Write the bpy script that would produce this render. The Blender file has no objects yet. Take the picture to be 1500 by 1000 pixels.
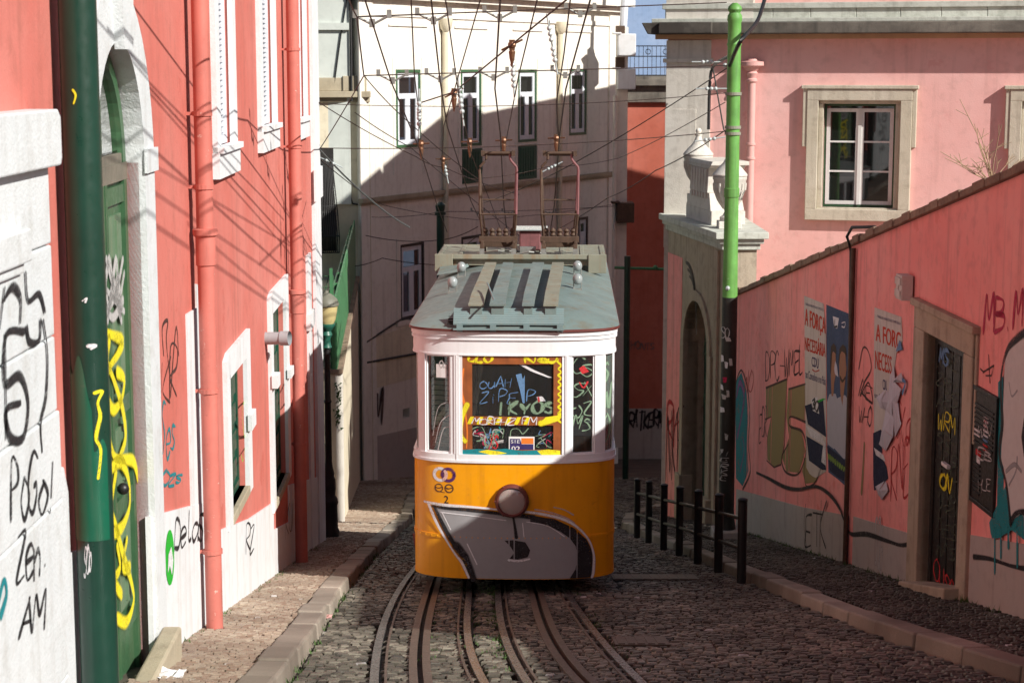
import bpy, math, random
import numpy as np
from mathutils import Vector, Matrix
random.seed(7); rng = np.random.default_rng(5)
sc = bpy.context.scene
col = sc.collection
# ------------------------------------------------------------------ camera, sky, sun
F = 2700.0; TH = math.atan(400/2700); ST, CT = math.sin(TH), math.cos(TH); H = 1.95
cd = bpy.data.cameras.new('camera'); cam = bpy.data.objects.new('camera', cd); col.objects.link(cam)
cam.location = (0, 0, H); cam.rotation_euler = (math.pi/2-TH, 0, 0)
cd.sensor_width = 36; cd.lens = 36*F/1500; cd.clip_end = 600; cd.clip_start = .1
cd.dof.use_dof = True; cd.dof.focus_distance = 21.6; cd.dof.aperture_fstop = 5.0
sc.camera = cam
SUN = Vector((1, -.8, .84)).normalized()
ld = bpy.data.lights.new('sun', 'SUN'); ld.energy = 5.0; ld.angle = math.radians(.5); ld.color = (1, .955, .885)
lo = bpy.data.objects.new('sun', ld); col.objects.link(lo); lo.rotation_euler = SUN.to_track_quat('Z', 'Y').to_euler()
w = bpy.data.worlds.new('World'); sc.world = w; w.use_nodes = True
nt = w.node_tree; bg = nt.nodes['Background']; sky = nt.nodes.new('ShaderNodeTexSky'); sky.sky_type = 'NISHITA'
sky.sun_disc = False; sky.sun_elevation = math.asin(SUN.z); sky.sun_rotation = math.atan2(SUN.x, SUN.y)
nt.links.new(sky.outputs[0], bg.inputs[0]); bg.inputs[1].default_value = .05
sc.view_settings.view_transform = 'Standard'; sc.view_settings.look = 'None'; sc.view_settings.exposure = .38; sc.view_settings.gamma = 1

# ------------------------------------------------------------------ geometry helpers
def ray(px, py):
    u = (px-750)/F; v = (500-py)/F
    return Vector((u, v*ST+CT, v*CT-ST))
def onY(px, py, Y):
    d = ray(px, py); t = Y/d.y; return Vector((d.x*t, Y, H+d.z*t))
def onG(px, py, off=0):
    d = ray(px, py); t = (H-off)/(-d.z-.2*d.y); return Vector((d.x*t, d.y*t, H+d.z*t))
def gz(Y):
    return -.2*Y if Y < 40 else -8-.17*(Y-40)
def interp(pts, y):
    ys = [p[1] for p in pts]; xs = [p[0] for p in pts]
    return float(np.interp(y, ys, xs))

class Surf:
    'vertical plane through plan points a, b; u runs a to b, d is outward'
    def __init__(s, a, b, side):
        s.a = Vector((a[0], a[1], 0)); t = Vector((b[0]-a[0], b[1]-a[1], 0)); s.len = t.length; s.t = t.normalized()
        s.n = Vector((s.t.y, -s.t.x, 0))*side
    def uv(s, px, py, d=0):
        r = ray(px, py); k = (s.a+s.n*d).dot(s.n)/r.dot(s.n); p = r*k
        return ((p-s.a).dot(s.t), H+p.z)
    def pt(s, u, v, d=0):
        p = s.a+s.t*u+s.n*d; return Vector((p.x, p.y, v))
    def uY(s, Y): return (Y-s.a.y)/s.t.y
    def u(s, px, py=500): return s.uv(px, py)[0]

ORI = {}
SPLIT = {'plinth', 'moulding', 'bracket', 'corner_strip', 'bolt', 'cable', 'arch_trim', 'upright', 'insulator', 'roof_cable', 'control_lever', 'bench', 'rust_band', 'cover_foot', 'hinge', 'clamp', 'seam', 'pilaster', 'post', 'torn_patch', 'vent', 'string_course', 'wall_part', 'carving', 'bulkhead', 'curtain'}
def link(o, parent=None):
    col.objects.link(o)
    if parent: o.parent = parent
    return o
def thing(name, label, cat, loc=(0, 0, 0), rz=0, group=None):
    o = bpy.data.objects.new(name, None); o.location = loc; o.rotation_euler = (0, 0, rz); link(o)
    o.empty_display_size = .2
    o['label'] = label; o['category'] = cat
    if group: o['group'] = group
    ORI[o.name] = Vector(loc)
    return o
def tag(o, label, cat, group=None):
    o['label'] = label; o['category'] = cat
    if group: o['group'] = group
    return o
class MB:
    def __init__(s): s.v = []; s.f = []; s.al = {}
    def quad(s, a, b, c, d): i = len(s.v); s.v += [Vector(a), Vector(b), Vector(c), Vector(d)]; s.f.append((i, i+1, i+2, i+3)); return s
    def poly(s, pts): i = len(s.v); s.v += [Vector(p) for p in pts]; s.f.append(tuple(range(i, i+len(pts)))); return s
    def hexa(s, p):
        i = len(s.v); s.v += [Vector(q) for q in p]
        s.f += [tuple(i+k for k in q) for q in ((0, 3, 2, 1), (4, 5, 6, 7), (0, 1, 5, 4), (1, 2, 6, 5), (2, 3, 7, 6), (3, 0, 4, 7))]; return s
    def box(s, x0, x1, y0, y1, z0, z1):
        return s.hexa([(x0, y0, z0), (x1, y0, z0), (x1, y1, z0), (x0, y1, z0), (x0, y0, z1), (x1, y0, z1), (x1, y1, z1), (x0, y1, z1)])
    def sbox(s, S, u0, u1, v0, v1, d0, d1):
        return s.hexa([S.pt(u0, v0, d1), S.pt(u1, v0, d1), S.pt(u1, v0, d0), S.pt(u0, v0, d0), S.pt(u0, v1, d1), S.pt(u1, v1, d1), S.pt(u1, v1, d0), S.pt(u0, v1, d0)])
    def sslab(s, S, pts, d0, d1):
        'extruded polygon on a surface; pts = (u, v)'
        n = len(pts); i = len(s.v); s.v += [S.pt(u, v, d1) for u, v in pts]+[S.pt(u, v, d0) for u, v in pts]
        s.f.append(tuple(range(i, i+n))); s.f.append(tuple(range(i+2*n-1, i+n-1, -1)))
        for k in range(n): j = (k+1) % n; s.f.append((i+k, i+n+k, i+n+j, i+j))
        return s
    def prism(s, pts, h0, h1):
        'plan polygon pts (x, y) between heights'
        n = len(pts); i = len(s.v)
        s.v += [Vector((p[0], p[1], h0)) for p in pts]+[Vector((p[0], p[1], h1)) for p in pts]
        s.f.append(tuple(range(i+n-1, i-1, -1))); s.f.append(tuple(range(i+n, i+2*n)))
        for k in range(n): j = (k+1) % n; s.f.append((i+k, i+j, i+n+j, i+n+k))
        return s
    def tube(s, path, r, n=8, cap=True):
        path = [Vector(p) for p in path]; m = len(path); i0 = len(s.v)
        rs = r if isinstance(r, (list, tuple)) else [r]*m
        for k, p in enumerate(path):
            d = (path[min(k+1, m-1)]-path[max(k-1, 0)]).normalized()
            ref = Vector((0, 0, 1)) if abs(d.z) < .9 else Vector((1, 0, 0))
            e1 = d.cross(ref).normalized(); e2 = d.cross(e1).normalized()
            for j in range(n):
                a = 2*math.pi*j/n; s.v.append(p+(e1*math.cos(a)+e2*math.sin(a))*rs[k])
        for k in range(m-1):
            for j in range(n):
                q = (j+1) % n; s.f.append((i0+k*n+j, i0+k*n+q, i0+(k+1)*n+q, i0+(k+1)*n+j))
        if cap: s.f.append(tuple(i0+j for j in range(n-1, -1, -1))); s.f.append(tuple(i0+(m-1)*n+j for j in range(n)))
        return s
    def lathe(s, c, prof, n=20, sx=1):
        c = Vector(c); i0 = len(s.v); m = len(prof)
        for r, z in prof:
            for j in range(n):
                a = 2*math.pi*j/n; s.v.append(c+Vector((r*math.cos(a)*sx, r*math.sin(a), z)))
        for k in range(m-1):
            for j in range(n):
                q = (j+1) % n; s.f.append((i0+k*n+j, i0+k*n+q, i0+(k+1)*n+q, i0+(k+1)*n+j))
        s.f.append(tuple(i0+j for j in range(n-1, -1, -1))); s.f.append(tuple(i0+(m-1)*n+j for j in range(n)))
        return s
    def ball(s, c, r, n=12, m=8, sc3=(1, 1, 1)):
        c = Vector(c); i0 = len(s.v)
        for k in range(m+1):
            t = math.pi*k/m
            for j in range(n):
                a = 2*math.pi*j/n
                s.v.append(c+Vector((r*sc3[0]*math.sin(t)*math.cos(a), r*sc3[1]*math.sin(t)*math.sin(a), r*sc3[2]*math.cos(t))))
        for k in range(m):
            for j in range(n):
                q = (j+1) % n; s.f.append((i0+k*n+j, i0+(k+1)*n+j, i0+(k+1)*n+q, i0+k*n+q))
        return s
    def pieces(s, gap=.03):
        'groups of faces that lie apart from each other'
        par = list(range(len(s.v)))
        def find(a):
            while par[a] != a: par[a] = par[par[a]]; a = par[a]
            return a
        for f in s.f:
            for q in f[1:]: par[find(q)] = find(f[0])
        gr_ = {}
        for f in s.f: gr_.setdefault(find(f[0]), []).append(f)
        G_ = []
        for fs in gr_.values():
            vs = {q for f in fs for q in f}; lo_ = [min(s.v[q][k] for q in vs)-gap for k in range(3)]; hi_ = [max(s.v[q][k] for q in vs)+gap for k in range(3)]; G_.append([fs, lo_, hi_])
        ch_ = True
        while ch_:
            ch_ = False
            for i in range(len(G_)):
                for j in range(i+1, len(G_)):
                    if all(G_[i][1][k] <= G_[j][2][k] and G_[j][1][k] <= G_[i][2][k] for k in range(3)):
                        G_[i] = [G_[i][0]+G_[j][0], [min(a, b) for a, b in zip(G_[i][1], G_[j][1])], [max(a, b) for a, b in zip(G_[i][2], G_[j][2])]]; del G_[j]; ch_ = True; break
                if ch_: break
        return [x[0] for x in G_]
    def build(s, name, mat, parent=None, local=False, smooth=False, bevel=0, label=None):
        if parent is not None and name in SPLIT:
            P_ = s.pieces()
            if len(P_) > 1:
                o = None
                for fs in P_:
                    ids = sorted({q for f in fs for q in f}); mp = {q: i for i, q in enumerate(ids)}
                    b = MB(); b.v = [s.v[q] for q in ids]; b.f = [tuple(mp[q] for q in f) for f in fs]; o = b._build(name, mat, parent, local, smooth, bevel, label)
                return o
        return s._build(name, mat, parent, local, smooth, bevel, label)
    def _build(s, name, mat, parent=None, local=False, smooth=False, bevel=0, label=None):
        me = bpy.data.meshes.new(name)
        off = Vector((0, 0, 0))
        if parent is not None and not local:
            off = ORI.get(parent.name, Vector((0, 0, 0)))
        me.from_pydata([tuple(v-off) for v in s.v], [], s.f); me.materials.append(mat); me.update()
        if mat.name.startswith('spray_'):
            at = me.attributes.new('cover', 'FLOAT', 'POINT'); at.data.foreach_set('value', [s.al.get(i, 1.0) for i in range(len(s.v))])
        o = bpy.data.objects.new(name, me); link(o, parent); ORI[o.name] = off
        if smooth:
            me.polygons.foreach_set('use_smooth', [True]*len(me.polygons))
            md = o.modifiers.new('split', 'EDGE_SPLIT'); md.split_angle = math.radians(38)
        if bevel:
            md = o.modifiers.new('bevel', 'BEVEL'); md.width = bevel; md.segments = 2; md.limit_method = 'ANGLE'; md.angle_limit = .6
        if label: o['label'] = label
        return o

# ------------------------------------------------------------------ materials
def nodes(m):
    m.use_nodes = True; t = m.node_tree; return t, t.nodes, t.links, t.nodes['Principled BSDF']
def N(ns, typ, **kw):
    n = ns.new(typ)
    for k, v in kw.items():
        if k.startswith('i_'):
            n.inputs[int(k[2:])].default_value = v
        else: setattr(n, k, v)
    return n
def mixc(ns, ls, fac, a, b, blend='MIX'):
    n = ns.new('ShaderNodeMix'); n.data_type = 'RGBA'; n.blend_type = blend
    for sock, val in ((n.inputs[0], fac), (n.inputs[6], a), (n.inputs[7], b)):
        if hasattr(val, 'links'): ls.new(val, sock)
        elif isinstance(val, (int, float)): sock.default_value = val
        else: sock.default_value = (*val, 1)
    return n.outputs[2]
def ramp(ns, ls, src, p0, p1, c0=0, c1=1):
    r = ns.new('ShaderNodeMapRange'); ls.new(src, r.inputs[0]); r.inputs[1].default_value = p0; r.inputs[2].default_value = p1
    r.inputs[3].default_value = c0; r.inputs[4].default_value = c1; return r.outputs[0]
def noise(ns, ls, vec, scale, detail=5, rough=.55):
    n = ns.new('ShaderNodeTexNoise'); n.inputs['Scale'].default_value = scale; n.inputs['Detail'].default_value = detail; n.inputs['Roughness'].default_value = rough
    ls.new(vec, n.inputs['Vector']); return n.outputs[0]
def mapping(ns, ls, vec, sc3):
    m = ns.new('ShaderNodeMapping'); m.inputs['Scale'].default_value = sc3; ls.new(vec, m.inputs[0]); return m.outputs[0]
def bump(ns, ls, P, h, strength, dist):
    b = ns.new('ShaderNodeBump'); b.inputs['Strength'].default_value = strength; b.inputs['Distance'].default_value = dist
    ls.new(h, b.inputs['Height']); ls.new(b.outputs[0], P.inputs['Normal'])
def plaster(name, c, dirt=(.25, .2, .17), amt=.35, fade=None, rough=.85, streak=.3, bumpd=.006, patch=None, mscale=1.0):
    m = bpy.data.materials.new(name); t, ns, ls, P = nodes(m)
    v = ns.new('ShaderNodeTexCoord').outputs['Object']
    n1 = noise(ns, ls, v, .55*mscale, 7, .62); n2 = noise(ns, ls, v, 5*mscale, 6, .6); n3 = noise(ns, ls, mapping(ns, ls, v, (5, 5, .35)), 1.0, 5, .6)
    fade = fade or tuple(min(1, x*1.12+.03) for x in c)
    cc = mixc(ns, ls, ramp(ns, ls, n1, .38, .66), c, fade)
    cc = mixc(ns, ls, ramp(ns, ls, n2, .5, .78, 0, amt), cc, dirt)
    cc = mixc(ns, ls, ramp(ns, ls, n3, .53, .72, 0, streak), cc, dirt)
    if patch:
        n4 = noise(ns, ls, v, 1.7*mscale, 9, .7); cc = mixc(ns, ls, ramp(ns, ls, n4, .62, .64, 0, .85), cc, patch)
    ls.new(cc, P.inputs['Base Color']); P.inputs['Roughness'].default_value = rough
    P.inputs['Specular IOR Level'].default_value = .25
    h = noise(ns, ls, v, 38, 4, .6); n5 = noise(ns, ls, v, 3, 4)
    ad = ns.new('ShaderNodeMath'); ad.operation = 'ADD'; ls.new(h, ad.inputs[0]); ls.new(n5, ad.inputs[1])
    bump(ns, ls, P, ad.outputs[0], .6, bumpd)
    return m
def paint(name, c, rough=.4, var=.12, dirt=(.12, .1, .08), amt=.25, scale=3, metal=0, spec=.5, bumpd=.001, chips=None):
    m = bpy.data.materials.new(name); t, ns, ls, P = nodes(m)
    v = ns.new('ShaderNodeTexCoord').outputs['Object']
    n1 = noise(ns, ls, v, scale, 6, .6); n2 = noise(ns, ls, v, scale*7, 5, .65); n3 = noise(ns, ls, mapping(ns, ls, v, (6, 6, .5)), scale*.6, 5)
    cc = mixc(ns, ls, ramp(ns, ls, n1, .35, .7), c, tuple(x*(1-var) for x in c))
    cc = mixc(ns, ls, ramp(ns, ls, n3, .52, .75, 0, amt), cc, dirt)
    cc = mixc(ns, ls, ramp(ns, ls, n2, .62, .74, 0, amt), cc, dirt)
    if chips:
        n4 = noise(ns, ls, v, scale*4, 9, .75); cc = mixc(ns, ls, ramp(ns, ls, n4, .63, .65), cc, chips)
    ls.new(cc, P.inputs['Base Color']); ls.new(ramp(ns, ls, n2, .3, .7, rough*.8, min(1, rough*1.35)), P.inputs['Roughness'])
    P.inputs['Metallic'].default_value = metal; P.inputs['Specular IOR Level'].default_value = spec
    bump(ns, ls, P, n2, .3, bumpd)
    return m
def flat(name, c, rough=.7, amt=.3, solid=False):
    'spray or printed colour with a little unevenness'
    m = bpy.data.materials.new(name); t, ns, ls, P = nodes(m)
    v = ns.new('ShaderNodeTexCoord').outputs['Object']; n = noise(ns, ls, v, 9, 6, .7)
    cc = mixc(ns, ls, ramp(ns, ls, n, .4, .75, 0, amt), c, tuple(x*.55+.06 for x in c))
    ls.new(cc, P.inputs['Base Color']); P.inputs['Roughness'].default_value = rough; P.inputs['Specular IOR Level'].default_value = .2
    n2 = noise(ns, ls, v, 55, 5, .75); n3 = noise(ns, ls, v, 4, 4, .6)
    ad = ns.new('ShaderNodeMath'); ad.operation = 'MULTIPLY_ADD'; ls.new(n3, ad.inputs[0]); ad.inputs[1].default_value = .5; ls.new(n2, ad.inputs[2])
    at = ns.new('ShaderNodeAttribute'); at.attribute_name = 'cover'; mu = ns.new('ShaderNodeMath'); mu.operation = 'MULTIPLY'; ls.new(at.outputs['Fac'], mu.inputs[0])
    if solid: mu.inputs[1].default_value = 1
    else: ls.new(ramp(ns, ls, ad.outputs[0], .58, .72, .4, 1), mu.inputs[1])
    ls.new(mu.outputs[0], P.inputs['Alpha'])
    return m
def stone_mat(name, cols, rough=.75):
    m = bpy.data.materials.new(name); t, ns, ls, P = nodes(m)
    g = ns.new('ShaderNodeNewGeometry'); v = ns.new('ShaderNodeTexCoord').outputs['Object']
    r = ns.new('ShaderNodeValToRGB'); ls.new(g.outputs['Random Per Island'], r.inputs[0])
    e = r.color_ramp.elements
    for k, c in enumerate(cols):
        p = k/(len(cols)-1)
        el = e[0] if k == 0 else (e[1] if k == len(cols)-1 else e.new(p))
        el.position = p; el.color = (*c, 1)
    n1 = noise(ns, ls, v, .6, 5); n2 = noise(ns, ls, v, 60, 4, .7)
    n4 = noise(ns, ls, v, 2.6, 6, .65)
    c0 = mixc(ns, ls, ramp(ns, ls, n4, .55, .72, 0, .5), r.outputs[0], tuple(x*1.1 for x in cols[-1]))
    cc = mixc(ns, ls, ramp(ns, ls, n1, .38, .66, 0, .7), c0, tuple(x*.55 for x in cols[0]))
    cc = mixc(ns, ls, ramp(ns, ls, n2, .3, .75, 0, .4), cc, tuple(x*.5 for x in cols[0]))
    ls.new(cc, P.inputs['Base Color']); P.inputs['Roughness'].default_value = rough; P.inputs['Specular IOR Level'].default_value = .35
    bump(ns, ls, P, n2, .5, .004)
    return m
def glass_mat(name, tint=(.9, .95, .95), refl=.0, rough=.02, ior=1.5, opac=0, oc=(.02, .02, .02)):
    m = bpy.data.materials.new(name); m.use_nodes = True; t = m.node_tree; ns, ls = t.nodes, t.links; ns.clear()
    out = ns.new('ShaderNodeOutputMaterial'); tr = ns.new('ShaderNodeBsdfTransparent'); tr.inputs[0].default_value = (*tint, 1)
    gl = ns.new('ShaderNodeBsdfGlossy'); gl.inputs['Roughness'].default_value = rough
    df = ns.new('ShaderNodeBsdfDiffuse'); df.inputs[0].default_value = (*oc, 1)
    fr = ns.new('ShaderNodeFresnel'); fr.inputs[0].default_value = ior
    ad = ns.new('ShaderNodeMath'); ad.operation = 'ADD'; ls.new(fr.outputs[0], ad.inputs[0]); ad.inputs[1].default_value = refl
    m0 = ns.new('ShaderNodeMixShader'); m0.inputs[0].default_value = opac; ls.new(tr.outputs[0], m0.inputs[1]); ls.new(df.outputs[0], m0.inputs[2])
    mx = ns.new('ShaderNodeMixShader'); ls.new(ad.outputs[0], mx.inputs[0]); ls.new(m0.outputs[0], mx.inputs[1]); ls.new(gl.outputs[0], mx.inputs[2])
    ls.new(mx.outputs[0], out.inputs[0]); return m

MT = dict(
 red=plaster('red_plaster', (.55, .150, .118), (.34, .12, .09), .45, (.60, .205, .17), streak=.4, patch=(.50, .13, .10)),
 pinkwall=plaster('salmon_plaster', (.90, .31, .285), (.44, .18, .16), .4, (.92, .40, .37), streak=.45, patch=(.82, .26, .235)),
 pinkhouse=plaster('pink_plaster', (.76, .42, .39), (.46, .26, .23), .4, (.80, .49, .46), streak=.35, patch=(.73, .38, .355)),
 farred=plaster('brick_red_plaster', (.42, .115, .075), (.2, .07, .055), .3),
 cream=plaster('cream_plaster', (.76, .72, .64), (.44, .40, .34), .35, (.80, .77, .70), streak=.4),
 beige=plaster('beige_plaster', (.64, .58, .44), (.33, .28, .2), .35, streak=.4),
 greygreen=plaster('grey_green_plaster', (.56, .60, .56), (.3, .32, .3), .25),
 blue=plaster('pale_blue_plaster', (.25, .36, .56), (.17, .25, .40), .5, (.33, .43, .62), mscale=.8),
 white=plaster('whitewash', (.66, .69, .71), (.42, .38, .33), .3, (.72, .73, .74), streak=.4),
 plinth=plaster('grey_render', (.42, .39, .37), (.24, .2, .18), .35, (.46, .40, .36), streak=.45),
 limestone=plaster('limestone', (.62, .59, .53), (.25, .22, .18), .45, (.68, .65, .60), streak=.4, bumpd=.012),
 pierstone=plaster('near_limestone', (.60, .635, .65), (.36, .34, .30), .4, (.66, .69, .70), streak=.3, bumpd=.012),
 tanstone=plaster('tan_stone', (.36, .31, .22), (.17, .14, .1), .4, (.44, .39, .29), streak=.35, bumpd=.01),
 windowstone=plaster('window_stone', (.50, .45, .35), (.24, .2, .15), .5, (.58, .53, .44), streak=.5, bumpd=.012),
 gatestone=plaster('gate_stone', (.40, .33, .24), (.15, .12, .09), .5, (.47, .40, .31), streak=.5, bumpd=.012),
 darkstone=plaster('sooty_stone', (.06, .052, .045), (.03, .03, .03), .5, (.22, .2, .17), streak=.5, bumpd=.012),
 mossstone=plaster('mossy_grey_stone', (.50, .52, .46), (.16, .16, .12), .55, (.58, .60, .54), streak=.4, bumpd=.012),
 coping=plaster('coping_tile', (.22, .15, .11), (.06, .05, .04), .5, (.33, .24, .17), streak=.3, bumpd=.015, mscale=3),
 ochre=plaster('ochre_soffit', (.52, .33, .2), (.35, .22, .15), .3),
 kerb=plaster('kerb_stone', (.40, .33, .26), (.2, .15, .12), .4, (.52, .43, .36), bumpd=.012, mscale=2),
 dirt=plaster('road_dirt', (.075, .063, .05), (.03, .028, .02), .4, (.13, .11, .085), mscale=3),
 earth=plaster('garden_earth', (.11, .09, .06), (.05, .05, .03), .4),
 rooftile=plaster('roof_tile', (.4, .17, .1), (.2, .1, .07), .4),
 pipe_red=paint('salmon_pipe_paint', (.57, .165, .13), .6, .2, (.28, .1, .08), .55, chips=(.60, .36, .31)),
 pipe_pink=paint('pale_pink_pipe_paint', (.66, .36, .33), .6, .1, (.35, .2, .18), .3),
 whitepaint=paint('white_paint', (.78, .78, .77), .45, .05, (.4, .37, .32), .25),
 tramwhite=paint('tram_white_paint', (.79, .805, .82), .32, .04, (.45, .40, .36), .16, spec=.5),
 orange=paint('tram_orange_paint', (.82, .34, .0), .42, .10, (.40, .14, .005), .42, spec=.5, scale=2, bumpd=.005),
 trimred=paint('maroon_trim_paint', (.13, .03, .025), .5),
 roof=paint('pale_green_roof_paint', (.175, .235, .225), .5, .25, (.16, .13, .08), .75, scale=1.6, chips=None),
 roofrust=paint('rust_stained_roof_paint', (.25, .26, .20), .55, .25, (.22, .12, .05), .85, scale=2),
 rib=paint('ribbed_cover_paint', (.17, .245, .25), .45, .15, (.2, .2, .16), .4),
 rust=paint('rusty_brown_metal', (.11, .068, .045), .6, .4, (.05, .03, .02), .6, metal=.3, scale=9),
 pinkrod=paint('faded_pink_rod', (.22, .085, .09), .6, .3, (.1, .05, .05), .5, scale=9),
 greendoor=paint('green_door_paint', (.05, .13, .06), .42, .25, (.12, .13, .07), .35, scale=3),
 greenlite=paint('faded_green_panel_paint', (.13, .22, .13), .5, .25, (.2, .2, .12), .4, scale=3),
 greenshut=paint('dark_green_shutter_paint', (.012, .075, .045), .4, .2, (.02, .04, .03), .3),
 greenpole=paint('dark_green_pole_paint', (.009, .045, .03), .33, .3, (.01, .05, .035), .5, scale=2),
 greenpatch=paint('bright_green_pole_patch', (.006, .105, .058), .35, .2),
 litepole=paint('bright_green_pole_paint', (.14, .38, .08), .5, .3, (.07, .13, .03), .6, scale=4, chips=(.25, .42, .2)),
 blackpole=paint('black_pole_paint', (.018, .018, .016), .5, .3, (.05, .045, .04), .4),
 iron=paint('black_iron', (.012, .012, .013), .45, .3, (.04, .035, .03), .3),
 greenmetal=paint('green_sheet_metal', (.07, .24, .10), .5, .25, (.05, .1, .05), .4),
 greennet=paint('green_netting', (.05, .16, .07), .8, .3),
 steel=paint('worn_rail_steel', (.34, .33, .32), .27, .3, (.10, .06, .035), .5, metal=.8, scale=5),
 railrust=paint('rusty_rail_side', (.15, .115, .09), .5, .3, (.04, .03, .02), .6, metal=.3, scale=8),
 black=paint('black_gap', (.006, .006, .006), .8),
 wire=paint('bronze_wire', (.05, .028, .022), .5, .2, metal=.5),
 steelwire=paint('grey_steel_wire', (.16, .18, .18), .5, .2, metal=.4),
 hardware=paint('grey_clamp_metal', (.30, .31, .29), .45, .3, metal=.4, scale=12),
 ceramic=paint('white_insulator', (.42, .47, .47), .25, .1),
 copper=paint('copper_clamp', (.20, .10, .055), .4, .3, metal=.6),
 lampglass=paint('yellowed_lamp_glass', (.60, .50, .24), .18, .25, (.2, .16, .06), .4),
 bulbglass=paint('grey_lamp_glass', (.30, .34, .34), .12, .15, spec=.8),
 lampcap=paint('grey_lamp_cap', (.18, .18, .14), .5, .3),
 lampgreen=paint('green_lamp_neck', (.02, .13, .09), .4, .3),
 pvc=paint('grey_plastic_pipe', (.36, .38, .40), .4, .1),
 dark=paint('dark_interior', (.014, .012, .011), .8),
 oldwood=paint('weathered_grey_wood', (.20, .18, .14), .7, .3, (.1, .08, .06), .4),
 wood=paint('varnished_wood', (.42, .16, .035), .4, .35, (.1, .04, .015), .5, scale=4),
 woodframe=paint('brown_sash_wood', (.34, .10, .025), .5, .35, (.14, .05, .02), .5, scale=5),
 blind=paint('grey_blind_slats', (.45, .43, .38), .6, .2),
 winframe=paint('white_window_paint', (.72, .72, .70), .5, .08, (.4, .36, .3), .35),
 bluewhite=paint('bluish_white_window_paint', (.66, .69, .74), .5, .08),
 paper=paint('poster_paper', (.62, .58, .53), .85, .1, (.3, .26, .22), .45, spec=.1, bumpd=.008),
 papernavy=paint('poster_navy', (.032, .038, .075), .8, .2, (.02, .02, .03), .4, spec=.1, bumpd=.008),
 paperblue=paint('poster_blue', (.075, .11, .19), .8, .2, (.05, .06, .08), .4, spec=.1, bumpd=.008),
 torn=paint('torn_white_paper', (.60, .58, .64), .9, .15, (.3, .28, .32), .4, spec=.1),
 stair=plaster('stair_stone', (.45, .40, .34), (.2, .17, .13), .4),
 foliage=paint('weed_leaf', (.055, .12, .02), .7, .4, scale=12),
 dryplant=paint('dry_stalk', (.42, .30, .18), .8, .3),
 litter=paint('litter_paper', (.75, .75, .78), .8, .1),
 lens=glass_mat('lamp_lens', (1, .9, .86), .06, .04, 1.5, .5, (.66, .54, .50)),
 glass=glass_mat('tram_glass', (.82, .86, .85), .03, .01, 1.45, .05, (.3, .33, .33)),
 cornerglass=glass_mat('mint_reflection_corner_glass', (.75, .85, .8), .10, .03, 1.5, .35, (.26, .34, .30)),  # mint colour imitates the sky reflected in the dirty corner panes
 darkglass=glass_mat('window_glass', (.25, .27, .27), .05, .02, 1.5, .35, (.03, .03, .032)),
 reflector=paint('silver_reflector', (.6, .5, .45), .2, .1, metal=.9),
)
G = {}
def spray(key, c):
    if key not in G: G[key] = flat('spray_'+key, c, solid=key in ('grey', 'gold', 'silver', 'skin', 'hair', 'shirt', 'navy', 'orange'))
    return G[key]
BLK = spray('black', (.022, .02, .022)); WHT = spray('white', (.72, .72, .74)); YEL = spray('yellow', (.78, .68, .02)); TEAL = spray('teal', (.01, .22, .25))
GRY = spray('grey', (.31, .31, .32)); REDS = spray('red', (.50, .03, .035)); GOLD = spray('gold', (.30, .235, .10)); PURP = spray('purple', (.24, .1, .26))
GRN = spray('green', (.02, .42, .03)); PINKS = spray('magenta', (.48, .02, .08)); SILV = spray('silver', (.60, .58, .56)); SOFTG = spray('mint', (.20, .30, .20))
NAVY = spray('navy', (.04, .03, .13)); ORNG = spray('orange', (.75, .2, .03)); BLUS = spray('blue', (.12, .24, .42)); LGRN = spray('lime', (.25, .42, .06)); POSR = spray('poster_red', (.58, .05, .02))
MARKG = spray('dull_grey', (.2, .13, .12)); MARK = spray('dark_brown', (.07, .035, .03)); PALE = spray('pale', (.48, .47, .46)); SKIN = spray('skin', (.34, .17, .10)); HAIR = spray('hair', (.05, .03, .02)); SHIRT = spray('shirt', (.42, .43, .48))

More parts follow.
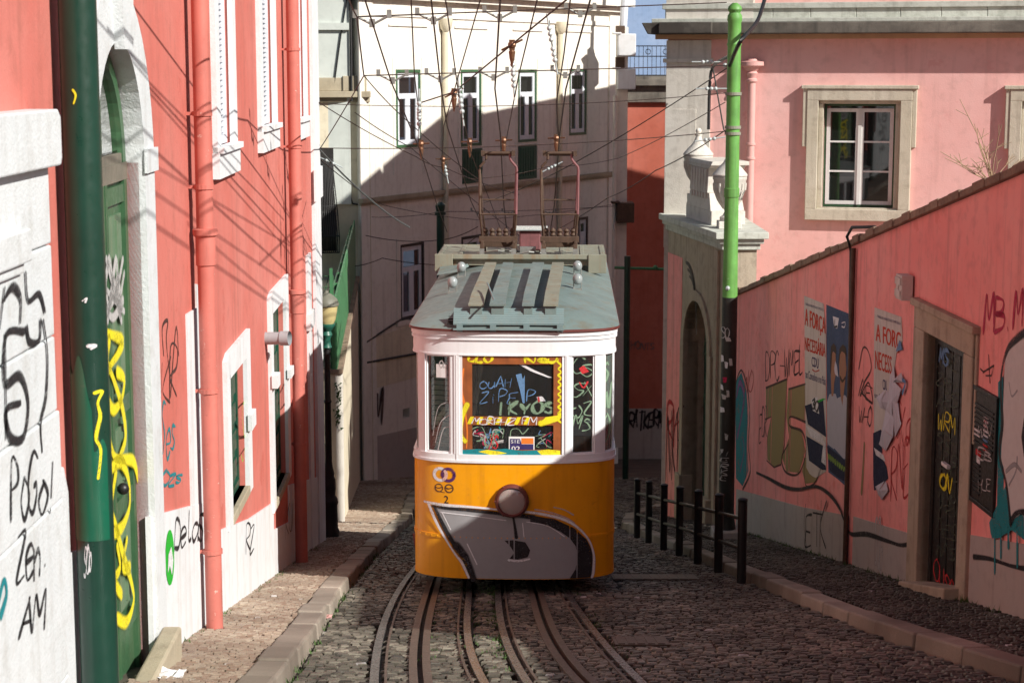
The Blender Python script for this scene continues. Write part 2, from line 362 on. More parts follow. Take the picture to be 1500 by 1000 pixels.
# ------------------------------------------------------------------ drawing on surfaces
FONT = {
'A': [[(0, 0), (.45, 1), (.55, 1), (1, 0)], [(.2, .38), (.82, .38)]], 'B': [[(.1, 0), (.1, 1)], [(.1, 1), (.8, .85), (.7, .55), (.1, .52)], [(.1, .52), (.9, .4), (.85, .05), (.1, 0)]],
'C': [[(.95, .85), (.5, 1), (.05, .6), (.1, .2), (.5, 0), (.95, .15)]], 'D': [[(.1, 0), (.1, 1), (.7, .9), (.95, .5), (.7, .08), (.1, 0)]],
'E': [[(.95, 1), (.1, .95), (.08, .5), (.1, .03), (.95, 0)], [(.08, .5), (.75, .52)]], 'F': [[(.95, 1), (.1, .95), (.1, 0)], [(.1, .5), (.75, .52)]],
'G': [[(.95, .85), (.5, 1), (.05, .6), (.1, .15), (.55, 0), (.95, .2), (.92, .48), (.55, .45)]], 'H': [[(.05, 1), (.1, 0)], [(.95, 1), (.9, 0)], [(.08, .5), (.92, .55)]],
'I': [[(.5, 1), (.5, 0)]], 'K': [[(.1, 1), (.1, 0)], [(.95, 1), (.12, .45), (.95, 0)]], 'L': [[(.1, 1), (.1, .02), (.9, 0)]],
'M': [[(0, 0), (.12, 1), (.5, .35), (.88, 1), (1, 0)]], 'N': [[(.05, 0), (.1, 1), (.85, .05), (.95, 1)]], 'O': [[(.5, 1), (.05, .7), (.08, .25), (.5, 0), (.92, .25), (.95, .7), (.5, 1)]],
'P': [[(.1, 0), (.12, 1), (.85, .9), (.85, .55), (.12, .45)]], 'R': [[(.1, 0), (.12, 1), (.85, .9), (.8, .55), (.12, .48), (.95, 0)]],
'S': [[(.92, .88), (.5, 1), (.1, .78), (.5, .52), (.9, .3), (.5, 0), (.05, .12)]], 'T': [[(0, 1), (1, .97)], [(.5, 1), (.48, 0)]],
'U': [[(.05, 1), (.08, .2), (.5, 0), (.92, .2), (.95, 1)]], 'V': [[(0, 1), (.5, 0), (1, 1)]], 'W': [[(0, 1), (.25, 0), (.5, .7), (.75, 0), (1, 1)]], 'X': [[(0, 1), (1, 0)], [(1, 1), (0, 0)]],
'Y': [[(0, 1), (.5, .5), (1, 1)], [(.5, .5), (.45, 0)]], 'Z': [[(.05, .97), (.95, 1), (.05, .02), (.98, 0)]],
'0': [[(.5, 1), (.05, .7), (.08, .25), (.5, 0), (.92, .25), (.95, .7), (.5, 1)]], '2': [[(.05, .8), (.5, 1), (.92, .72), (.05, 0), (.98, .02)]], '3': [[(.05, .9), (.6, 1), (.85, .75), (.35, .54), (.95, .3), (.5, 0), (.02, .12)]],
'5': [[(.9, 1), (.2, .97), (.12, .55), (.6, .62), (.95, .3), (.5, 0), (.05, .1)]], '7': [[(.05, .97), (.98, 1), (.4, 0)]], '!': [[(.5, 1), (.45, .3)], [(.44, .1), (.43, .02)]], '.': [[(.45, .06), (.5, 0)]], '-': [[(.1, .5), (.9, .52)]],
'a': [[(.9, .6), (.4, .62), (.1, .3), (.4, 0), (.85, .25), (.9, .6), (.92, 0)]], 'e': [[(.1, .32), (.9, .38), (.6, .66), (.12, .4), (.35, 0), (.9, .12)]], 'o': [[(.5, .65), (.1, .35), (.5, 0), (.9, .35), (.5, .65)]],
'g': [[(.9, .6), (.35, .62), (.12, .35), (.5, .1), (.88, .55), (.8, -.3), (.15, -.25)]], 'l': [[(.3, 1), (.35, .1), (.7, .02)]], 'n': [[(.1, .65), (.12, 0)], [(.1, .4), (.5, .66), (.88, .4), (.9, 0)]], 'i': [[(.5, .6), (.5, 0)], [(.5, .85), (.52, .8)]],
's': [[(.85, .6), (.3, .62), (.2, .42), (.8, .22), (.5, 0), (.1, .06)]], 'u': [[(.1, .65), (.15, .1), (.6, 0), (.88, .4), (.9, .65), (.92, 0)]], ' ': [], '&': [[(.9, .9), (.2, .5), (.85, .1)]],
}
def catmull(pts, n=6):
    if len(pts) < 3: return pts
    closed = (abs(pts[0][0]-pts[-1][0])+abs(pts[0][1]-pts[-1][1])) < 1e-6
    out = []; m = len(pts)
    for i in range(m-1):
        p0 = pts[i-1] if i > 0 else (pts[-2] if closed else pts[0]); p1, p2 = pts[i], pts[i+1]; p3 = pts[i+2] if i+2 < m else (pts[1] if closed else pts[-1])
        for k in range(n):
            t = k/n
            out.append(tuple(.5*((2*p1[j])+(-p0[j]+p2[j])*t+(2*p0[j]-5*p1[j]+4*p2[j]-p3[j])*t*t+(-p0[j]+3*p1[j]-3*p2[j]+p3[j])*t**3) for j in (0, 1)))
    out.append(pts[-1]); return out
def ribbon(mb, S, uv, wd, d):
    'flat stroke on surface S; uv in surface metres; wd width or list'
    n = len(uv)
    if n < 2: return
    i0 = len(mb.v); sharp = isinstance(wd, float) and wd < .013
    ko, ki = (1.0, .999) if sharp else (1.3, .72)
    for i in range(n):
        a = uv[max(i-1, 0)]; b = uv[min(i+1, n-1)]; dx, dy = b[0]-a[0], b[1]-a[1]; l = math.hypot(dx, dy) or 1e-6
        ww = (wd[i] if isinstance(wd, list) else wd)/2; ox, oy = -dy/l*ww, dx/l*ww
        for k in (ko, ki, -ki, -ko): mb.v.append(S.pt(uv[i][0]+ox*k, uv[i][1]+oy*k, d))
        if not sharp: mb.al[i0+4*i] = 0.0; mb.al[i0+4*i+3] = 0.0
    for i in range(n-1):
        for k in range(3): mb.f.append((i0+4*i+k, i0+4*i+4+k, i0+4*i+5+k, i0+4*i+1+k))
    for k in (0, n-1):
        j = 1 if k == 0 else n-2
        dx, dy = uv[k][0]-uv[j][0], uv[k][1]-uv[j][1]; ww = (wd[k] if isinstance(wd, list) else wd)/2
        a0 = math.atan2(dy, dx); c = len(mb.v); mb.v.append(S.pt(*uv[k], d))
        for q in range(7):
            aa = a0-math.pi/2+math.pi*q/6
            for kk, al in ((ki, 1.0), (ko, 0.0)): mb.al[len(mb.v)] = al if not sharp else 1.0; mb.v.append(S.pt(uv[k][0]+ww*kk*math.cos(aa), uv[k][1]+ww*kk*math.sin(aa), d))
        for q in range(6): mb.f.append((c, c+1+2*q, c+3+2*q)); mb.f.append((c+1+2*q, c+2+2*q, c+4+2*q, c+3+2*q))
def stroke(mb, S, px, wd, d=.004, smooth=True, n=6):
    p = catmull(px, n) if smooth else px
    ph = random.uniform(0, 6); n_ = len(p)
    ribbon(mb, S, [S.uv(*q, d) for q in p], [wd*(.92+.2*math.sin(ph+t*.3)) for t in range(n_)], d)
def quadmap(TL, TR, BR, BL):
    def f(x, y):
        top = (TL[0]+(TR[0]-TL[0])*x, TL[1]+(TR[1]-TL[1])*x); bot = (BL[0]+(BR[0]-BL[0])*x, BL[1]+(BR[1]-BL[1])*x)
        return (bot[0]+(top[0]-bot[0])*y, bot[1]+(top[1]-bot[1])*y)
    return f
def scrawl(mb, S, txt, TL, TR, BR, BL, wd, d=.004, jit=.10, gap=-.06):
    f = quadmap(TL, TR, BR, BL); n = len(txt); cw = 1/(n+gap*(n-1)) if n > 1 else 1; sl = random.uniform(.05, .3)
    for i, ch in enumerate(txt):
        x0 = i*cw*(1+gap); dy = random.uniform(-jit, jit); k = random.uniform(.82, 1.15); kw = random.uniform(.8, 1.12)
        for pl in FONT.get(ch, FONT['O']):
            pts = [(x0+cw*(p[0]*kw+random.uniform(-jit, jit)*.8+sl*(p[1]-.5)), p[1]*k+dy+random.uniform(-jit, jit)*.55) for p in pl]
            c = catmull(pts, 7); ph = random.uniform(0, 6); uv = [S.uv(*f(*q), d) for q in c]
            ribbon(mb, S, uv, [wd*(.85+.35*math.sin(ph+t*.35))*(.6 if t in (0, len(uv)-1) else 1) for t in range(len(uv))], d+i*.0001)
def fill(mb, S, px, d=.003, cols=40):
    'scan-filled outline (pixel points)'
    uv = [S.uv(*q, d) for q in px]; us = [q[0] for q in uv]; u0, u1 = min(us), max(us); m = len(uv)
    def cut(u):
        r = []
        for i in range(m):
            a, b = uv[i], uv[(i+1) % m]
            if (a[0] <= u) != (b[0] <= u): r.append(a[1]+(b[1]-a[1])*(u-a[0])/(b[0]-a[0]))
        return sorted(r)
    e = (u1-u0)*1e-4; prev = None
    for k in range(cols+1):
        u = u0+e+(u1-u0-2*e)*k/cols; c = cut(u)
        if prev and len(prev[1]) == len(c):
            for j in range(0, len(c)-1, 2):
                mb.quad(S.pt(prev[0], prev[1][j], d), S.pt(u, c[j], d), S.pt(u, c[j+1], d), S.pt(prev[0], prev[1][j+1], d))
        prev = (u, c)
def text_geo(txt):
    cu = bpy.data.curves.new('t', 'FONT'); cu.body = txt; cu.resolution_u = 3; ob = bpy.data.objects.new('t', cu)
    me = ob.to_mesh(); vs = [(v.co.x, v.co.y) for v in me.vertices]; fs = [tuple(p.vertices) for p in me.polygons]; ob.to_mesh_clear()
    bpy.data.objects.remove(ob); bpy.data.curves.remove(cu)
    if not vs: return [], []
    x0, x1 = min(v[0] for v in vs), max(v[0] for v in vs); y0, y1 = min(v[1] for v in vs), max(v[1] for v in vs)
    return [((x-x0)/(x1-x0), (y-y0)/(y1-y0)) for x, y in vs], fs
def print_text(mb, S, txt, TL, TR, BR, BL, d=.004, bold=0):
    vs, fs = text_geo(txt); f = quadmap(TL, TR, BR, BL); offs = [(0, 0)] if not bold else [(-bold, 0), (bold, 0), (0, bold*.6), (0, -bold*.6)]
    for k, (ox, oy) in enumerate(offs):
        i = len(mb.v); mb.v += [S.pt(*S.uv(*f(x+ox, y+oy), d), d+k*.0002) for x, y in vs]; mb.f += [tuple(i+q for q in p) for p in fs]
def holes_wall(mb, S, u0, u1, v0, v1, holes, depth, base=None):
    us = sorted({u0, u1, *[h[0] for h in holes], *[h[1] for h in holes]}); vs = sorted({v0, v1, *[h[2] for h in holes], *[h[3] for h in holes]})
    for a, b in zip(us, us[1:]):
        for c, e in zip(vs, vs[1:]):
            mu, mv = (a+b)/2, (c+e)/2
            if any(h[0] < mu < h[1] and h[2] < mv < h[3] for h in holes): continue
            mb.quad(S.pt(a, c), S.pt(b, c), S.pt(b, e), S.pt(a, e))
    for a, b, c, e in holes:
        for p, q in (((a, c), (a, e)), ((b, e), (b, c)), ((a, e), (b, e)), ((b, c), (a, c))):
            mb.quad(S.pt(*p), S.pt(*q), S.pt(*q, -depth), S.pt(*p, -depth))
def frame_ring(mb, S, a, b, c, e, wd, d0, d1):
    mb.sbox(S, a, b, e-wd, e, d0, d1); mb.sbox(S, a, b, c, c+wd, d0, d1); mb.sbox(S, a, a+wd, c+wd, e-wd, d0, d1); mb.sbox(S, b-wd, b, c+wd, e-wd, d0, d1)

# ------------------------------------------------------------------ the setting: ground, road, pavements, kerbs
L = Surf((-2.698, 8), (-3.24, 31.3), 1)            # left house front; u grows away from the camera
if L.n.x < 0: L = Surf((-2.698, 8), (-3.24, 31.3), -1)
R = Surf((4.25, 34.7), (5.0, 17.4), 1)             # right street wall; u grows towards the camera
if R.n.x > 0: R = Surf((4.25, 34.7), (5.0, 17.4), -1)
KL = [(-1.55, 6), (-1.72, 13.66), (-1.85, 17), (-2.03, 22), (-2.15, 28), (-2.22, 40), (-2.5, 48), (-2.2, 56), (-1.0, 62)]      # road edge of the left kerb
KR = [(5.2, 6), (3.94, 13.66), (3.53, 16.4), (3.3, 19.7), (3.04, 23.4), (2.75, 28.9), (2.4, 33.8), (2.25, 37), (2.5, 40), (3.5, 44), (5.5, 48), (9, 53), (12, 62)]
def wl(y): return -2.698-.02326*(y-8)
def wr(y): return 4.25-.04335*(y-34.7)
g = MB(); ys = list(range(2, 41, 2))+list(range(44, 133, 8)); xs = [-60, -20, -8, 0, 8, 20, 60]
for a, b in zip(ys, ys[1:]):
    for c, e in zip(xs, xs[1:]):
        g.quad((c, a, gz(a)-.05), (e, a, gz(a)-.05), (e, b, gz(b)-.05), (c, b, gz(b)-.05))
o = g.build('ground', MT['dirt']); o['kind'] = 'structure'
RAILS = dict(
 r1=[(548, 1000), (553.6, 949), (563, 912), (581.6, 870.6), (600, 842.6)], s2=[(617, 1000), (614, 964), (618, 926.6), (625, 889), (637.5, 848)],
 r3=[(708.5, 1000), (693.5, 971), (687, 941.6), (684, 908), (687, 859)], r4=[(772, 1000), (753, 971), (740, 934), (731, 897), (729, 859)],
 s5=[(858, 1000), (824, 960), (802, 923), (791, 889), (783, 863)], r6=[(936, 998), (895, 956), (865, 919), (843, 889), (830, 867)])
RP = {}
for k, pl in RAILS.items():
    pts = [onG(*p) for p in pl]; pts = [(p.x, p.y) for p in pts]
    y = np.array([p[1] for p in pts]); x = np.array([p[0] for p in pts]); cf = np.polyfit(y, x, 3)
    ye = y.max(); der = np.polyval(np.polyder(cf), ye); d0 = np.polyval(np.polyder(cf), y.min())
    path = [(float(np.polyval(cf, y.min())+d0*(yy-y.min())), yy) for yy in np.arange(7, y.min(), .6)]
    path += [(float(np.polyval(cf, yy)), float(yy)) for yy in np.linspace(y.min(), ye, 26)]
    px_ = path[-1][0]; dd = der
    for yy in np.arange(ye+.5, 48, .5): dd = dd*.88+.015*.12; px_ += dd*.5; path.append((px_, float(yy)))
    RP[k] = path
def railx(k, y): return interp(RP[k], y)
YS = np.arange(12, 50, .25); RX = np.array([[railx(k, y) for k in ('r1', 's2', 'r3', 'r4', 's5', 'r6')] for y in YS])
def near_rail(x, y):
    i = int(round((y-12)/.25))
    return 0 <= i < len(YS) and np.min(np.abs(RX[i]+.01-x)) < .075
def cobbles(name, left, right, y0, y1, pitch, lift, mat, skip=None, ang=0, rnd=.76):
    V, Fc = [], []; y = y0
    while y < y1:
        p = pitch if y < 34 else pitch*1.5
        ry = p*random.uniform(.85, 1.1); x = left(y)+random.uniform(0, .04); xe = right(y)
        while x < xe:
            sx = p*random.uniform(.85, 1.5)
            if x+sx > xe+.02: break
            cx, cy = x+sx/2, y+ry/2+random.uniform(-.008, .008)+ang*(x-left(y))
            x += sx
            if skip and skip(cx, cy): continue
            z0 = gz(cy)+lift; h = random.gauss(0, .005); a, b = sx/2-.004, ry/2-.004; ti, tj = random.gauss(0, .06), random.gauss(0, .06)+(-.2)
            i = len(V); ra = random.gauss(0, .05)
            ca, sa = math.cos(ra), math.sin(ra)
            q = [(-a*random.uniform(.85, 1), -b*random.uniform(.85, 1)), (a*random.uniform(.85, 1), -b*random.uniform(.85, 1)), (a*random.uniform(.85, 1), b*random.uniform(.85, 1)), (-a*random.uniform(.85, 1), b*random.uniform(.85, 1))]
            for k, (s, zz) in enumerate(((1, -.04), (.98, -.008), (rnd, .004))):
                for qx, qy in q:
                    X, Y = (qx*ca-qy*sa)*s, (qx*sa+qy*ca)*s
                    V.append((cx+X, cy+Y, z0+h+zz+(X*ti+Y*tj if k else 0)))
            for k in (0, 4):
                for j in range(4): jj = (j+1) % 4; Fc.append((i+k+j, i+k+jj, i+k+4+jj, i+k+4+j))
            Fc.append((i+8, i+9, i+10, i+11))
        y += ry
    me = bpy.data.meshes.new(name); me.from_pydata(V, [], Fc); me.materials.append(mat); me.update()
    o = bpy.data.objects.new(name, me); link(o); o['kind'] = 'structure'; return o
road_m = stone_mat('road_cobbles', [(.042, .039, .031), (.080, .075, .059), (.118, .110, .086), (.165, .152, .118), (.34, .31, .245)], .45)
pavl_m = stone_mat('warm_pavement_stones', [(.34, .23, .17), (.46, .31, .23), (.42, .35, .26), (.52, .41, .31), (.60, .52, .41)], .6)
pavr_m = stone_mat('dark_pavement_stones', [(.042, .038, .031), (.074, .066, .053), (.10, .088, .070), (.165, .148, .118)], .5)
cobbles('road', lambda y: interp(KL, y)+.01, lambda y: interp(KR, y)-.01, 12.2, 58, .086, 0, road_m, near_rail)
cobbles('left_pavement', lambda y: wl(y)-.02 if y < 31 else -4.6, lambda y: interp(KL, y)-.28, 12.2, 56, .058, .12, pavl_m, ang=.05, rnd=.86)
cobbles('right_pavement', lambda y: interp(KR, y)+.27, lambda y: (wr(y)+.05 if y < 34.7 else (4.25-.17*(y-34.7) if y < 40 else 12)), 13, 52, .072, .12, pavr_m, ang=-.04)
# pavement beds
def bed(name, a, b, y0, y1, lift, mat):
    m = MB(); yy = np.linspace(y0, y1, 30)
    for p, q in zip(yy, yy[1:]): m.quad((a(p), p, gz(p)+lift), (b(p), p, gz(p)+lift), (b(q), q, gz(q)+lift), (a(q), q, gz(q)+lift))
    o = m.build(name, mat); o['kind'] = 'structure'
bed('left_pavement_bed', lambda y: wl(y)-1.6, lambda y: interp(KL, y)-.2, 5, 58, .095, MT['dirt'])
bed('right_pavement_bed', lambda y: interp(KR, y)+.2, lambda y: max(wr(y), 4)+.8 if y < 38 else interp(KR, y)+9, 6, 58, .095, MT['dirt'])
def kerb(name, pts, wd, y0, y1):
    m = MB(); y = y0; side = 1 if wd > 0 else -1
    while y < y1:
        ln = random.uniform(.75, 1.15); e = y+ln-.015; j = random.uniform(-.022, .022); hz = random.uniform(-.022, .014)
        xa, xb = interp(pts, y)+j, interp(pts, e)+j
        m.hexa([(xa, y, gz(y)-.06), (xb, e, gz(e)-.06), (xb+wd, e, gz(e)-.06), (xa+wd, y, gz(y)-.06),
                (xa+.015*side, y, gz(y)+.135+hz), (xb+.015*side, e, gz(e)+.135+hz), (xb+wd, e, gz(e)+.14+hz), (xa+wd, y, gz(y)+.14+hz)])
        y += ln
    o = m.build(name, kerb_m, bevel=.022); o['kind'] = 'structure'
kerb_m = stone_mat('kerb_stones', [(.24, .20, .16), (.36, .29, .23), (.33, .29, .24), (.46, .38, .30), (.52, .46, .38)], .7)
kerb('left_kerb', KL, -.27, 9, 57); kerb('right_kerb', KR, .26, 9, 47)
# steel plate and drain in the road
m = MB(); c = onG(960, 846)
for k in range(9): m.box(c.x-.55+k*.12, c.x-.45+k*.12, c.y-.4, c.y+.4, 0, .012)
m.box(c.x-.58, c.x+.55, c.y-.43, c.y+.43, -.01, .008)
for i, v in enumerate(m.v): m.v[i] = Vector((v.x, v.y, gz(v.y)+.012+v.z))
tag(m.build('access_cover', MT['railrust']), 'large rusty rectangular access cover set in the road right of the tram', 'access cover')
m = MB(); c = onG(935, 940)
for k in range(5): m.box(c.x-.2+k*.09, c.x-.14+k*.09, c.y-.3, c.y+.3, 0, .014)
m.box(c.x-.23, c.x+.27, c.y-.33, c.y+.33, -.01, .006)
for i, v in enumerate(m.v): m.v[i] = Vector((v.x, v.y, gz(v.y)+.012+v.z))
tag(m.build('drain_grate', MT['railrust']), 'small slotted drain grate in the cobbles right of the rightmost rail', 'drain grate')

def rail_strip(path, x0, x1, z0, z1):
    m = MB(); n = len(path); i0 = 0
    for k, (x, y) in enumerate(path):
        z = gz(y)
        m.v += [Vector((x+x0, y, z+z0)), Vector((x+x0, y, z+z1)), Vector((x+x1, y, z+z1)), Vector((x+x1, y, z+z0))]
        if k:
            a = (k-1)*4; b = k*4
            for j in range(3): m.f.append((a+j, a+j+1, b+j+1, b+j))
    return m
rl = {'r1': ('outermost left rail of the funicular tracks, worn bright on top', 1), 'r3': ('inner rail of the left hand track beside the grassy middle strip', -1),
      'r4': ('inner rail of the right hand track beside the grassy middle strip', 1), 'r6': ('outermost right rail of the funicular tracks curving to the lower right', -1)}
for k, (lab, sd) in rl.items():
    t = thing('track_rail', lab, 'rail', (railx(k, 14), 14, gz(14)), 0, 'grooved rails of the funicular tracks')
    rail_strip(RP[k], -.035, .035, -.05, .022).build('rail_head', MT['steel'], t)
    rail_strip(RP[k], .078 if sd > 0 else -.10, .10 if sd > 0 else -.078, -.05, .016).build('guard_lip', MT['railrust'], t)
    rail_strip(RP[k], -.036, .08, -.06, -.022).build('groove', MT['black'], t) if sd > 0 else rail_strip(RP[k], -.08, .036, -.06, -.022).build('groove', MT['black'], t)
for k, lab in (('s2', 'cable slot between the two rails of the left hand track'), ('s5', 'cable slot between the two rails of the right hand track')):
    t = thing('cable_slot', lab, 'cable slot', (railx(k, 14), 14, gz(14)), 0, 'cable slots of the funicular')
    rail_strip(RP[k], -.09, -.022, -.05, .018).build('slot_side', MT['railrust'], t)
    rail_strip(RP[k], .022, .09, -.05, .018).build('slot_side', MT['railrust'], t)
    rail_strip(RP[k], -.024, .024, -.06, -.03).build('gap', MT['black'], t)
# grass in the middle strip and at the wall feet
m = MB()
def tuft(x, y, z, n, h):
    for _ in range(n):
        a = random.uniform(0, 6.28); bx, by = x+random.gauss(0, .03), y+random.gauss(0, .03); hh = h*random.uniform(.5, 1.2); wd = .006
        m.poly([(bx-wd*math.sin(a), by+wd*math.cos(a), z), (bx+wd*math.sin(a), by-wd*math.cos(a), z), (bx+math.cos(a)*hh*.6, by+math.sin(a)*hh*.6, z+hh)])
for _ in range(430):
    y = random.uniform(13, 22.5); f = random.random()
    x = random.choice([railx('r3', y)+.12, railx('r4', y)-.07, railx('r3', y)-.07, railx('r6', y)+.1, railx('s2', y)+.12])+random.gauss(0, .03) if f < .6 else railx('r3', y)*(1-f)+railx('r4', y)*f
    if (math.sin(y*2.1)+math.sin(y*5.3+1)) > -.3: tuft(x, y, gz(y)-.01, 5, .035)
for _ in range(46):
    y = random.choice((15.5, 17.8, 21, 22.8, 24.9, 28))+random.gauss(0, .35); tuft(wl(y)+random.uniform(.03, .10), y, gz(y)+.11, 5, .045)
for _ in range(70):
    y = random.uniform(17.5, 34); tuft(wr(y)-random.uniform(.03, .1), y, gz(y)+.11, 7, .07)
for _ in range(60):
    y = random.uniform(13.5, 30); tuft(interp(KL, y)+random.uniform(0, .05), y, gz(y), 6, .05)
o = m.build('grass_tufts', MT['foliage']); o['kind'] = 'stuff'; tag(o, 'thin tufts of grass between the rails and along the wall feet', 'grass')
for (px, py, s, lab) in ((248, 988, .12, 'crumpled white paper lying on the left pavement near the door step'), (474, 904, .09, 'pinkish scrap of rubbish lying in the gutter by the left kerb')):
    c = onG(px, py, .13 if px < 300 else .02); m = MB()
    n = 7; grid = [[Vector((c.x+(i-3)*s*.3+random.gauss(0, .006), c.y+(j-3)*s*.3, c.z+abs(random.gauss(0, .018)))) for j in range(n)] for i in range(n)]
    for i in range(n-1):
        for j in range(n-1): m.quad(grid[i][j], grid[i+1][j], grid[i+1][j+1], grid[i][j+1])
    tag(m.build('litter', MT['litter'] if px < 300 else MT['pipe_pink']), lab, 'litter')

# ------------------------------------------------------------------ left: red house
def Lr(px0, px1): return L.u(px0), L.u(px1)
uY = L.uY
lh = thing('red_house', 'long red plastered house with white trim and green shutters along the left pavement', 'house', L.pt(uY(16), gz(16)))
DU0, DU1, DT = uY(12.25), uY(14.05), 2.14
up = [(uY(18.15), uY(19.75), .87), (uY(22.05), uY(23.95), .95), (uY(26.95), uY(28.5), .92)]   # upper windows u0 u1 sill
lo_w = [(uY(18.75), uY(20.15), -2.66, -1.22), (uY(22.95), uY(24.6), -3.5, -1.1)]
holes = [(DU0, DU1, -3.2, DT)]+[(a+.25, b-.25, s+.28, 4.6) for a, b, s in up]+[(a, b, c, e) for a, b, c, e in lo_w]
wend = uY(30.6)
m = MB(); holes_wall(m, L, uY(4), wend, -7.5, 7.5, holes, .14)
m.quad(L.pt(wend, -7.5), L.pt(wend, -7.5, -7), L.pt(wend, 7.5, -7), L.pt(wend, 7.5))
m.sbox(L, uY(4), wend-.02, -7.5, 7.45, -7, -.35)
wallo = m.build('wall', MT['red'], lh)
m = MB(); m.sbox(L, uY(4)-.2, wend+.3, 7.5, 7.75, -7, .45); m.build('roof', MT['rooftile'], lh)
# whitewashed plinth, stepping down the hill
m = MB()
for pts in ([(238, 748), (286, 700)], [(268, 702), (318, 768)], [(330, 790), (352, 770)], [(352, 768), (388, 712)], [(400, 745), (458, 680)]): pass
def plinth_top(Y):
    z = gz(Y)+.12
    return z+(1.18 if Y < 17.6 else .86 if Y < 20.3 else .95 if Y < 22.8 else .6 if Y < 24.8 else 1.12)
for a, b in ((14.0, 16.0), (16.0, 17.6), (17.6, 18.75), (18.75, 20.2), (20.2, 22.8), (22.8, 24.8), (24.8, 27.5), (27.5, 30.6)):
    za, zb = plinth_top(a+.01), plinth_top(b-.01)
    m.sslab(L, [(uY(a), gz(a)-.3), (uY(b), gz(b)-.3), (uY(b), zb), (uY(a), za)], -.02, .022)
m.sslab(L, [(uY(9), gz(9)-.3), (uY(12), gz(12)-.3), (uY(12), gz(12)+1.2), (uY(9), gz(9)+1.2)], -.02, .022)
m.build('plinth', MT['white'], lh)
# white strips: patched strip by the first pipe, corner strip, thin strip
m = MB(); m.sslab(L, [(uY(16.15), -3.2), (uY(16.95), -3.2), (uY(16.95), -.05), (uY(16.75), .0), (uY(16.75), -.22), (uY(16.15), -.2)], 0, .018)
m.build('repair_strip', MT['white'], lh, label='white plaster repair strip beside the near downpipe')
m = MB(); m.sbox(L, uY(29.4), uY(30.62), -6.4, 7.4, -.05, .05)
m.sbox(L, uY(28.15), uY(28.75), -6, -.9, 0, .035); m.sbox(L, uY(28.1), uY(28.9), -2.05, -1.8, .0, .07)
m.sbox(L, uY(29.3), uY(30.66), -.15, .35, .05, .085)
m.build('corner_strip', MT['white'], lh)
# arched door
def arch(u0, u1, top, n=20):
    r = (u1-u0)/2; c = (u0+u1)/2
    return [(c-r*math.cos(math.pi*k/n), top-r+r*math.sin(math.pi*k/n)) for k in range(n+1)]
BW = .42; inn = arch(DU0, DU1, DT); ou = arch(DU0-BW, DU1+BW, DT+BW)
dsur = MB()
bot = gz(13)+.1
for k in range(len(inn)-1):
    dsur.sslab(L, [inn[k], inn[k+1], ou[k+1], ou[k]], -.12, .05)
dsur.sslab(L, [(DU1, bot-.6), (DU1+BW, bot-.6), ou[-1], inn[-1]], -.12, .05); dsur.sslab(L, [(DU0-BW, bot-.3), (DU0, bot-.3), inn[0], ou[0]], -.12, .05)
dsur.sslab(L, [((DU0+DU1)/2-.17, DT-.06), ((DU0+DU1)/2+.17, DT-.06), ((DU0+DU1)/2+.26, DT+BW+.16), ((DU0+DU1)/2-.26, DT+BW+.16)], .05, .12)
dsur.sbox(L, DU1-.02, DU1+BW+.05, DT-.98, DT-.80, .05, .075)
dsur.build('door_surround', MT['pierstone'], lh)
dr = MB(); tz = 1.12
dr.sbox(L, DU0, DU1, bot-.5, tz, -.16, -.12)
door = dr.build('door', MT['greendoor'], lh, label='faded green arched door with a glazed top, sprayed with yellow scrawl')
m = MB(); cu = (DU0+DU1)/2
for a, b in ((DU0+.04, DU0+.14), (DU1-.14, DU1-.04), (cu-.1, cu-.02), (cu+.02, cu+.10)): m.sbox(L, a, b, bot-.4, tz, -.12, -.085)
for zz in (bot+.22, -1.35, -.62, tz-.16): m.sbox(L, DU0+.14, cu-.1, zz, zz+.13, -.12, -.09); m.sbox(L, cu+.1, DU1-.14, zz, zz+.13, -.12, -.09)
m.build('door_frame', MT['greendoor'], door)
m = MB()
for a, b in ((DU0+.2, cu-.16), (cu+.16, DU1-.2)):
    for c, e in ((bot+.42, -1.42), (-1.15, -.70), (-.42, tz-.24)):
        m.sbox(L, a+.04, b-.04, c, e, -.12, -.10); m.sbox(L, (a+b)/2-.02, (a+b)/2+.02, c+.04, e-.04, -.10, -.085)
m.build('door_panel', MT['greenlite'], door)
m = MB(); m.ball(L.pt(cu+.16, -1.12, -.05), .045); m.build('handle', MT['iron'], door, smooth=True)
m = MB(); m.sbox(L, DU0, DU1, tz, tz+.13, -.14, -.085); m.sbox(L, DU0, DU1, tz+.13, tz+.2, -.14, -.10); m.build('transom', MT['oldwood'], door)
fan = arch(DU0+.02, DU1-.02, DT-.02); m = MB(); m.poly([L.pt(DU0+.02, tz+.22, -.13)]+[L.pt(u, v, -.13) for u, v in fan]+[L.pt(DU1-.02, tz+.22, -.13)])
m.build('fanlight', MT['darkglass'], door)
m = MB(); fin = arch(DU0+.13, DU1-.13, DT-.13)
for k in range(len(fan)-1): m.sslab(L, [fin[k], fin[k+1], fan[k+1], fan[k]], -.13, -.09)
m.sbox(L, cu-.03, cu+.03, tz+.22, DT-.1, -.128, -.10); m.build('fanlight_frame', MT['greendoor'], door)
m = MB()
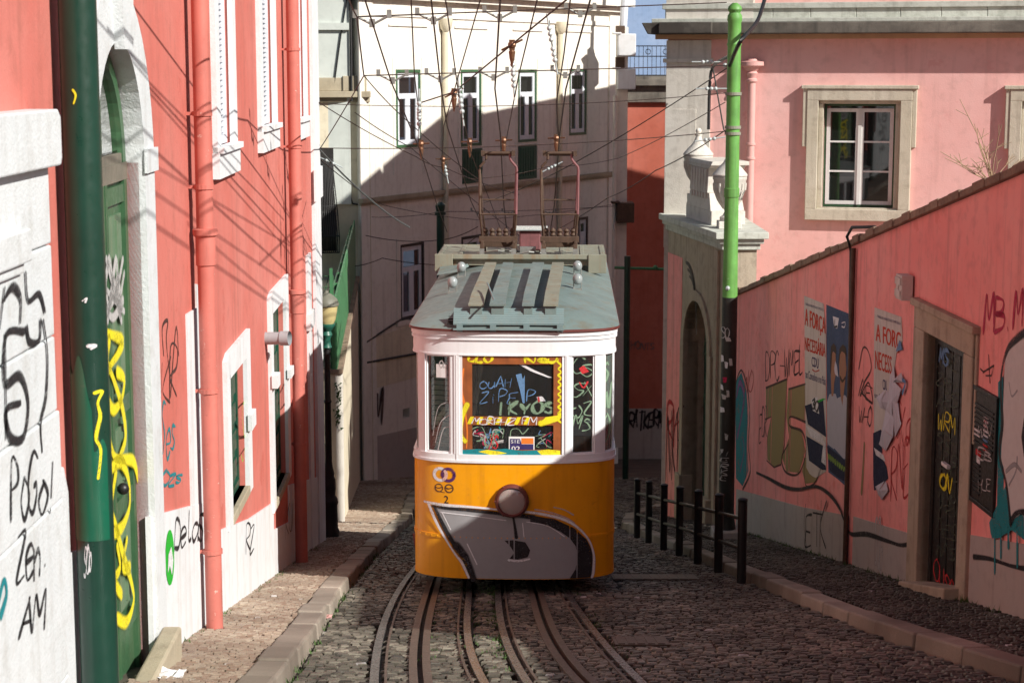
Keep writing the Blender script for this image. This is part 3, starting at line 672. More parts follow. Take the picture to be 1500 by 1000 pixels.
for px in ([(152, 486), (168, 492), (180, 500), (172, 520), (160, 540), (156, 575), (166, 600), (178, 585), (182, 555), (172, 545)], [(160, 500), (158, 530), (168, 560), (180, 600), (184, 640), (176, 668)],
           [(156, 600), (160, 640), (168, 668), (182, 672), (196, 676), (202, 700)], [(160, 690), (176, 676), (188, 700), (190, 740), (180, 770), (168, 780)], [(170, 690), (164, 740), (170, 770), (180, 810), (192, 850), (196, 880), (186, 910), (172, 905)],
           [(160, 770), (164, 800), (160, 840), (168, 870), (164, 905)], [(172, 800), (176, 830), (168, 850), (178, 870)], [(158, 720), (160, 760), (158, 800)], [(186, 790), (180, 830), (190, 830)]):
    stroke(m, L, px, .085, -.075)
m.build('graffiti', YEL, door, label='looping yellow spray scrawl')
m = MB()
for px in ([(152, 440), (160, 380), (168, 440), (172, 400), (178, 450)], [(154, 460), (170, 430), (180, 380)], [(152, 420), (182, 456)], [(158, 470), (166, 410), (176, 460)], [(154, 400), (160, 450), (170, 380), (174, 440), (182, 400)], [(156, 380), (178, 470)], [(154, 450), (166, 465), (180, 440)]): stroke(m, L, px, .07, -.0745)
m.build('graffiti', PALE, door, label='pale looping tag on the upper panels')
st = MB(); zt = gz(13.6)+.26
st.sslab(L, [(uY(12.0), gz(12)-.3), (uY(14.25), gz(14.25)-.3), (uY(14.25), zt), (uY(12.0), zt)], .05, .2); st.build('door_step', MT['tanstone'], lh, bevel=.02)
# upper windows with white louvred shutters
for a, b, s in up:
    m = MB(); m.sbox(L, a, a+.27, s+.25, 5, 0, .05); m.sbox(L, b-.27, b, s+.25, 5, 0, .05); m.sbox(L, a-.03, b+.03, s, s+.25, 0, .07); m.sbox(L, a, b, s+.25, s+.31, .0, .11)
    win = m.build('window', MT['white'], lh)
    m = MB()
    for c, e in ((a+.25, (a+b)/2-.01), ((a+b)/2+.01, b-.25)):
        frame_ring(m, L, c, e, s+.31, 4.7, .09, -.08, -.03)
        z = s+.42
        while z < 4.6: m.sbox(L, c+.09, e-.09, z, z+.035, -.075, -.05); z += .06
    m.sbox(L, a+.26, b-.26, s+.33, 4.6, -.10, -.085)
    m.build('shutter', MT['bluewhite'], win)
# lower windows with green shutters
for k, (a, b, c, e) in enumerate(lo_w):
    m = MB(); wdt = .36
    m.sslab(L, [(a-.28, c-.1), (a, c-.1), (a, e), (a-.05, e+.28), (a-.28, e+.22)], 0, .045)
    m.sslab(L, [(b, c-.1), (b+wdt, c-.1), (b+wdt, e+.28), (b, e+.28)], 0, .045); m.sslab(L, [(a-.05, e+.002), (b, e+.002), (b, e+.28), (a-.05, e+.28)], 0, .045)
    if k == 0: m.sbox(L, b-.02, b+wdt+.04, c+.62, c+.80, .045, .09)
    else: m.sbox(L, b-.02, b+wdt+.02, c+1.3, c+1.42, .045, .10); m.sbox(L, a-.3, a+.02, c+1.5, c+1.66, .045, .12)
    win = m.build('window', MT['white'], lh)
    m = MB(); m.sbox(L, a-.02, b+.02, c-.10, c, -.13, .055); m.build('sill', MT['tanstone'], win, bevel=.01)
    for p, q in ((a, (a+b)/2-.006), ((a+b)/2+.006, b)):
        m = MB(); m.sbox(L, p, q, c, e, -.12, -.09); frame_ring(m, L, p+.01, q-.01, c+.01, e-.01, .08, -.09, -.06)
        n = 4
        for i in range(n):
            z0 = c+.1+(e-c-.2)*i/n; m.sbox(L, p+.14, q-.14, z0+.05, z0+(e-c-.2)/n-.05, -.09, -.07)
        m.build('shutter', MT['greenshut'], win)
# downpipes
def downpipe(parent, S, u, d, r, z0, z1, mat, joints, brk, name='downpipe'):
    m = MB(); m.tube([S.pt(u, z0, d), S.pt(u, z1, d)], r, 16)
    for z in joints: m.lathe(S.pt(u, z, d), [(r+.002, -.28), (r+.012, -.27), (r+.012, -.02), (r+.035, 0), (r+.035, .05), (r+.004, .06)], 16)
    p = m.build(name, mat, parent, smooth=True)
    m = MB()
    for z in brk: m.lathe(S.pt(u, z, d), [(r+.002, -.02), (r+.012, -.02), (r+.012, .02), (r+.002, .02)], 16); m.sbox(S, u-.02, u+.02, z-.015, z+.015, 0, d-r)
    m.build('bracket', mat, p)
    return p
downpipe(lh, L, L.uv(302, 400, .14)[0], .14, .078, gz(17.25)+.1, 7.4, MT['pipe_red'], [.47], [1.55, .9, -.95, -2.45])
downpipe(lh, L, L.uv(433, 300, .15)[0], .15, .086, gz(26.1)+.1, 7.4, MT['pipe_red'], [-1.1], [2.2, .9, -3.2])
a = L.pt(uY(22.4), -1.33, 0); m = MB(); m.tube([a, a+Vector((.30, -.06, .01))], .078, 16, cap=False); m.tube([a+Vector((.2, -.04, .006)), a+Vector((.31, -.062, .01))], .09, 16, cap=False); m.tube([a, a+Vector((.2, -.04, .006))], .07, 16)
m.build('drain_spout', MT['pvc'], lh, smooth=True)
# tags on the red house
def gr(parent, S, label, mat, items, name='graffiti'):
    m = MB()
    for it in items: it(m)
    return m.build(name, mat, parent, label=label)
gr(lh, L, 'dark scribbled tag on the red plaster', MARK, [lambda m: scrawl(m, L, 'KR', (236, 520), (262, 500), (262, 575), (236, 590), .03), lambda m: stroke(m, L, [(240, 520), (238, 480), (246, 470), (244, 500), (250, 560)], .03), lambda m: stroke(m, L, [(250, 580), (258, 480), (262, 520)], .03)])
gr(lh, L, 'teal scribbles low on the red plaster', TEAL, [lambda m: scrawl(m, L, 'Ses', (236, 600), (258, 596), (258, 660), (236, 668), .03), lambda m: scrawl(m, L, 'mZs', (238, 692), (268, 690), (268, 706), (238, 712), .025)])
gr(lh, L, 'black tag reading Dela', BLK, [lambda m: scrawl(m, L, 'Delas', (256, 755), (300, 735), (300, 790), (256, 800), .035, .026)])
gr(lh, L, 'green round face with a white patch', GRN, [lambda m: fill(m, L, [(249+6.5*math.cos(t*.3142), 816+41*math.sin(t*.3142)) for t in range(20)], .026)])
gr(lh, L, 'white patch of the green round face', WHT, [lambda m: fill(m, L, [(247, 812), (251, 800), (254, 820), (252, 842), (249, 828), (246, 838)], .030)])
gr(lh, L, 'small black tag under the second window', BLK, [lambda m: scrawl(m, L, 'RZ', (360, 775), (374, 765), (374, 800), (360, 812), .03, .026)])
gr(lh, L, 'faint lime tag on the red plaster', LGRN, [lambda m: scrawl(m, L, 'SS', (354, 590), (366, 580), (366, 660), (354, 665), .025)])
gr(lh, L, 'dark tag by the far downpipe', MARK, [lambda m: scrawl(m, L, 'WX', (412, 540), (424, 530), (424, 590), (412, 600), .04), lambda m: scrawl(m, L, 'Ku', (418, 740), (430, 730), (430, 775), (418, 785), .03, .026)])
# near stone pier
P0 = Surf((-2.65, 8.5), (-2.65, 10.62), 1)
if P0.n.x < 0: P0 = Surf((-2.65, 8.5), (-2.65, 10.62), -1)
pier = thing('stone_pier', 'white limestone gate pier with cap and black tags at the left edge', 'pier', P0.pt(2.1, gz(10)))
m = MB(); zc = 1.95-62/2700*10.6
z = -2.5; k = 0; joints = [-2.9, -1.62, -.55, -.02, .42, .95, 1.4]
for z0, z1 in zip(joints, joints[1:]): m.sbox(P0, 0, 2.07 if z0 > -.1 else 2.10, z0+.004, z1-.004, -.5, 0 if z0 > -.1 else .006)
m.sslab(P0, [(1.8, -2.9), (2.28, -2.9), (2.28, -.55), (2.19, -.38), (1.8, -.38)], -.5, -.002)
m.build('shaft', MT['pierstone'], pier, bevel=.012)
m = MB(); m.sslab(P0, [(0, 1.4), (2.09, 1.4), (2.12, 1.44), (2.12, 1.68), (2.06, 1.72), (0, 1.72)], -.5, .07); m.sbox(P0, 0, 1.42, .92, 1.1, .0, .06); m.sbox(P0, 0, 1.36, .86, .92, 0, .03)
m.build('cap', MT['pierstone'], pier, bevel=.012)
gr(pier, P0, 'large black lettering across the pier', BLK, [lambda m: scrawl(m, P0, 'n', (2, 385), (34, 385), (34, 470), (2, 475), .05, .011), lambda m: stroke(m, P0, [(36, 485), (10, 490), (8, 560), (30, 550), (42, 590), (35, 640), (16, 640), (10, 600), (30, 590)], .05, .011),
   lambda m: stroke(m, P0, [(40, 480), (44, 500), (58, 498), (60, 470)], .04, .011), lambda m: stroke(m, P0, [(64, 470), (70, 520), (68, 580), (60, 620), (62, 660)], .035, .011), lambda m: stroke(m, P0, [(8, 490), (10, 640)], .03, .011), lambda m: stroke(m, P0, [(38, 400), (42, 440), (58, 430), (66, 455)], .035, .011)])
gr(pier, P0, 'black tag reading Pogo, Zen and Am', BLK, [lambda m: scrawl(m, P0, 'PoGo!', (16, 685), (84, 660), (84, 740), (16, 765), .03, .012), lambda m: scrawl(m, P0, 'Zen.', (26, 782), (74, 762), (74, 830), (26, 850), .03, .012), lambda m: scrawl(m, P0, 'AM', (32, 870), (70, 850), (70, 910), (32, 930), .03, .012)])
gr(pier, P0, 'teal mark at the picture edge', TEAL, [lambda m: stroke(m, P0, [(-4, 890), (6, 850), (10, 870), (2, 900)], .05, .011)])
# near dark green pole
bp = Vector((-2.61, 11.24, gz(11.24)+.1)); t = thing('tram_pole', 'thick dark green pole with a bright green patch beside the arched door', 'pole', bp)
m = MB(); m.tube([bp, bp+Vector((0, 0, 7.2))], [.118, .112], 28); m.lathe(bp, [(.16, 0), (.16, .12), (.13, .2), (.118, .22)], 28); m.build('shaft', MT['greenpole'], t, smooth=True)
m = MB()
i0 = 0; rr = .1208
for k in range(56):
    a0 = -2.75+k*.04; a1 = a0+.04
    top = lambda a: .02+.16*math.sin(a*2.1)+.08*math.sin(a*6)-(.25 if a > -1.3 else 0)
    lowr = -.95
    m.quad(*[bp*0+Vector((bp.x+rr*math.cos(a), bp.y+rr*math.sin(a), z)) for a, z in ((a0, lowr), (a1, lowr), (a1, top(a1)), (a0, top(a0)))])
m.build('paint_patch', MT['greenpatch'], t)
class Cyl:
    def __init__(s, c, r, uvf=None): s.c, s.r = c, r
    def uv(s, px, py, d=0):
        q = onY(px, py, s.c.y-s.r*.85); return (max(-.98, min(.98, (q.x-s.c.x)/s.r))*s.r, q.z)
    def pt(s, u, v, d=0):
        a = math.asin(max(-1, min(1, u/s.r))); r = s.r+d
        return Vector((s.c.x+r*math.sin(a), s.c.y-r*math.cos(a), v))
PC = Cyl(bp, .118)
gr(t, PC, 'small white marks', WHT, [lambda m: stroke(m, PC, [(122, 440), (128, 436), (126, 442)], .01, .003), lambda m: scrawl(m, PC, 'S8o', (124, 800), (136, 790), (136, 838), (124, 844), .006, .003), lambda m: stroke(m, PC, [(130, 506), (140, 506), (134, 510)], .02, .003)])
gr(t, PC, 'lime overspray from the door scrawl', YEL, [lambda m: stroke(m, PC, [(139, 575), (148, 574), (143, 590), (146, 610), (141, 640), (147, 660), (144, 700)], .018, .003), lambda m: stroke(m, PC, [(108, 132), (112, 140), (109, 152)], .012, .003)])

# ------------------------------------------------------------------ right: salmon street wall with door and posters
uR = R.uY
def cop(Y): return 1.05-.195*(Y-17.4)
rw = thing('street_wall', 'salmon retaining wall with sloping coping, graffiti and a recessed stone doorway', 'wall', R.pt(uR(24), gz(24)))
RD0, RD1 = R.u(1352, 700), R.u(1411, 700)          # door opening
ztop_l, ztop_r = R.uv(1352, 482)[1], R.uv(1411, 513)[1]; dz1 = (ztop_l+ztop_r)/2
m = MB()
segs = [uR(34.7), uR(31), uR(27), RD0, RD1, uR(17.4), uR(12.5)]
for a, b in zip(segs, segs[1:]):
    Ya, Yb = R.pt(a, 0).y, R.pt(b, 0).y; zb = -9.5
    if a == RD0: m.quad(R.pt(a, dz1), R.pt(b, dz1), R.pt(b, cop(Yb)), R.pt(a, cop(Ya)))
    else: m.quad(R.pt(a, zb), R.pt(b, zb), R.pt(b, cop(Yb)), R.pt(a, cop(Ya)))
a = uR(34.7); m.quad(R.pt(a, -9.5, -.4), R.pt(a, -9.5), R.pt(a, cop(34.7)), R.pt(a, cop(34.7), -.4))
m.quad(R.pt(uR(34.7), -9.5, -.4), R.pt(uR(12.5), -9.5, -.4), R.pt(uR(12.5), cop(12.5), -.4), R.pt(uR(34.7), cop(34.7), -.4))
m.sslab(R, [(uR(12.5), -4), (uR(5), -2), (uR(5), cop(5)-1.15), (uR(12.5), cop(12.5)-1.0)], -.4, -.0)
m.build('wall', MT['pinkwall'], rw)
m = MB(); y = 34.75
while y > 12.55:
    e = max(12.5, y-random.uniform(.35, .5)); j = random.uniform(-.015, .015)
    m.sslab(R, [(uR(y)+.004, cop(y)+.002), (uR(e)-.004, cop(e)+.002), (uR(e)-.004, cop(e)+.10+j), (uR(y)+.004, cop(y)+.10+j)], -.45, .07+j); y = e
m.build('coping', MT['coping'], rw, bevel=.012)
m = MB()
def rplinth(p, q):
    a, b = R.uv(*p), R.uv(*q); Ya, Yb = R.pt(a[0], 0).y, R.pt(b[0], 0).y
    m.sslab(R, [(a[0], gz(Ya)-.2), (b[0], gz(Yb)-.2), b, a], -.02, .02)
rplinth((1080, 716), (1175, 742)); rplinth((1175, 742), (1244, 755)); rplinth((1252, 756), (1337, 782)); rplinth((1424, 783), (1500, 796)); 
a = R.uv(1500, 796); m.sslab(R, [(a[0], gz(17)-.2), (uR(13), -3.5), (uR(13), a[1]+.5), a], -.02, .02)
m.build('plinth', MT['plinth'], rw)
# doorway
m = MB(); jw = .27
uL = R.u(1337, 700); uRr = R.u(1425, 700); tl = R.uv(1337, 440)[1]; tr = R.uv(1422, 487)[1]; tm = (tl+tr)/2
yb0, yb1 = gz(R.pt(uL, 0).y)+.1, gz(R.pt(uRr, 0).y)+.1
m.sslab(R, [(uL, yb0-.2), (RD0, yb0-.2), (RD0, dz1), (uL, dz1)], -.1, .05); m.sslab(R, [(RD1, yb1-.3), (uRr, yb1-.3), (uRr, dz1), (RD1, dz1)], -.1, .05)
m.sslab(R, [(uL, dz1+.003), (uRr, dz1+.003), (uRr, tm), (uL, tm)], -.1, .05); m.sslab(R, [(uL-.05, tm+.003), (uRr+.08, tm+.003), (uRr+.08, tm+.09), (uL-.05, tm+.09)], -.1, .09)
m.sbox(R, uRr, uRr+.07, -2.0, tm, -.05, .03)
m.build('door_surround', MT['gatestone'], rw, bevel=.012)
m = MB(); m.quad(R.pt(RD0, -6), R.pt(RD0, -6, -.20), R.pt(RD0, dz1, -.20), R.pt(RD0, dz1)); m.quad(R.pt(RD1, -6), R.pt(RD1, -6, -.20), R.pt(RD1, dz1, -.20), R.pt(RD1, dz1)); m.quad(R.pt(RD0, dz1), R.pt(RD1, dz1), R.pt(RD1, dz1, -.20), R.pt(RD0, dz1, -.20))
m.build('door_reveal', MT['tanstone'], rw)
m = MB(); m.sbox(R, RD0, RD1, -5.2, dz1, -.20, -.12); frame_ring(m, R, RD0, RD1, -4.6, dz1, .12, -.12, -.09)
for k in range(5): m.sbox(R, RD0+.13+k*.3, RD0+.13+k*.3+.26, -4.4, dz1-.13, -.12, -.105)
dd = m.build('door', MT['blackpole'], rw, label='dark door covered in scratched and sprayed tags')
m = MB(); u_, v_ = R.uv(1388, 681, -.09); m.sbox(R, u_-.12, u_+.12, v_-.02, v_+.02, -.09, -.05); m.build('handle', MT['whitepaint'], dd)
gr(dd, R, 'red tag reading Oust', REDS, [lambda m: scrawl(m, R, 'OUSt', (1368, 815), (1398, 850), (1398, 888), (1368, 845), .035, -.080)])
gr(dd, R, 'yellow tags', YEL, [lambda m: scrawl(m, R, 'ON', (1377, 690), (1394, 700), (1394, 725), (1377, 715), .05, -.080, .1), lambda m: scrawl(m, R, 'WRM', (1374, 600), (1400, 610), (1400, 640), (1374, 630), .025, -.080, .12)])
gr(dd, R, 'grey scratched scrawl', spray('moss', (.085, .11, .075)), [lambda m: [scrawl(m, R, random.choice(['SRE', 'WN5', 'KOS', 'ZRM', 'AES']), (1372, y0), (1403, y0+8), (1403, y0+28), (1372, y0+20), .014, -.082, .2) for y0 in range(520, 800, 27)]])
gr(dd, R, 'blue smear high on the door', BLUS, [lambda m: scrawl(m, R, 'MS', (1376, 508), (1390, 514), (1390, 535), (1376, 528), .05, -.080)])
m = MB(); yy = R.pt(RD1, 0).y; m.sslab(R, [(RD0-.15, gz(21.5)-.1), (RD1+.15, gz(19.2)-.1), (RD1+.15, gz(19.2)+.2), (RD0-.15, gz(21.5)+.2)], -.3, .22); m.build('threshold', MT['gatestone'], rw, bevel=.02)
# cable along the wall and over the coping
m = MB(); u0 = R.u(1249, 600); Yq = R.pt(u0, 0).y
m.tube([R.pt(u0, gz(Yq)+.1, .05), R.pt(u0, cop(Yq)-.05, .05)], .035, 10); m.build('conduit', MT['rust'], rw, smooth=True)
m = MB(); m.tube([R.pt(u0-.12, -2.2, .03), R.pt(u0-.14, cop(Yq)-.1, .05), R.pt(u0-.1, cop(Yq)+.1, .12), R.pt(u0+.1, cop(Yq)+.24, .1), R.pt(u0+.5, cop(Yq)+.28, -.1), R.pt(u0+.9, cop(Yq)+.2, -.4), R.pt(u0+1.2, cop(Yq)-.2, -.6)], .022, 8); m.build('cable', MT['iron'], rw, smooth=True)
m = MB(); u1, v1 = R.uv(1335, 420); m.sbox(R, u1-.12, u1+.16, v1-.15, v1+.15, .02, .16); m.sbox(R, u1-.10, u1+.14, v1+.03, v1+.12, .16, .18); m.sbox(R, u1-.10, u1+.14, v1-.12, v1-.03, .16, .18); m.sbox(R, u1-.03, u1+.03, v1-.13, v1+.13, .16, .172)
tag(m.build('meter_box', MT['limestone'], None, bevel=.02), 'small white box fixed to the salmon wall above the doorway', 'wall box')
# wall graffiti
gr(rw, R, 'gold fill of bubble letters shaped like 75', GOLD, [lambda m: fill(m, R, [(1122, 566), (1153, 555), (1150, 600), (1148, 650), (1144, 678), (1134, 683), (1124, 672), (1124, 640), (1130, 610), (1122, 612)], .004), lambda m: fill(m, R, [(1155, 568), (1179, 562), (1179, 615), (1158, 608), (1158, 622), (1174, 632), (1180, 660), (1170, 692), (1152, 690), (1146, 670), (1156, 640), (1152, 610)], .0045), lambda m: fill(m, R, [(1178, 670), (1190, 668), (1202, 690), (1194, 706), (1180, 708), (1175, 690)], .0035)])
gr(rw, R, 'dark outline of the gold bubble letters', MARK, [lambda m: stroke(m, R, [(1122, 568), (1153, 555), (1151, 600), (1149, 650), (1144, 680), (1134, 684), (1123, 674), (1124, 640), (1130, 610), (1121, 614)], .04, .006, False), lambda m: stroke(m, R, [(1155, 570), (1180, 562)], .04, .006), lambda m: stroke(m, R, [(1180, 618), (1158, 610), (1157, 624), (1175, 632), (1181, 660), (1170, 693), (1151, 691), (1145, 670), (1155, 650)], .04, .006), lambda m: stroke(m, R, [(1178, 672), (1180, 710), (1194, 706), (1204, 680)], .035, .006)])
gr(rw, R, 'black tag reading DPC-WMEL', BLK, [lambda m: scrawl(m, R, 'DPC-WMEL', (1121, 520), (1178, 510), (1178, 548), (1121, 556), .035, .005)])
gr(rw, R, 'brown tag beside the bubble letters', MARK, [lambda m: scrawl(m, R, 'EDR', (1112, 610), (1124, 600), (1124, 640), (1112, 645), .03, .0045)])
gr(rw, R, 'teal and purple bubble piece at the wall end', TEAL, [lambda m: fill(m, R, [(1077, 560), (1086, 545), (1093, 570), (1096, 610), (1094, 650), (1096, 690), (1088, 712), (1078, 700)], .004)])
gr(rw, R, 'purple inlay of the bubble piece', PURP, [lambda m: stroke(m, R, [(1079, 580), (1084, 560), (1090, 580), (1086, 610), (1080, 640)], .12, .006), lambda m: stroke(m, R, [(1088, 640), (1090, 660), (1084, 690)], .06, .006)])
gr(rw, R, 'dark outline of the bubble piece', BLK, [lambda m: stroke(m, R, [(1078, 560), (1086, 542), (1095, 570), (1098, 612), (1096, 650), (1099, 690), (1088, 716)], .05, .0065)])
gr(rw, R, 'red scrawl over the bubble piece', REDS, [lambda m: scrawl(m, R, 'W8', (1090, 545), (1104, 535), (1104, 570), (1090, 575), .035, .005)])
gr(rw, R, 'long wavering black spray line', BLK, [lambda m: stroke(m, R, [(1108, 692), (1125, 700), (1150, 713), (1170, 716), (1195, 712), (1215, 724), (1230, 745), (1240, 772), (1248, 782), (1270, 782), (1300, 792), (1320, 798), (1338, 795)], .06, .0235), lambda m: stroke(m, R, [(1426, 815), (1450, 818), (1480, 828), (1500, 832)], .05, .0235)])
gr(rw, R, 'black letters on the grey plinth', BLK, [lambda m: scrawl(m, R, 'ETK', (1180, 745), (1212, 742), (1212, 800), (1180, 800), .045, .023), lambda m: stroke(m, R, [(1180, 738), (1178, 770), (1183, 812)], .02, .023)])
gr(rw, R, 'pale vertical lettering on the plinth', PALE, [lambda m: scrawl(m, R, 'S3G', (1282, 760), (1294, 762), (1292, 830), (1282, 826), .05, .023)])
gr(rw, R, 'dark looping tags between the posters', MARK, [lambda m: stroke(m, R, [(1258, 540), (1264, 510), (1272, 515), (1276, 540), (1266, 560), (1260, 580), (1272, 560), (1278, 590), (1262, 575)], .03, .005), lambda m: scrawl(m, R, 'AE', (1258, 555), (1278, 565), (1278, 590), (1258, 582), .025, .005), lambda m: scrawl(m, R, 'WHO', (1258, 595), (1278, 600), (1278, 625), (1258, 618), .025, .005)])
gr(rw, R, 'olive overspray under the loops', GOLD, [lambda m: stroke(m, R, [(1266, 650), (1264, 690), (1262, 720)], .08, .0045)])
gr(rw, R, 'dark red tags by the doorway', REDS, [lambda m: scrawl(m, R, 'RNE', (1304, 660), (1334, 640), (1334, 720), (1304, 725), .03, .006, .12), lambda m: scrawl(m, R, 'SKa', (1312, 590), (1334, 590), (1334, 650), (1312, 650), .022, .006, .12)])
gr(rw, R, 'magenta tag reading MB. M', PINKS, [lambda m: scrawl(m, R, 'MB.M', (1442, 438), (1500, 428), (1500, 476), (1442, 490), .05, .005, .05)])
gr(rw, R, 'thin black sign above the skull piece', MARK, [lambda m: stroke(m, R, [(1440, 545), (1456, 535), (1452, 550), (1444, 550)], .02, .005, False), lambda m: stroke(m, R, [(1448, 520), (1450, 560)], .02, .005), lambda m: stroke(m, R, [(1436, 540), (1441, 545)], .02, .005)])
gr(rw, R, 'teal halo and drips of the large mask piece', TEAL, [lambda m: fill(m, R, [(1462, 560), (1470, 550), (1470, 720), (1460, 770), (1462, 620)], .004, 14), lambda m: fill(m, R, [(1449, 765), (1478, 700), (1500, 745), (1500, 790), (1482, 776), (1462, 788), (1452, 788)], .025, 20),
  lambda m: [stroke(m, R, [(x, 775), (x, y)], .055, .0255) for x, y in ((1457, 838), (1466, 815), (1490, 828), (1477, 800))]])
gr(rw, R, 'silver fill of the large mask piece', SILV, [lambda m: fill(m, R, [(1466, 560), (1472, 520), (1486, 498), (1510, 480), (1560, 470), (1600, 520), (1600, 700), (1560, 780), (1510, 770), (1496, 752), (1482, 762), (1478, 740), (1472, 690), (1462, 660), (1468, 610)], .028, 50)])
gr(rw, R, 'black outline of the large mask piece', BLK, [lambda m: stroke(m, R, [(1480, 765), (1474, 710), (1464, 665), (1468, 620), (1466, 560), (1474, 516), (1490, 495), (1515, 478)], .075, .031), lambda m: stroke(m, R, [(1480, 765), (1488, 752), (1500, 750), (1515, 760)], .075, .031), lambda m: fill(m, R, [(1496, 640), (1500, 610), (1520, 600), (1520, 680), (1500, 670)], .031)])
gr(rw, R, 'grey shading lines of the mask piece', GRY, [lambda m: stroke(m, R, [(1474, 690), (1486, 680), (1496, 690)], .04, .030), lambda m: stroke(m, R, [(1478, 710), (1488, 690), (1490, 670)], .03, .030), lambda m: stroke(m, R, [(1478, 560), (1482, 580), (1490, 572)], .02, .030)])
# posters
def poster(label, cornersW, group=None):
    u, v = R.uv(*cornersW); t = thing('poster', label, 'poster', R.pt(u, v, .004), 0, group); return t
po = poster('whole election poster of two white shirted figures beside red A FORCA lettering', (1210, 560))
ml = [(1178, 433), (1210, 446), (1210, 690), (1204, 694), (1194, 700), (1186, 694), (1180, 682)]
gr(po, R, None, MT['paper'], [lambda m: fill(m, R, ml, .006, 8)], 'sheet')
gr(po, R, None, MT['paperblue'], [lambda m: fill(m, R, [(1210.3, 446), (1245, 460), (1243, 706), (1240, 713), (1228, 702), (1212, 690)], .0065, 12)], 'sheet')
gr(po, R, None, MT['papernavy'], [lambda m: fill(m, R, [(1179, 594), (1210, 583), (1210, 640), (1179, 618)], .008, 6), lambda m: fill(m, R, [(1181, 638), (1210, 655), (1210, 688), (1204, 688), (1182, 672)], .008, 6), lambda m: fill(m, R, [(1211, 652), (1243, 678), (1242, 708), (1229, 700), (1212, 686)], .010, 6)], 'colour_band')
gr(po, R, None, GRN, [lambda m: fill(m, R, [(1190, 590), (1210, 581), (1210, 584), (1190, 594)], .0085, 4)], 'colour_band')
gr(po, R, None, POSR, [lambda m: print_text(m, R, 'A FORÇA', (1179, 451), (1209, 466), (1209, 494), (1179, 482), .009, .012), lambda m: print_text(m, R, 'NECESSÁRIA', (1179, 488), (1209, 499), (1209, 523), (1179, 513), .009, .008)], 'lettering')
gr(po, R, None, NAVY, [lambda m: print_text(m, R, 'TRABALHO HONESTIDADE COMPETÊNCIA', (1180, 442), (1207, 452), (1207, 456), (1180, 447), .009), lambda m: print_text(m, R, 'CDU', (1189, 522), (1199, 525), (1199, 540), (1189, 536), .009, .01), lambda m: print_text(m, R, 'no Concelho e no País', (1180, 541), (1209, 552), (1209, 564), (1180, 553), .009)], 'lettering')
gr(po, R, None, POSR, [lambda m: stroke(m, R, [(1190, 541), (1194, 544), (1200, 542)], .02, .009)], 'lettering')
gr(po, R, None, WHT, [lambda m: fill(m, R, [(1220, 463), (1229, 466), (1228, 482), (1220, 479)], .009, 4), lambda m: stroke(m, R, [(1233, 473), (1238, 472), (1237, 479), (1233, 478)], .02, .009), lambda m: fill(m, R, [(1188, 585), (1200, 580), (1200, 606), (1188, 600)], .0095, 4), lambda m: fill(m, R, [(1180, 622), (1210, 641), (1210, 653), (1180, 634)], .0095, 4), lambda m: fill(m, R, [(1206, 648), (1210, 650), (1210, 682), (1203, 676)], .010, 5)], 'lettering')
gr(po, R, None, BLK, [lambda m: stroke(m, R, [(1223, 468), (1222, 478), (1226, 478)], .03, .010), lambda m: scrawl(m, R, '31', (1189, 587), (1199, 583), (1199, 602), (1189, 598), .05, .0105)], 'lettering')
gr(po, R, None, LGRN, [lambda m: [stroke(m, R, [(1213+k*3, 665+k*2.5), (1214.5+k*3, 672+k*2.5), (1215+k*3, 666+k*2.5)], .04, .012) for k in range(9)]], 'lettering')
gr(po, R, 'two printed half figures in white shirts', SHIRT, [lambda m: fill(m, R, [(1211, 590), (1215, 577), (1224, 576), (1228, 590), (1224, 650), (1222, 658), (1212, 650)], .009, 14), lambda m: fill(m, R, [(1222, 600), (1226, 583), (1238, 578), (1244, 590), (1243, 670), (1236, 672), (1222, 656)], .0095, 14)], 'printed_figure')
gr(po, R, 'printed faces and necks', SKIN, [lambda m: fill(m, R, [(1217, 520), (1220, 514), (1224, 518), (1225, 545), (1222, 560), (1221, 580), (1218, 580), (1217, 550)], .010, 10), lambda m: fill(m, R, [(1229, 523), (1233, 514), (1238, 517), (1240, 540), (1238, 558), (1236, 575), (1234, 595), (1231, 578), (1231, 560), (1229, 545)], .0105, 10)], 'printed_figure')
gr(po, R, 'printed dark hair', HAIR, [lambda m: fill(m, R, [(1216, 530), (1217, 508), (1221, 502), (1225, 508), (1225, 520), (1221, 513), (1218, 520), (1217.5, 545), (1216, 550)], .011, 10), lambda m: fill(m, R, [(1228, 530), (1229, 512), (1234, 504), (1239, 508), (1240, 524), (1238, 518), (1233, 514), (1230, 520), (1229, 536)], .0115, 10), lambda m: stroke(m, R, [(1231, 553), (1234, 558), (1238, 553)], .05, .0115)], 'printed_figure')
gr(po, R, 'torn white patch between the two printed faces', MT['torn'], [lambda m: fill(m, R, [(1223, 527), (1226, 535), (1228, 552), (1223, 548), (1222, 540)], .013, 6)], 'torn_patch')
p2 = poster('half torn election poster with crumpled white shreds beside the doorway', (1300, 580))
gr(p2, R, None, MT['paper'], [lambda m: fill(m, R, [(1281, 450), (1323, 465), (1322, 500), (1312, 520), (1308, 560), (1300, 580), (1296, 640), (1292, 660), (1279, 634)], .006, 16)], 'sheet')
gr(p2, R, None, MT['papernavy'], [lambda m: fill(m, R, [(1279, 634), (1292, 628), (1293, 650), (1292, 700), (1290, 716), (1279, 718)], .007, 8), lambda m: fill(m, R, [(1279, 652), (1298, 680), (1301, 700), (1290, 712), (1279, 700)], .0068, 8)], 'colour_band')
gr(p2, R, None, POSR, [lambda m: print_text(m, R, 'A FORÇ', (1283, 474), (1319, 487), (1319, 518), (1283, 505), .008, .012), lambda m: print_text(m, R, 'NECESS', (1282, 513), (1306, 522), (1306, 548), (1282, 540), .008, .01)], 'lettering')
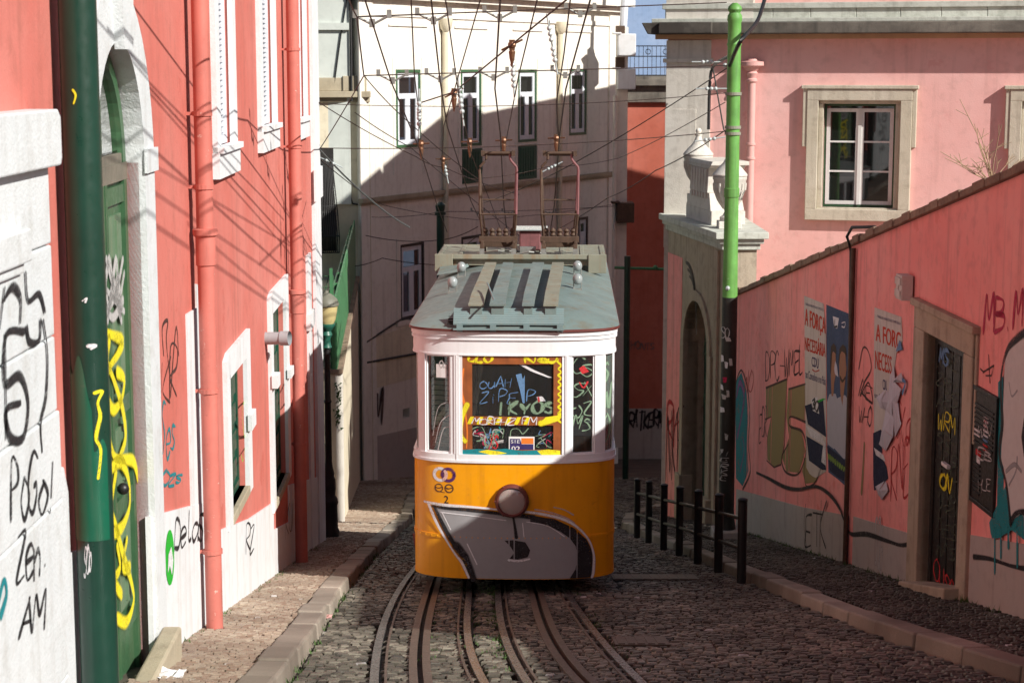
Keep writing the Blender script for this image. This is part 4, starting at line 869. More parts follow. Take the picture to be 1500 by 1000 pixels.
gr(p2, R, None, NAVY, [lambda m: print_text(m, R, 'TRABALHO HONESTIDADE COMPETÊNCIA', (1285, 460), (1319, 471), (1319, 476), (1285, 465), .008), lambda m: print_text(m, R, 'CDU', (1293, 555), (1299, 557), (1299, 572), (1293, 570), .008, .01), lambda m: print_text(m, R, 'no C', (1281, 574), (1290, 577), (1290, 585), (1281, 582), .008)], 'lettering')
gr(p2, R, None, WHT, [lambda m: fill(m, R, [(1280, 655), (1297, 668), (1297, 676), (1280, 664)], .0085, 5)], 'colour_band')
m = MB()
def shred(pts, d):
    c = [sum(p[0] for p in pts)/len(pts), sum(p[1] for p in pts)/len(pts)]; cc = R.pt(*R.uv(*c), d+.05)
    for a, b in zip(pts, pts[1:]+pts[:1]): m.poly([R.pt(*R.uv(*a), d+random.uniform(0, .03)), R.pt(*R.uv(*b), d+random.uniform(0, .03)), cc])
shred([(1306, 552), (1312, 535), (1316, 560), (1324, 570), (1318, 590), (1322, 620), (1314, 640), (1310, 610), (1302, 600)], .012)
shred([(1288, 582), (1302, 570), (1308, 590), (1300, 600), (1292, 596)], .016); shred([(1300, 600), (1312, 600), (1312, 640), (1300, 660), (1292, 650), (1296, 620)], .013)
shred([(1286, 712), (1300, 704), (1304, 718), (1294, 732), (1288, 724)], .012); shred([(1312, 560), (1324, 545), (1326, 560)], .02)
m.build('torn_patch', MT['torn'], p2)
gr(p2, R, None, BLUS, [lambda m: fill(m, R, [(1312, 515), (1318, 496), (1322, 512)], .02, 6), lambda m: stroke(m, R, [(1318, 555), (1326, 560), (1322, 575)], .05, .03)], 'torn_patch')
# dark cabinet
ca = [(1429, 564), (1465, 580), (1464, 756), (1428, 742)]; uv = [R.uv(*p) for p in ca]; cab = thing('utility_cabinet', 'dark metal utility cabinet with stickers, set in the salmon wall beside the doorway', 'cabinet', R.pt(uv[3][0], uv[3][1]))
u0, u1 = uv[0][0], uv[1][0]; v0, v1 = (uv[2][1]+uv[3][1])/2, (uv[0][1]+uv[1][1])/2
m = MB(); frame_ring(m, R, u0, u1, v0, v1, .05, -.05, .035); m.sbox(R, u0+.05, u1-.05, v0+.05, v1-.05, -.05, .018)
m.build('body', MT['blackpole'], cab, bevel=.006)
m = MB()
for k in range(9): m.sbox(R, u0+.1, u1-.1, v1-.2-k*.05, v1-.18-k*.05, .018, .032)
for k in range(7): m.sbox(R, u0+.1, u0+.35, v0+.12+k*.05, v0+.14+k*.05, .018, .032)
m.build('vent', MT['iron'], cab)
for mt, q, lab in ((WHT, (.48, .62, .66, .78), 'white warning notice'), (BLUS, (.48, .56, .66, .62), 'blue notice'), (REDS, (.48, .5, .66, .555), 'red notice'), (WHT, (.1, .58, .34, .64), 'torn white sticker'), (REDS, (.2, .42, .4, .47), 'red sticker'), (WHT, (.25, .36, .38, .42), 'white sticker')):
    m = MB(); m.sbox(R, u0+(u1-u0)*q[0], u0+(u1-u0)*q[2], v0+(v1-v0)*q[1], v0+(v1-v0)*q[3], .018, .024); st_ = m.build('sticker', mt, cab, label=lab)
m = MB(); cu_, cv_ = u0+(u1-u0)*.57, v0+(v1-v0)*.72
ribbon(m, R, [(cu_+.05*math.cos(k*.5236), cv_+.05*math.sin(k*.5236)) for k in range(13)], .014, .027); ribbon(m, R, [(cu_-.035, cv_+.035), (cu_+.035, cv_-.035)], .014, .027); m.build('emblem', REDS, cab)
gr(cab, R, 'pale scribbles', PALE, [lambda m: [scrawl(m, R, s, (1432, y), (1452, y+6), (1452, y+22), (1432, y+16), .018, .034, .15) for s, y in (('WN', 620), ('EB', 655), ('HLE', 700))]])
for side, v in ((0, .3), (0, .85)): pass
m = MB(); m.sbox(R, u0-.03, u0, v0+.3, v0+.42, 0, .04); m.sbox(R, u0-.03, u0, v1-.42, v1-.3, 0, .04); m.build('hinge', MT['iron'], cab)

# ------------------------------------------------------------------ right: gateway with urns
Gt = Surf((3.38, 40.0), (4.10, 35.4), 1)
if Gt.n.x > 0: Gt = Surf((3.38, 40.0), (4.10, 35.4), -1)
gl_ = Gt.len; zcr = 1.95-(337-100)/2700*35.4
gt = thing('stone_gateway', 'weathered stone arched gateway with cornice beside the pink house', 'gateway', Gt.pt(gl_/2, gz(38)))
g0, g1 = Gt.u(1002, 600), Gt.u(1037, 600); gtop = Gt.uv(1020, 440)[1]
m = MB(); holes_wall(m, Gt, 0, gl_, -9.6, zcr-.35, [(g0, g1, -9.4, gtop)], .5)
A, B = Gt.pt(gl_, 0), Gt.pt(0, 0); fx = A.x+.62
m.quad((A.x, A.y, -9.6), (fx, A.y, -9.6), (fx, A.y, zcr-.35), (A.x, A.y, zcr-.35)); m.quad((fx, A.y, -9.6), (fx, 40.2, -9.6), (fx, 40.2, zcr-.35), (fx, A.y, zcr-.35))
m.box(A.x+.02, fx+.12, A.y-.06, A.y+.3, -9, -2.55)
m.build('wall', MT['gatestone'], gt)
m = MB(); ga = arch(g0, g1, gtop, 12); r2 = (g1-g0)/2
for a, b in zip(ga, ga[1:]): m.sslab(Gt, [a, b, (b[0], gtop+.02), (a[0], gtop+.02)], -.5, .0)
gi, go_ = arch(g0, g1, gtop, 12), arch(g0-.22, g1+.22, gtop+.22, 12)
for k in range(12): m.sslab(Gt, [gi[k], gi[k+1], go_[k+1], go_[k]], -.2, .05)
m.sbox(Gt, g0-.24, g0, -9.4, gtop-r2, -.3, .05); m.sbox(Gt, g1, g1+.3, -9.4, gtop-r2, -.3, .05)
m.sbox(Gt, g0-.36, g0+.02, -9.4, -6.6, -.2, .10); m.sbox(Gt, g1-.02, g1+.42, -9.4, -6.6, -.2, .14)
for a, b in ((g1+.55, g1+.75),): m.sbox(Gt, max(a, .02), b, -6.8, zcr-.4, 0, .06)
m.build('arch_trim', MT['gatestone'], gt, bevel=.012)
m = MB(); mid = (g0+g1)/2
for dx in (0, .16, .32):
    ribbon(m, Gt, [(mid-.9+dx+.9*math.sin(k/8*1.57)*(1-dx), zcr-.9-dx*.8-1.1*(1-math.cos(k/8*1.57))) for k in range(9)], .05, .02)
m.build('carving', MT['darkstone'], gt)
m = MB(); m.sbox(Gt, .12, Gt.u(997, 600), -8.3, -2.0, 0, .012); m.build('plaster_panel', MT['pinkwall'], gt, label='narrow salmon plaster strip at the far side')
m = MB(); m.sbox(Gt, g0, g1, -9.4, gtop, -.5, -.42); n_ = 6
gd = m.build('door', MT['blackpole'], gt)
m = MB()
for k in range(n_): m.sbox(Gt, g0+.1+k*(g1-g0-.2)/n_, g0+.1+(k+.8)*(g1-g0-.2)/n_, -8.2, gtop-.2-abs(k-2.5)*.1, -.42, -.4)
m.build('door_panel', MT['greenshut'], gd)
gr(gd, Gt, 'pale scribbles', SOFTG, [lambda m: [scrawl(m, Gt, s, (1024, y), (1036, y), (1036, y+30), (1024, y+30), .03, -.39, .2) for s, y in (('SR', 500), ('ER', 560), ('OX', 620))]])
m = MB()
for dz, ov, hh in ((-.35, .06, .12), (-.23, .12, .10), (-.13, .2, .13)):
    e1 = A+Gt.n*ov; e0 = B+Gt.n*ov
    m.prism([(e0.x, e0.y), (e1.x, e1.y-ov), (fx+ov, A.y-ov), (fx+ov, 39.9), (B.x+.05, 39.9)], zcr+dz, zcr+dz+hh-.003)
m.build('cornice', MT['mossstone'], gt, bevel=.012)
p = Gt.pt(gl_*.5, 0, -.45); m = MB()
m.prism([tuple((Gt.pt(u, 0, d))[:2]) for u, d in ((gl_*.26, -.1), (gl_*.70, -.1), (gl_*.70, -.8), (gl_*.26, -.8))], zcr, zcr+.28)
prof = [(0, .28, .72), (.12, .32, .70), (.3, .5, .62), (.6, .8, .56), (1.0, 1.1, .55)]
def taper(z0, z1, a0, a1, dd): 
    c = gl_*.47
    q0 = [Gt.pt(c-a0, zcr+z0, -.1), Gt.pt(c+a0, zcr+z0, -.1), Gt.pt(c+a0, zcr+z0, -dd), Gt.pt(c-a0, zcr+z0, -dd)]; q1 = [Gt.pt(c-a1, zcr+z1, -.14), Gt.pt(c+a1, zcr+z1, -.14), Gt.pt(c+a1, zcr+z1, -dd), Gt.pt(c-a1, zcr+z1, -dd)]
    m.hexa(q0+q1)
taper(.28, .62, 1.0, .72, .8); taper(.62, 1.12, .72, .66, .8)
for k in range(6): m.sbox(Gt, gl_*.47-.6+k*.22, gl_*.47-.6+k*.22+.1, zcr+.5, zcr+1.1, -.16, -.09)
taper(1.12, 1.18, .8, .84, .85); taper(1.18, 1.26, .95, .95, .9)
m.build('pedestal', MT['limestone'], gt, bevel=.01)
gr(gt, Gt, 'red and dark scrawls on the far jamb', REDS, [lambda m: scrawl(m, Gt, 'RH', (976, 600), (998, 580), (998, 640), (976, 660), .08, .02)])
gr(gt, Gt, 'dark scrawls on the far jamb', MARK, [lambda m: scrawl(m, Gt, 'NKE', (976, 620), (1000, 600), (1000, 690), (976, 710), .07, .022)])
def urn(label, c, k):
    t = thing('stone_urn', label, 'urn', c, 0, 'stone urns on the gateway')
    m = MB(); pr = [(.20, 0), (.20, .08), (.14, .12), (.10, .2), (.13, .28), (.24, .45), (.33, .70), (.345, .86), (.36, .88), (.36, .93), (.33, .95)]
    m.lathe(c, [(r*k, z*k) for r, z in pr], 28)
    for j in range(16):
        a = j*math.pi/8; m.tube([c+Vector((math.cos(a)*r, math.sin(a)*r, z))*k for r, z in ((.125, .27), (.245, .45), (.325, .66), (.335, .8))], .028*k, 6)
    m.build('bowl', MT['limestone'], t, smooth=True)
    m = MB(); m.lathe(c, [(r*k, z*k) for r, z in ((.37, .95), (.37, .98), (.27, 1.10), (.15, 1.22), (.09, 1.33), (.07, 1.40), (.09, 1.43), (.09, 1.46), (.06, 1.48))], 28); m.ball(c+Vector((0, 0, 1.53*k)), .075*k)
    m.build('lid', MT['limestone'], t, smooth=True)
    m = MB(); m.box(c.x-.24*k, c.x+.24*k, c.y-.24*k, c.y+.24*k, c.z-.14, c.z); m.build('base', MT['limestone'], t, bevel=.01)
u1 = onY(1072, 325, 36.2); urn('nearer ribbed stone urn on the gateway cornice, half behind the bright green pole', Vector((onY(1068, 325, 36.2).x, 36.2, zcr+.14)), .93)
u2 = Gt.pt(gl_*.56-.25, zcr+1.26+.14, -.5); urn('farther stone urn standing high on the gateway pedestal', onY(1022, 284, 38.9), .86)

# ------------------------------------------------------------------ right: pink house behind the wall
HF = Surf((3.34, 40.0), (10.55, 38.0), 1)
if HF.n.y > 0: HF = Surf((3.34, 40.0), (10.55, 38.0), -1)
ph = thing('pink_house', 'pink house with stone cornice and stone framed window above the street wall', 'house', HF.pt(4, -7))
def hz(px, py): return HF.uv(px, py)
wa = hz(1207, 152); wb = hz(1308, 305); W = (wa[0], wb[0], wb[1], wa[1]); w2 = (hz(1505, 150)[0], hz(1505, 150)[0]+1.6, W[2], W[3])
zc0 = hz(1200, 57)[1]
m = MB(); holes_wall(m, HF, .0, 13.5, -9, 4.6, [W, w2], .3)
s0, s1 = HF.pt(0, 0), HF.pt(13.5, 0)
m.quad((s0.x, s0.y, -9), (4.4, 46, -9), (4.4, 46, 4.6), (s0.x, s0.y, 4.6)); m.quad((s1.x, s1.y, -9), (s1.x+1, 46, -9), (s1.x+1, 46, 4.6), (s1.x, s1.y, 4.6)); m.quad((4.4, 46, -9), (s1.x+1, 46, -9), (s1.x+1, 46, 4.6), (4.4, 46, 4.6))
m.build('wall', MT['pinkhouse'], ph)
m = MB(); m.prism([(s0.x-.3, s0.y-.4), (s1.x+.3, s1.y-.4), (s1.x+1.3, 46.2), (4.2, 46.2)], 4.6, 4.9); m.build('roof', MT['rooftile'], ph)
m = MB(); m.box(7.0, 16.5, 42.3, 46.2, 4.95, 8.2); m.build('shadow_storey', MT['pinkhouse'], ph)  # unseen storey added to extend the shadow on the cream house
pw = hz(1040, 200)[0]
m = MB(); m.sbox(HF, -.02, pw, -9, zc0-.02, -.3, .06); m.sbox(HF, -.08, pw+.05, hz(1000, 92)[1], hz(1000, 86)[1], -.3, .12); m.sbox(HF, -.03, pw-.3, 1.1-3, 1.1-.02, .06, .075)
for zz in (-1.2, -2.6, -4.0, .4): m.sbox(HF, -.022, pw+.002, zz, zz+.012, .0, .064)
m.build('pilaster', MT['limestone'], ph, bevel=.008)
m = MB(); m.sbox(HF, -.25, 13.6, zc0, zc0+.10, -.1, .14); m.build('soffit', MT['ochre'], ph)
m = MB(); m.sslab(HF, [(-.35, zc0+.102), (13.6, zc0+.102), (13.6, zc0+.34), (-.48, zc0+.34)], -.2, .50); m.sbox(HF, -.1, pw+.1, zc0+.11, zc0+.35, .50, .58); m.build('cornice', MT['darkstone'], ph, bevel=.02)
m = MB(); u_ = -.05; zt = hz(1200, 4)[1]
m.sbox(HF, -.3, 13.6, zc0+.345, zc0+.43, -.2, .30)
while u_ < 13.5:
    e = u_+random.uniform(.75, .95); m.sbox(HF, u_+.004, e-.004, zc0+.43, zt-.12, -.1, .12+random.uniform(-.006, .006)); u_ = e
m.sbox(HF, -.1, 13.6, zt-.12, zt, -.1, .17)
m.build('parapet', MT['mossstone'], ph, bevel=.01)
m = MB(); m.sbox(HF, -.02, pw+.9, zt-.35, 4.2, -.1, .13); m.build('parapet_pier', MT['limestone'], ph, label='pale corner block above the cornice')
def house_window(Wn, nm_lab=None):
    a, b, c, e = Wn; wd = .34
    m = MB(); frame_ring(m, HF, a-wd, b+wd, c-wd*.8, e+wd*.9, wd*.7, -.02, .15); frame_ring(m, HF, a-.1, b+.1, c-.1, e+.1, .1, -.3, .05)
    m.sbox(HF, a-wd-.09, a-wd, e-.9, e+wd*.9+.05, -.02, .13); m.sbox(HF, b+wd, b+wd+.09, e-.9, e+wd*.9+.05, -.02, .13); m.sbox(HF, a-wd-.12, b+wd+.12, e+wd*.9+.003, e+wd*.9+.08, -.02, .18)
    win = m.build('window', MT['windowstone'], ph, bevel=.012)
    m = MB(); frame_ring(m, HF, a, b, c, e, .05, -.26, -.20); m.build('outer_frame', MT['greendoor'], win)
    m = MB(); mid = (a+b)/2
    for p, q in ((a+.05, mid-.01), (mid+.01, b-.05)):
        frame_ring(m, HF, p, q, c+.05, e-.1, .075, -.25, -.19)
        hh = (e-.175-c-.125)/3
        for k in (1, 2): m.sbox(HF, p+.075, q-.075, c+.125+hh*k-.018, c+.125+hh*k+.018, -.245, -.2)
    m.sbox(HF, mid-.035, mid+.035, c+.05, e-.1, -.19, -.17)
    m.build('frame', MT['winframe'], win)
    m = MB(); m.quad(HF.pt(a, c, -.23), HF.pt(b, c, -.23), HF.pt(b, e, -.23), HF.pt(a, e, -.23)); m.build('pane', MT['darkglass'], win)
    m = MB(); m.sbox(HF, a, b, c, e, -1.3, -1.25); m.sbox(HF, a-.2, a, c, e, -1.25, -.3); m.sbox(HF, b, b+.2, c, e, -1.25, -.3); m.build('room', MT['dark'], win)
    m = MB(); m.sbox(HF, b-.32, b-.1, c+.1, e-.1, -.34, -.32); m.sbox(HF, a+.1, b-.1, c+.1, c+.62, -.42, -.40); m.build('curtain', MT['blind'], win)
house_window(W); house_window(w2)
# rain pipe with hopper
up_ = hz(1101, 200)[0]; m = MB(); zh = hz(1101, 95)[1]
m.tube([HF.pt(up_, -6, .13), HF.pt(up_, zh-.35, .13)], .085, 16); 
m.lathe(HF.pt(up_, zh-.38, .13), [(.09, 0), (.12, .03), (.12, .07), (.09, .1), (.11, .16), (.13, .2), (.10, .24), (.17, .32), (.25, .36), (.25, .44), (.12, .46), (.1, .5), (.03, .5)], 20)
for zz in (zh-1.7, zh-2.0, -1.5): m.lathe(HF.pt(up_, zz, .13), [(.09, 0), (.105, .01), (.105, .05), (.09, .06)], 16)
m.build('downpipe', MT['pipe_pink'], ph, smooth=True)
# dry weed on the coping
uq = R.u(1438, 300); Yq = R.pt(uq, 0).y; m = MB(); b0 = R.pt(uq, cop(Yq)+.08, -.1)
for k in range(16):
    a = random.uniform(-1.2, 1.2); hh = random.uniform(.25, .7)*(1.4 if k < 2 else 1); pth = [b0]; q = b0.copy()
    for s in range(5): q = q+Vector((math.sin(a)*hh/5+random.gauss(0, .015), random.gauss(0, .03), hh/5*(1.1-abs(a)*.5))); pth.append(q.copy())
    m.tube(pth, [.006, .005, .005, .004, .004, .003], 4)
    for s in range(3): m.tube([pth[3+s % 2], pth[3+s % 2]+Vector((random.gauss(0, .08), 0, random.uniform(.02, .12)))], .003, 4)
tag(m.build('dry_weed', MT['dryplant'], None), 'dry straw coloured weed growing out of the wall coping', 'plant')

# ------------------------------------------------------------------ the yellow funicular car (local axes: x right, y back, z up)
TF = onY(750, 848, 21.4); TZ = gz(21.4); TB = TF.z-TZ          # body bottom above the ground
tram = thing('funicular_car', 'yellow and white funicular car numbered 2 with grey spray paint on its front', 'tram', (.015, 21.4, TZ), -math.radians(1.7))
HWD, LEN, EX, RY = 1.21, 8.6, 2.7, .50
half = []
for k in range(37):
    t = math.pi/2*k/36; half.append((HWD*math.sin(t)**(2/EX), RY*(1-max(0, math.cos(t))**(2/EX))))
half.append((HWD, LEN/2))
cs = [0]
for a, b in zip(half, half[1:]): cs.append(cs[-1]+math.hypot(b[0]-a[0], b[1]-a[1]))
SMAX = cs[-1]
def s_of_x(x): return math.copysign(float(np.interp(abs(x), [p[0] for p in half[:37]], cs[:37])), x)
def body_pt(s, z, d=0, back=False):
    a = abs(s); i = min(max(int(np.searchsorted(cs, a))-1, 0), len(cs)-2); f = (a-cs[i])/(cs[i+1]-cs[i])
    p, q = half[i], half[i+1]; tx, ty = q[0]-p[0], q[1]-p[1]; l = math.hypot(tx, ty)
    # smooth normal
    def nrm(j):
        j0, j1 = max(j-1, 0), min(j+1, len(half)-1); ax, ay = half[j1][0]-half[j0][0], half[j1][1]-half[j0][1]; ll = math.hypot(ax, ay); return (ay/ll, -ax/ll) if j > 0 else (0, -1)
    n0, n1 = nrm(i), nrm(i+1); nx, ny = n0[0]*(1-f)+n1[0]*f, n0[1]*(1-f)+n1[1]*f
    x = (p[0]+tx*f+nx*d)*(1 if s >= 0 else -1); y = p[1]+ty*f+ny*d
    return Vector((x, LEN-y if back else y, TB+z))
class Front:
    'front skin of the car; u = x, v = z above the body bottom'
    def uv(s, px, py, d=0): return ((px-750.5)/121.3, (848-py)/121.3)
    def pt(s, u, v, d=0): return body_pt(s_of_x(max(-1.2, min(1.2, u))), v, d)
FR = Front()
def skin(mb, s0, s1, z0, z1, d0, d1, back=False):
    n = max(2, int((s1-s0)/.05)) if max(abs(s0), abs(s1)) < cs[36]+.3 else max(2, int((s1-s0)/.05) if s0*s1 < 0 else 24)
    n = min(n, 90)
    # sample densely near the corner
    ss = [s0+(s1-s0)*k/n for k in range(n+1)]
    i = len(mb.v)
    for s in ss:
        mb.v += [body_pt(s, z0, d1, back), body_pt(s, z1, d1, back), body_pt(s, z1, d0, back), body_pt(s, z0, d0, back)]
    for k in range(n):
        a, b = i+4*k, i+4*k+4
        for j in range(4): q = (j+1) % 4; mb.f.append((a+j, b+j, b+q, a+q))
    mb.f.append((i, i+1, i+2, i+3)); mb.f.append((i+4*n+3, i+4*n+2, i+4*n+1, i+4*n))
C0 = cs[36]
def loopskin(mb, z0, z1, d0, d1):
    for bk in (False, True):
        skin(mb, -C0-.02, C0+.02, z0, z1, d0, d1, bk)
        skin(mb, C0+.02, SMAX, z0, z1, d0, d1, bk); skin(mb, -SMAX, -C0-.02, z0, z1, d0, d1, bk)
ZO, ZW0, ZW1, ZE = 1.415, 1.515, 2.70, 2.985
m = MB(); loopskin(m, 0, ZO, -.04, 0); body = m.build('body', MT['orange'], tram, True, smooth=True)
m = MB(); loopskin(m, .485, .53, 0, .009); loopskin(m, .0, .03, 0, .006); m.build('seam', MT['orange'], body, True, smooth=True)
m = MB()
for k in range(-16, 17):
    for z in (.507,): m.ball(FR.pt(k*.07, z, .01), .008, 6, 4)
for z in np.arange(.06, .47, .07): m.ball(FR.pt(.62, z, .004), .007, 6, 4)
m.build('rivet', MT['orange'], body, True)
m = MB(); skin(m, s_of_x(-.62), s_of_x(.62), .02, .485, .0, .006); m.build('access_panel', MT['orange'], body, True)
# white band with window openings
m = MB(); loopskin(m, ZO, ZW0, -.05, .008); loopskin(m, ZO, ZO+.03, .008, .02); loopskin(m, ZW1, ZE, -.05, .004); loopskin(m, 2.885, 2.905, .004, .022); loopskin(m, ZE-.05, ZE, .004, .026); loopskin(m, ZW1, ZW1+.018, .004, .012)
band = m.build('window_band', MT['tramwhite'], tram, True, smooth=True)
S = s_of_x
wins = [(S(-.605), S(.575)), (S(-1.055), S(-.745)), (S(.69), S(.965)), (S(-1.205), C0*-1-.30), (S(1.07), C0+.30)]
wins[3] = (-C0-.35, S(-1.145)); wins[4] = (S(1.09), C0+.35)
side = [(C0+.5+k*.82, C0+.5+k*.82+.7) for k in range(5)]
ops = sorted(wins+[(-b, -a) for a, b in side]+side)
edges = [-SMAX]+[e for w_ in ops for e in w_]+[SMAX]
for k in range(0, len(edges), 2):
    a, b = edges[k], edges[k+1]
    if b-a > .01: m = MB(); skin(m, a, b, ZW0, ZW1, -.05, .0); m.build('pillar', MT['tramwhite'], band, True, smooth=True)
bops = sorted([(S(-.6), S(.6)), (S(-1.1), S(-.7)), (S(.7), S(1.1))]+[(-b, -a) for a, b in side]+side); edges = [-SMAX]+[e for w_ in bops for e in w_]+[SMAX]
for k in range(0, len(edges), 2): m = MB(); skin(m, edges[k], edges[k+1], ZW0, ZW1, -.05, 0, True); m.build('pillar', MT['tramwhite'], band, True, smooth=True)
m = MB()
for x in (-.672, .628): skin(m, S(x-.006), S(x+.006), ZO+.03, ZW1, .008, .014)
for a, b in ((S(-.72), S(-.62)), (S(.59), S(.675))): skin(m, a+.02, b-.02, ZW0, ZW1, .0, .010)
m.build('moulding', MT['tramwhite'], band, True)
def winpart(a, b, mat, fw, back=False, d=-.03):
    m = MB(); skin(m, a, b, ZW0, ZW0+fw, d-.03, d+.015, back); skin(m, a, b, ZW1-fw, ZW1, d-.03, d+.015, back); skin(m, a, a+fw, ZW0+fw, ZW1-fw, d-.03, d+.015, back); skin(m, b-fw, b, ZW0+fw, ZW1-fw, d-.03, d+.015, back)
    return m
for (a, b), fm, fw in zip(wins, ('woodframe', 'tramwhite', 'tramwhite', 'tramwhite', 'tramwhite'), (.05, .022, .02, .012, .012)):
    m = winpart(a, b, fm, fw)
    if fm == 'woodframe':
        xa, xb = -.605, .575
        m = MB(); d0, d1 = -.05, -.012
        skin(m, a, b, ZW1-.10, ZW1, d0, d1); skin(m, a, b, ZW0, ZW0+.06, d0, d1); skin(m, a, a+.115, ZW0+.06, ZW1-.10, d0, d1); skin(m, b-.10, b, ZW0+.06, ZW1-.10, d0, d1); skin(m, a+.115, b-.10, 1.87, 1.97, d0, d1)
    wn_ = m.build('window', MT[fm], tram, True, label='front centre window in a brown painted frame with scrawls on the glass' if fm == 'woodframe' else None)
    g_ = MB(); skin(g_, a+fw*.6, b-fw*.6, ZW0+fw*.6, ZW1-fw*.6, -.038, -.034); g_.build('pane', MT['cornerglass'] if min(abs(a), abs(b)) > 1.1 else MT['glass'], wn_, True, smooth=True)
    if fm == 'woodframe': cwin = wn_
    elif abs(a+b)/2 < C0-.1 and a < 0: lwin = wn_
for a, b in side+[(-q, -p) for p, q in side]:
    for bk in (False, True):
        wn_ = winpart(a, b, 0, .04, bk).build('window', MT['tramwhite'], tram, True); g_ = MB(); skin(g_, a+.03, b-.03, ZW0+.03, ZW1-.03, -.038, -.034, bk); g_.build('pane', MT['glass'], wn_, True)
for a, b in ((S(-.6), S(.6)), (S(-1.1), S(-.7)), (S(.7), S(1.1))):
    wn_ = winpart(a, b, 0, .04, True).build('window', MT['tramwhite'], tram, True); g_ = MB(); skin(g_, a+.03, b-.03, ZW0+.03, ZW1-.03, -.038, -.034, True); g_.build('pane', MT['glass'], wn_, True)
# interior
for a, b in side:  # unseen side blinds, added so the car casts a solid shadow
    for bk in (False, True):
        m = MB()
        for k in range(30): m.quad(body_pt(a, ZW1-.0385*k, -.09, bk), body_pt(b, ZW1-.0385*k, -.09, bk), body_pt(b, ZW1-.0385*k-.041, -.075, bk), body_pt(a, ZW1-.0385*k-.041, -.075, bk))
        m.build('blind', MT['blind'], tram, True)
m = MB(); m.prism([(x*.96, y+.03) for x, y in half[:37]]+[(HWD*.96, LEN-.5), (-HWD*.96, LEN-.5)]+[(-x*.96, y+.03) for x, y in half[:37]][::-1][:-1], TB+.35, TB+.40); m.build('floor', MT['dark'], tram, True)
m = MB()
for sx in (-1, 1):
    m.box(min(sx*1.15, sx*.75), max(sx*1.15, sx*.75), 1.7, LEN-1.5, TB+.4, TB+.85); m.box(min(sx*1.17, sx*1.1), max(sx*1.17, sx*1.1), 1.7, LEN-1.5, TB+.85, TB+1.5)
m.build('bench', MT['wood'], tram, True)
m = MB(); m.box(-1.12, 1.12, 1.55, 1.6, TB+.4, TB+1.45); m.box(-1.14, -.5, 1.55, 1.6, TB+1.45, TB+2.9); m.box(.5, 1.14, 1.55, 1.6, TB+2.3, TB+2.9); m.box(-.5, .5, 1.55, 1.6, TB+2.6, TB+2.9); m.build('bulkhead', MT['dark'], tram, True)
m = MB(); m.box(.55, 1.02, .30, .75, TB+.4, TB+1.78); m.box(-.55, .45, .14, .5, TB+.4, TB+1.5); cons = m.build('console', MT['wood'], tram, True, bevel=.01)
m = MB(); m.tube([(-.42, .28, TB+1.5), (-.42, .28, TB+1.72)], .03); m.tube([(-.54, .28, TB+1.72), (-.2, .26, TB+1.74)], .025); m.box(-.25, -.08, .22, .34, TB+1.5, TB+1.68); m.tube([(.2, .3, TB+1.5), (.2, .3, TB+1.8), (.28, .25, TB+1.88)], .02); m.build('control_lever', MT['steel'], cons, True)
m = MB(); m.box(.60, .98, .26, .5, TB+1.785, TB+1.84); m.box(.62, .97, .25, .262, TB+1.70, TB+1.80); m.build('cloth', MT['litter'], cons, True, bevel=.01)
m = MB(); m.box(-.60, -.25, .24, .28, TB+1.52, TB+1.66); m.build('dash_box', REDS, cons, True)
m = MB()
for k in range(15): m.quad(body_pt(S(-1.0), 2.5-k*.062, -.08), body_pt(S(-.76), 2.5-k*.062, -.08), body_pt(S(-.76), 2.455-k*.062, -.055), body_pt(S(-1.0), 2.455-k*.062, -.055))
m.build('blind', MT['blind'], lwin, True)
m = MB(); skin(m, S(-.93), S(-.8), 2.42, 2.58, -.034, -.030); m.build('notice', MT['whitepaint'], lwin, True)
m = MB(); scrawl(m, FR, 'OK', (643, 531), (654, 531), (654, 541), (643, 541), .012, -.029); m.build('lettering', PALE, lwin, True)
# centre window writing
def tg(label, mat, fn, parent=None, name='graffiti'):
    m = MB(); fn(m); return m.build(name, mat, parent or tram, True, label=label)
tg('yellow zigzag and letters on the window frame', YEL, lambda m: (scrawl(m, FR, 'uLc', (685, 521), (722, 521), (722, 530), (685, 530), .03, -.009), scrawl(m, FR, 'Neu', (767, 521), (816, 521), (816, 530), (767, 530), .03, -.009),
   stroke(m, FR, [(817+(2.2 if k % 2 else -2.2), 530+k*4.6) for k in range(20)], .022, -.009), stroke(m, FR, [(684, 592), (677, 610), (675, 635), (681, 645)], .055, -.009), stroke(m, FR, [(817, 605), (812, 612), (790, 618)], .06, -.009), fill(m, FR, [(786, 620), (797, 609), (819, 606), (817, 614), (800, 619)], -.0085, 12),
   [fill(m, FR, [(684+k*13.5, 620), (688+k*13.5, 609), (694+k*13.5, 609), (690+k*13.5, 620)], -.0085, 4) for k in range(7)]), cwin)
tg('white letters on the middle rail', WHT, lambda m: scrawl(m, FR, 'MORPHZ FM', (692, 610), (784, 610), (784, 620), (692, 620), .012, -.0075), cwin)
tg('turquoise smear on the lower rail', TEAL, lambda m: fill(m, FR, [(677, 658), (700, 656), (720, 657), (740, 655), (760, 658), (790, 657), (790, 664), (677, 665)], -.009, 20), cwin)
tg('yellow smear on the lower rail', YEL, lambda m: (fill(m, FR, [(700, 660), (712, 657), (730, 659), (742, 662), (720, 665)], -.0085, 10), fill(m, FR, [(785, 658), (800, 656), (818, 658), (818, 664), (790, 664)], -.0085, 10)), cwin)
tg('dark orange streaks down the left stile', ORNG, lambda m: (stroke(m, FR, [(679, 540), (676, 570), (680, 590)], .03, -.0095), stroke(m, FR, [(681, 600), (684, 630), (683, 655)], .02, -.0095)), cwin)
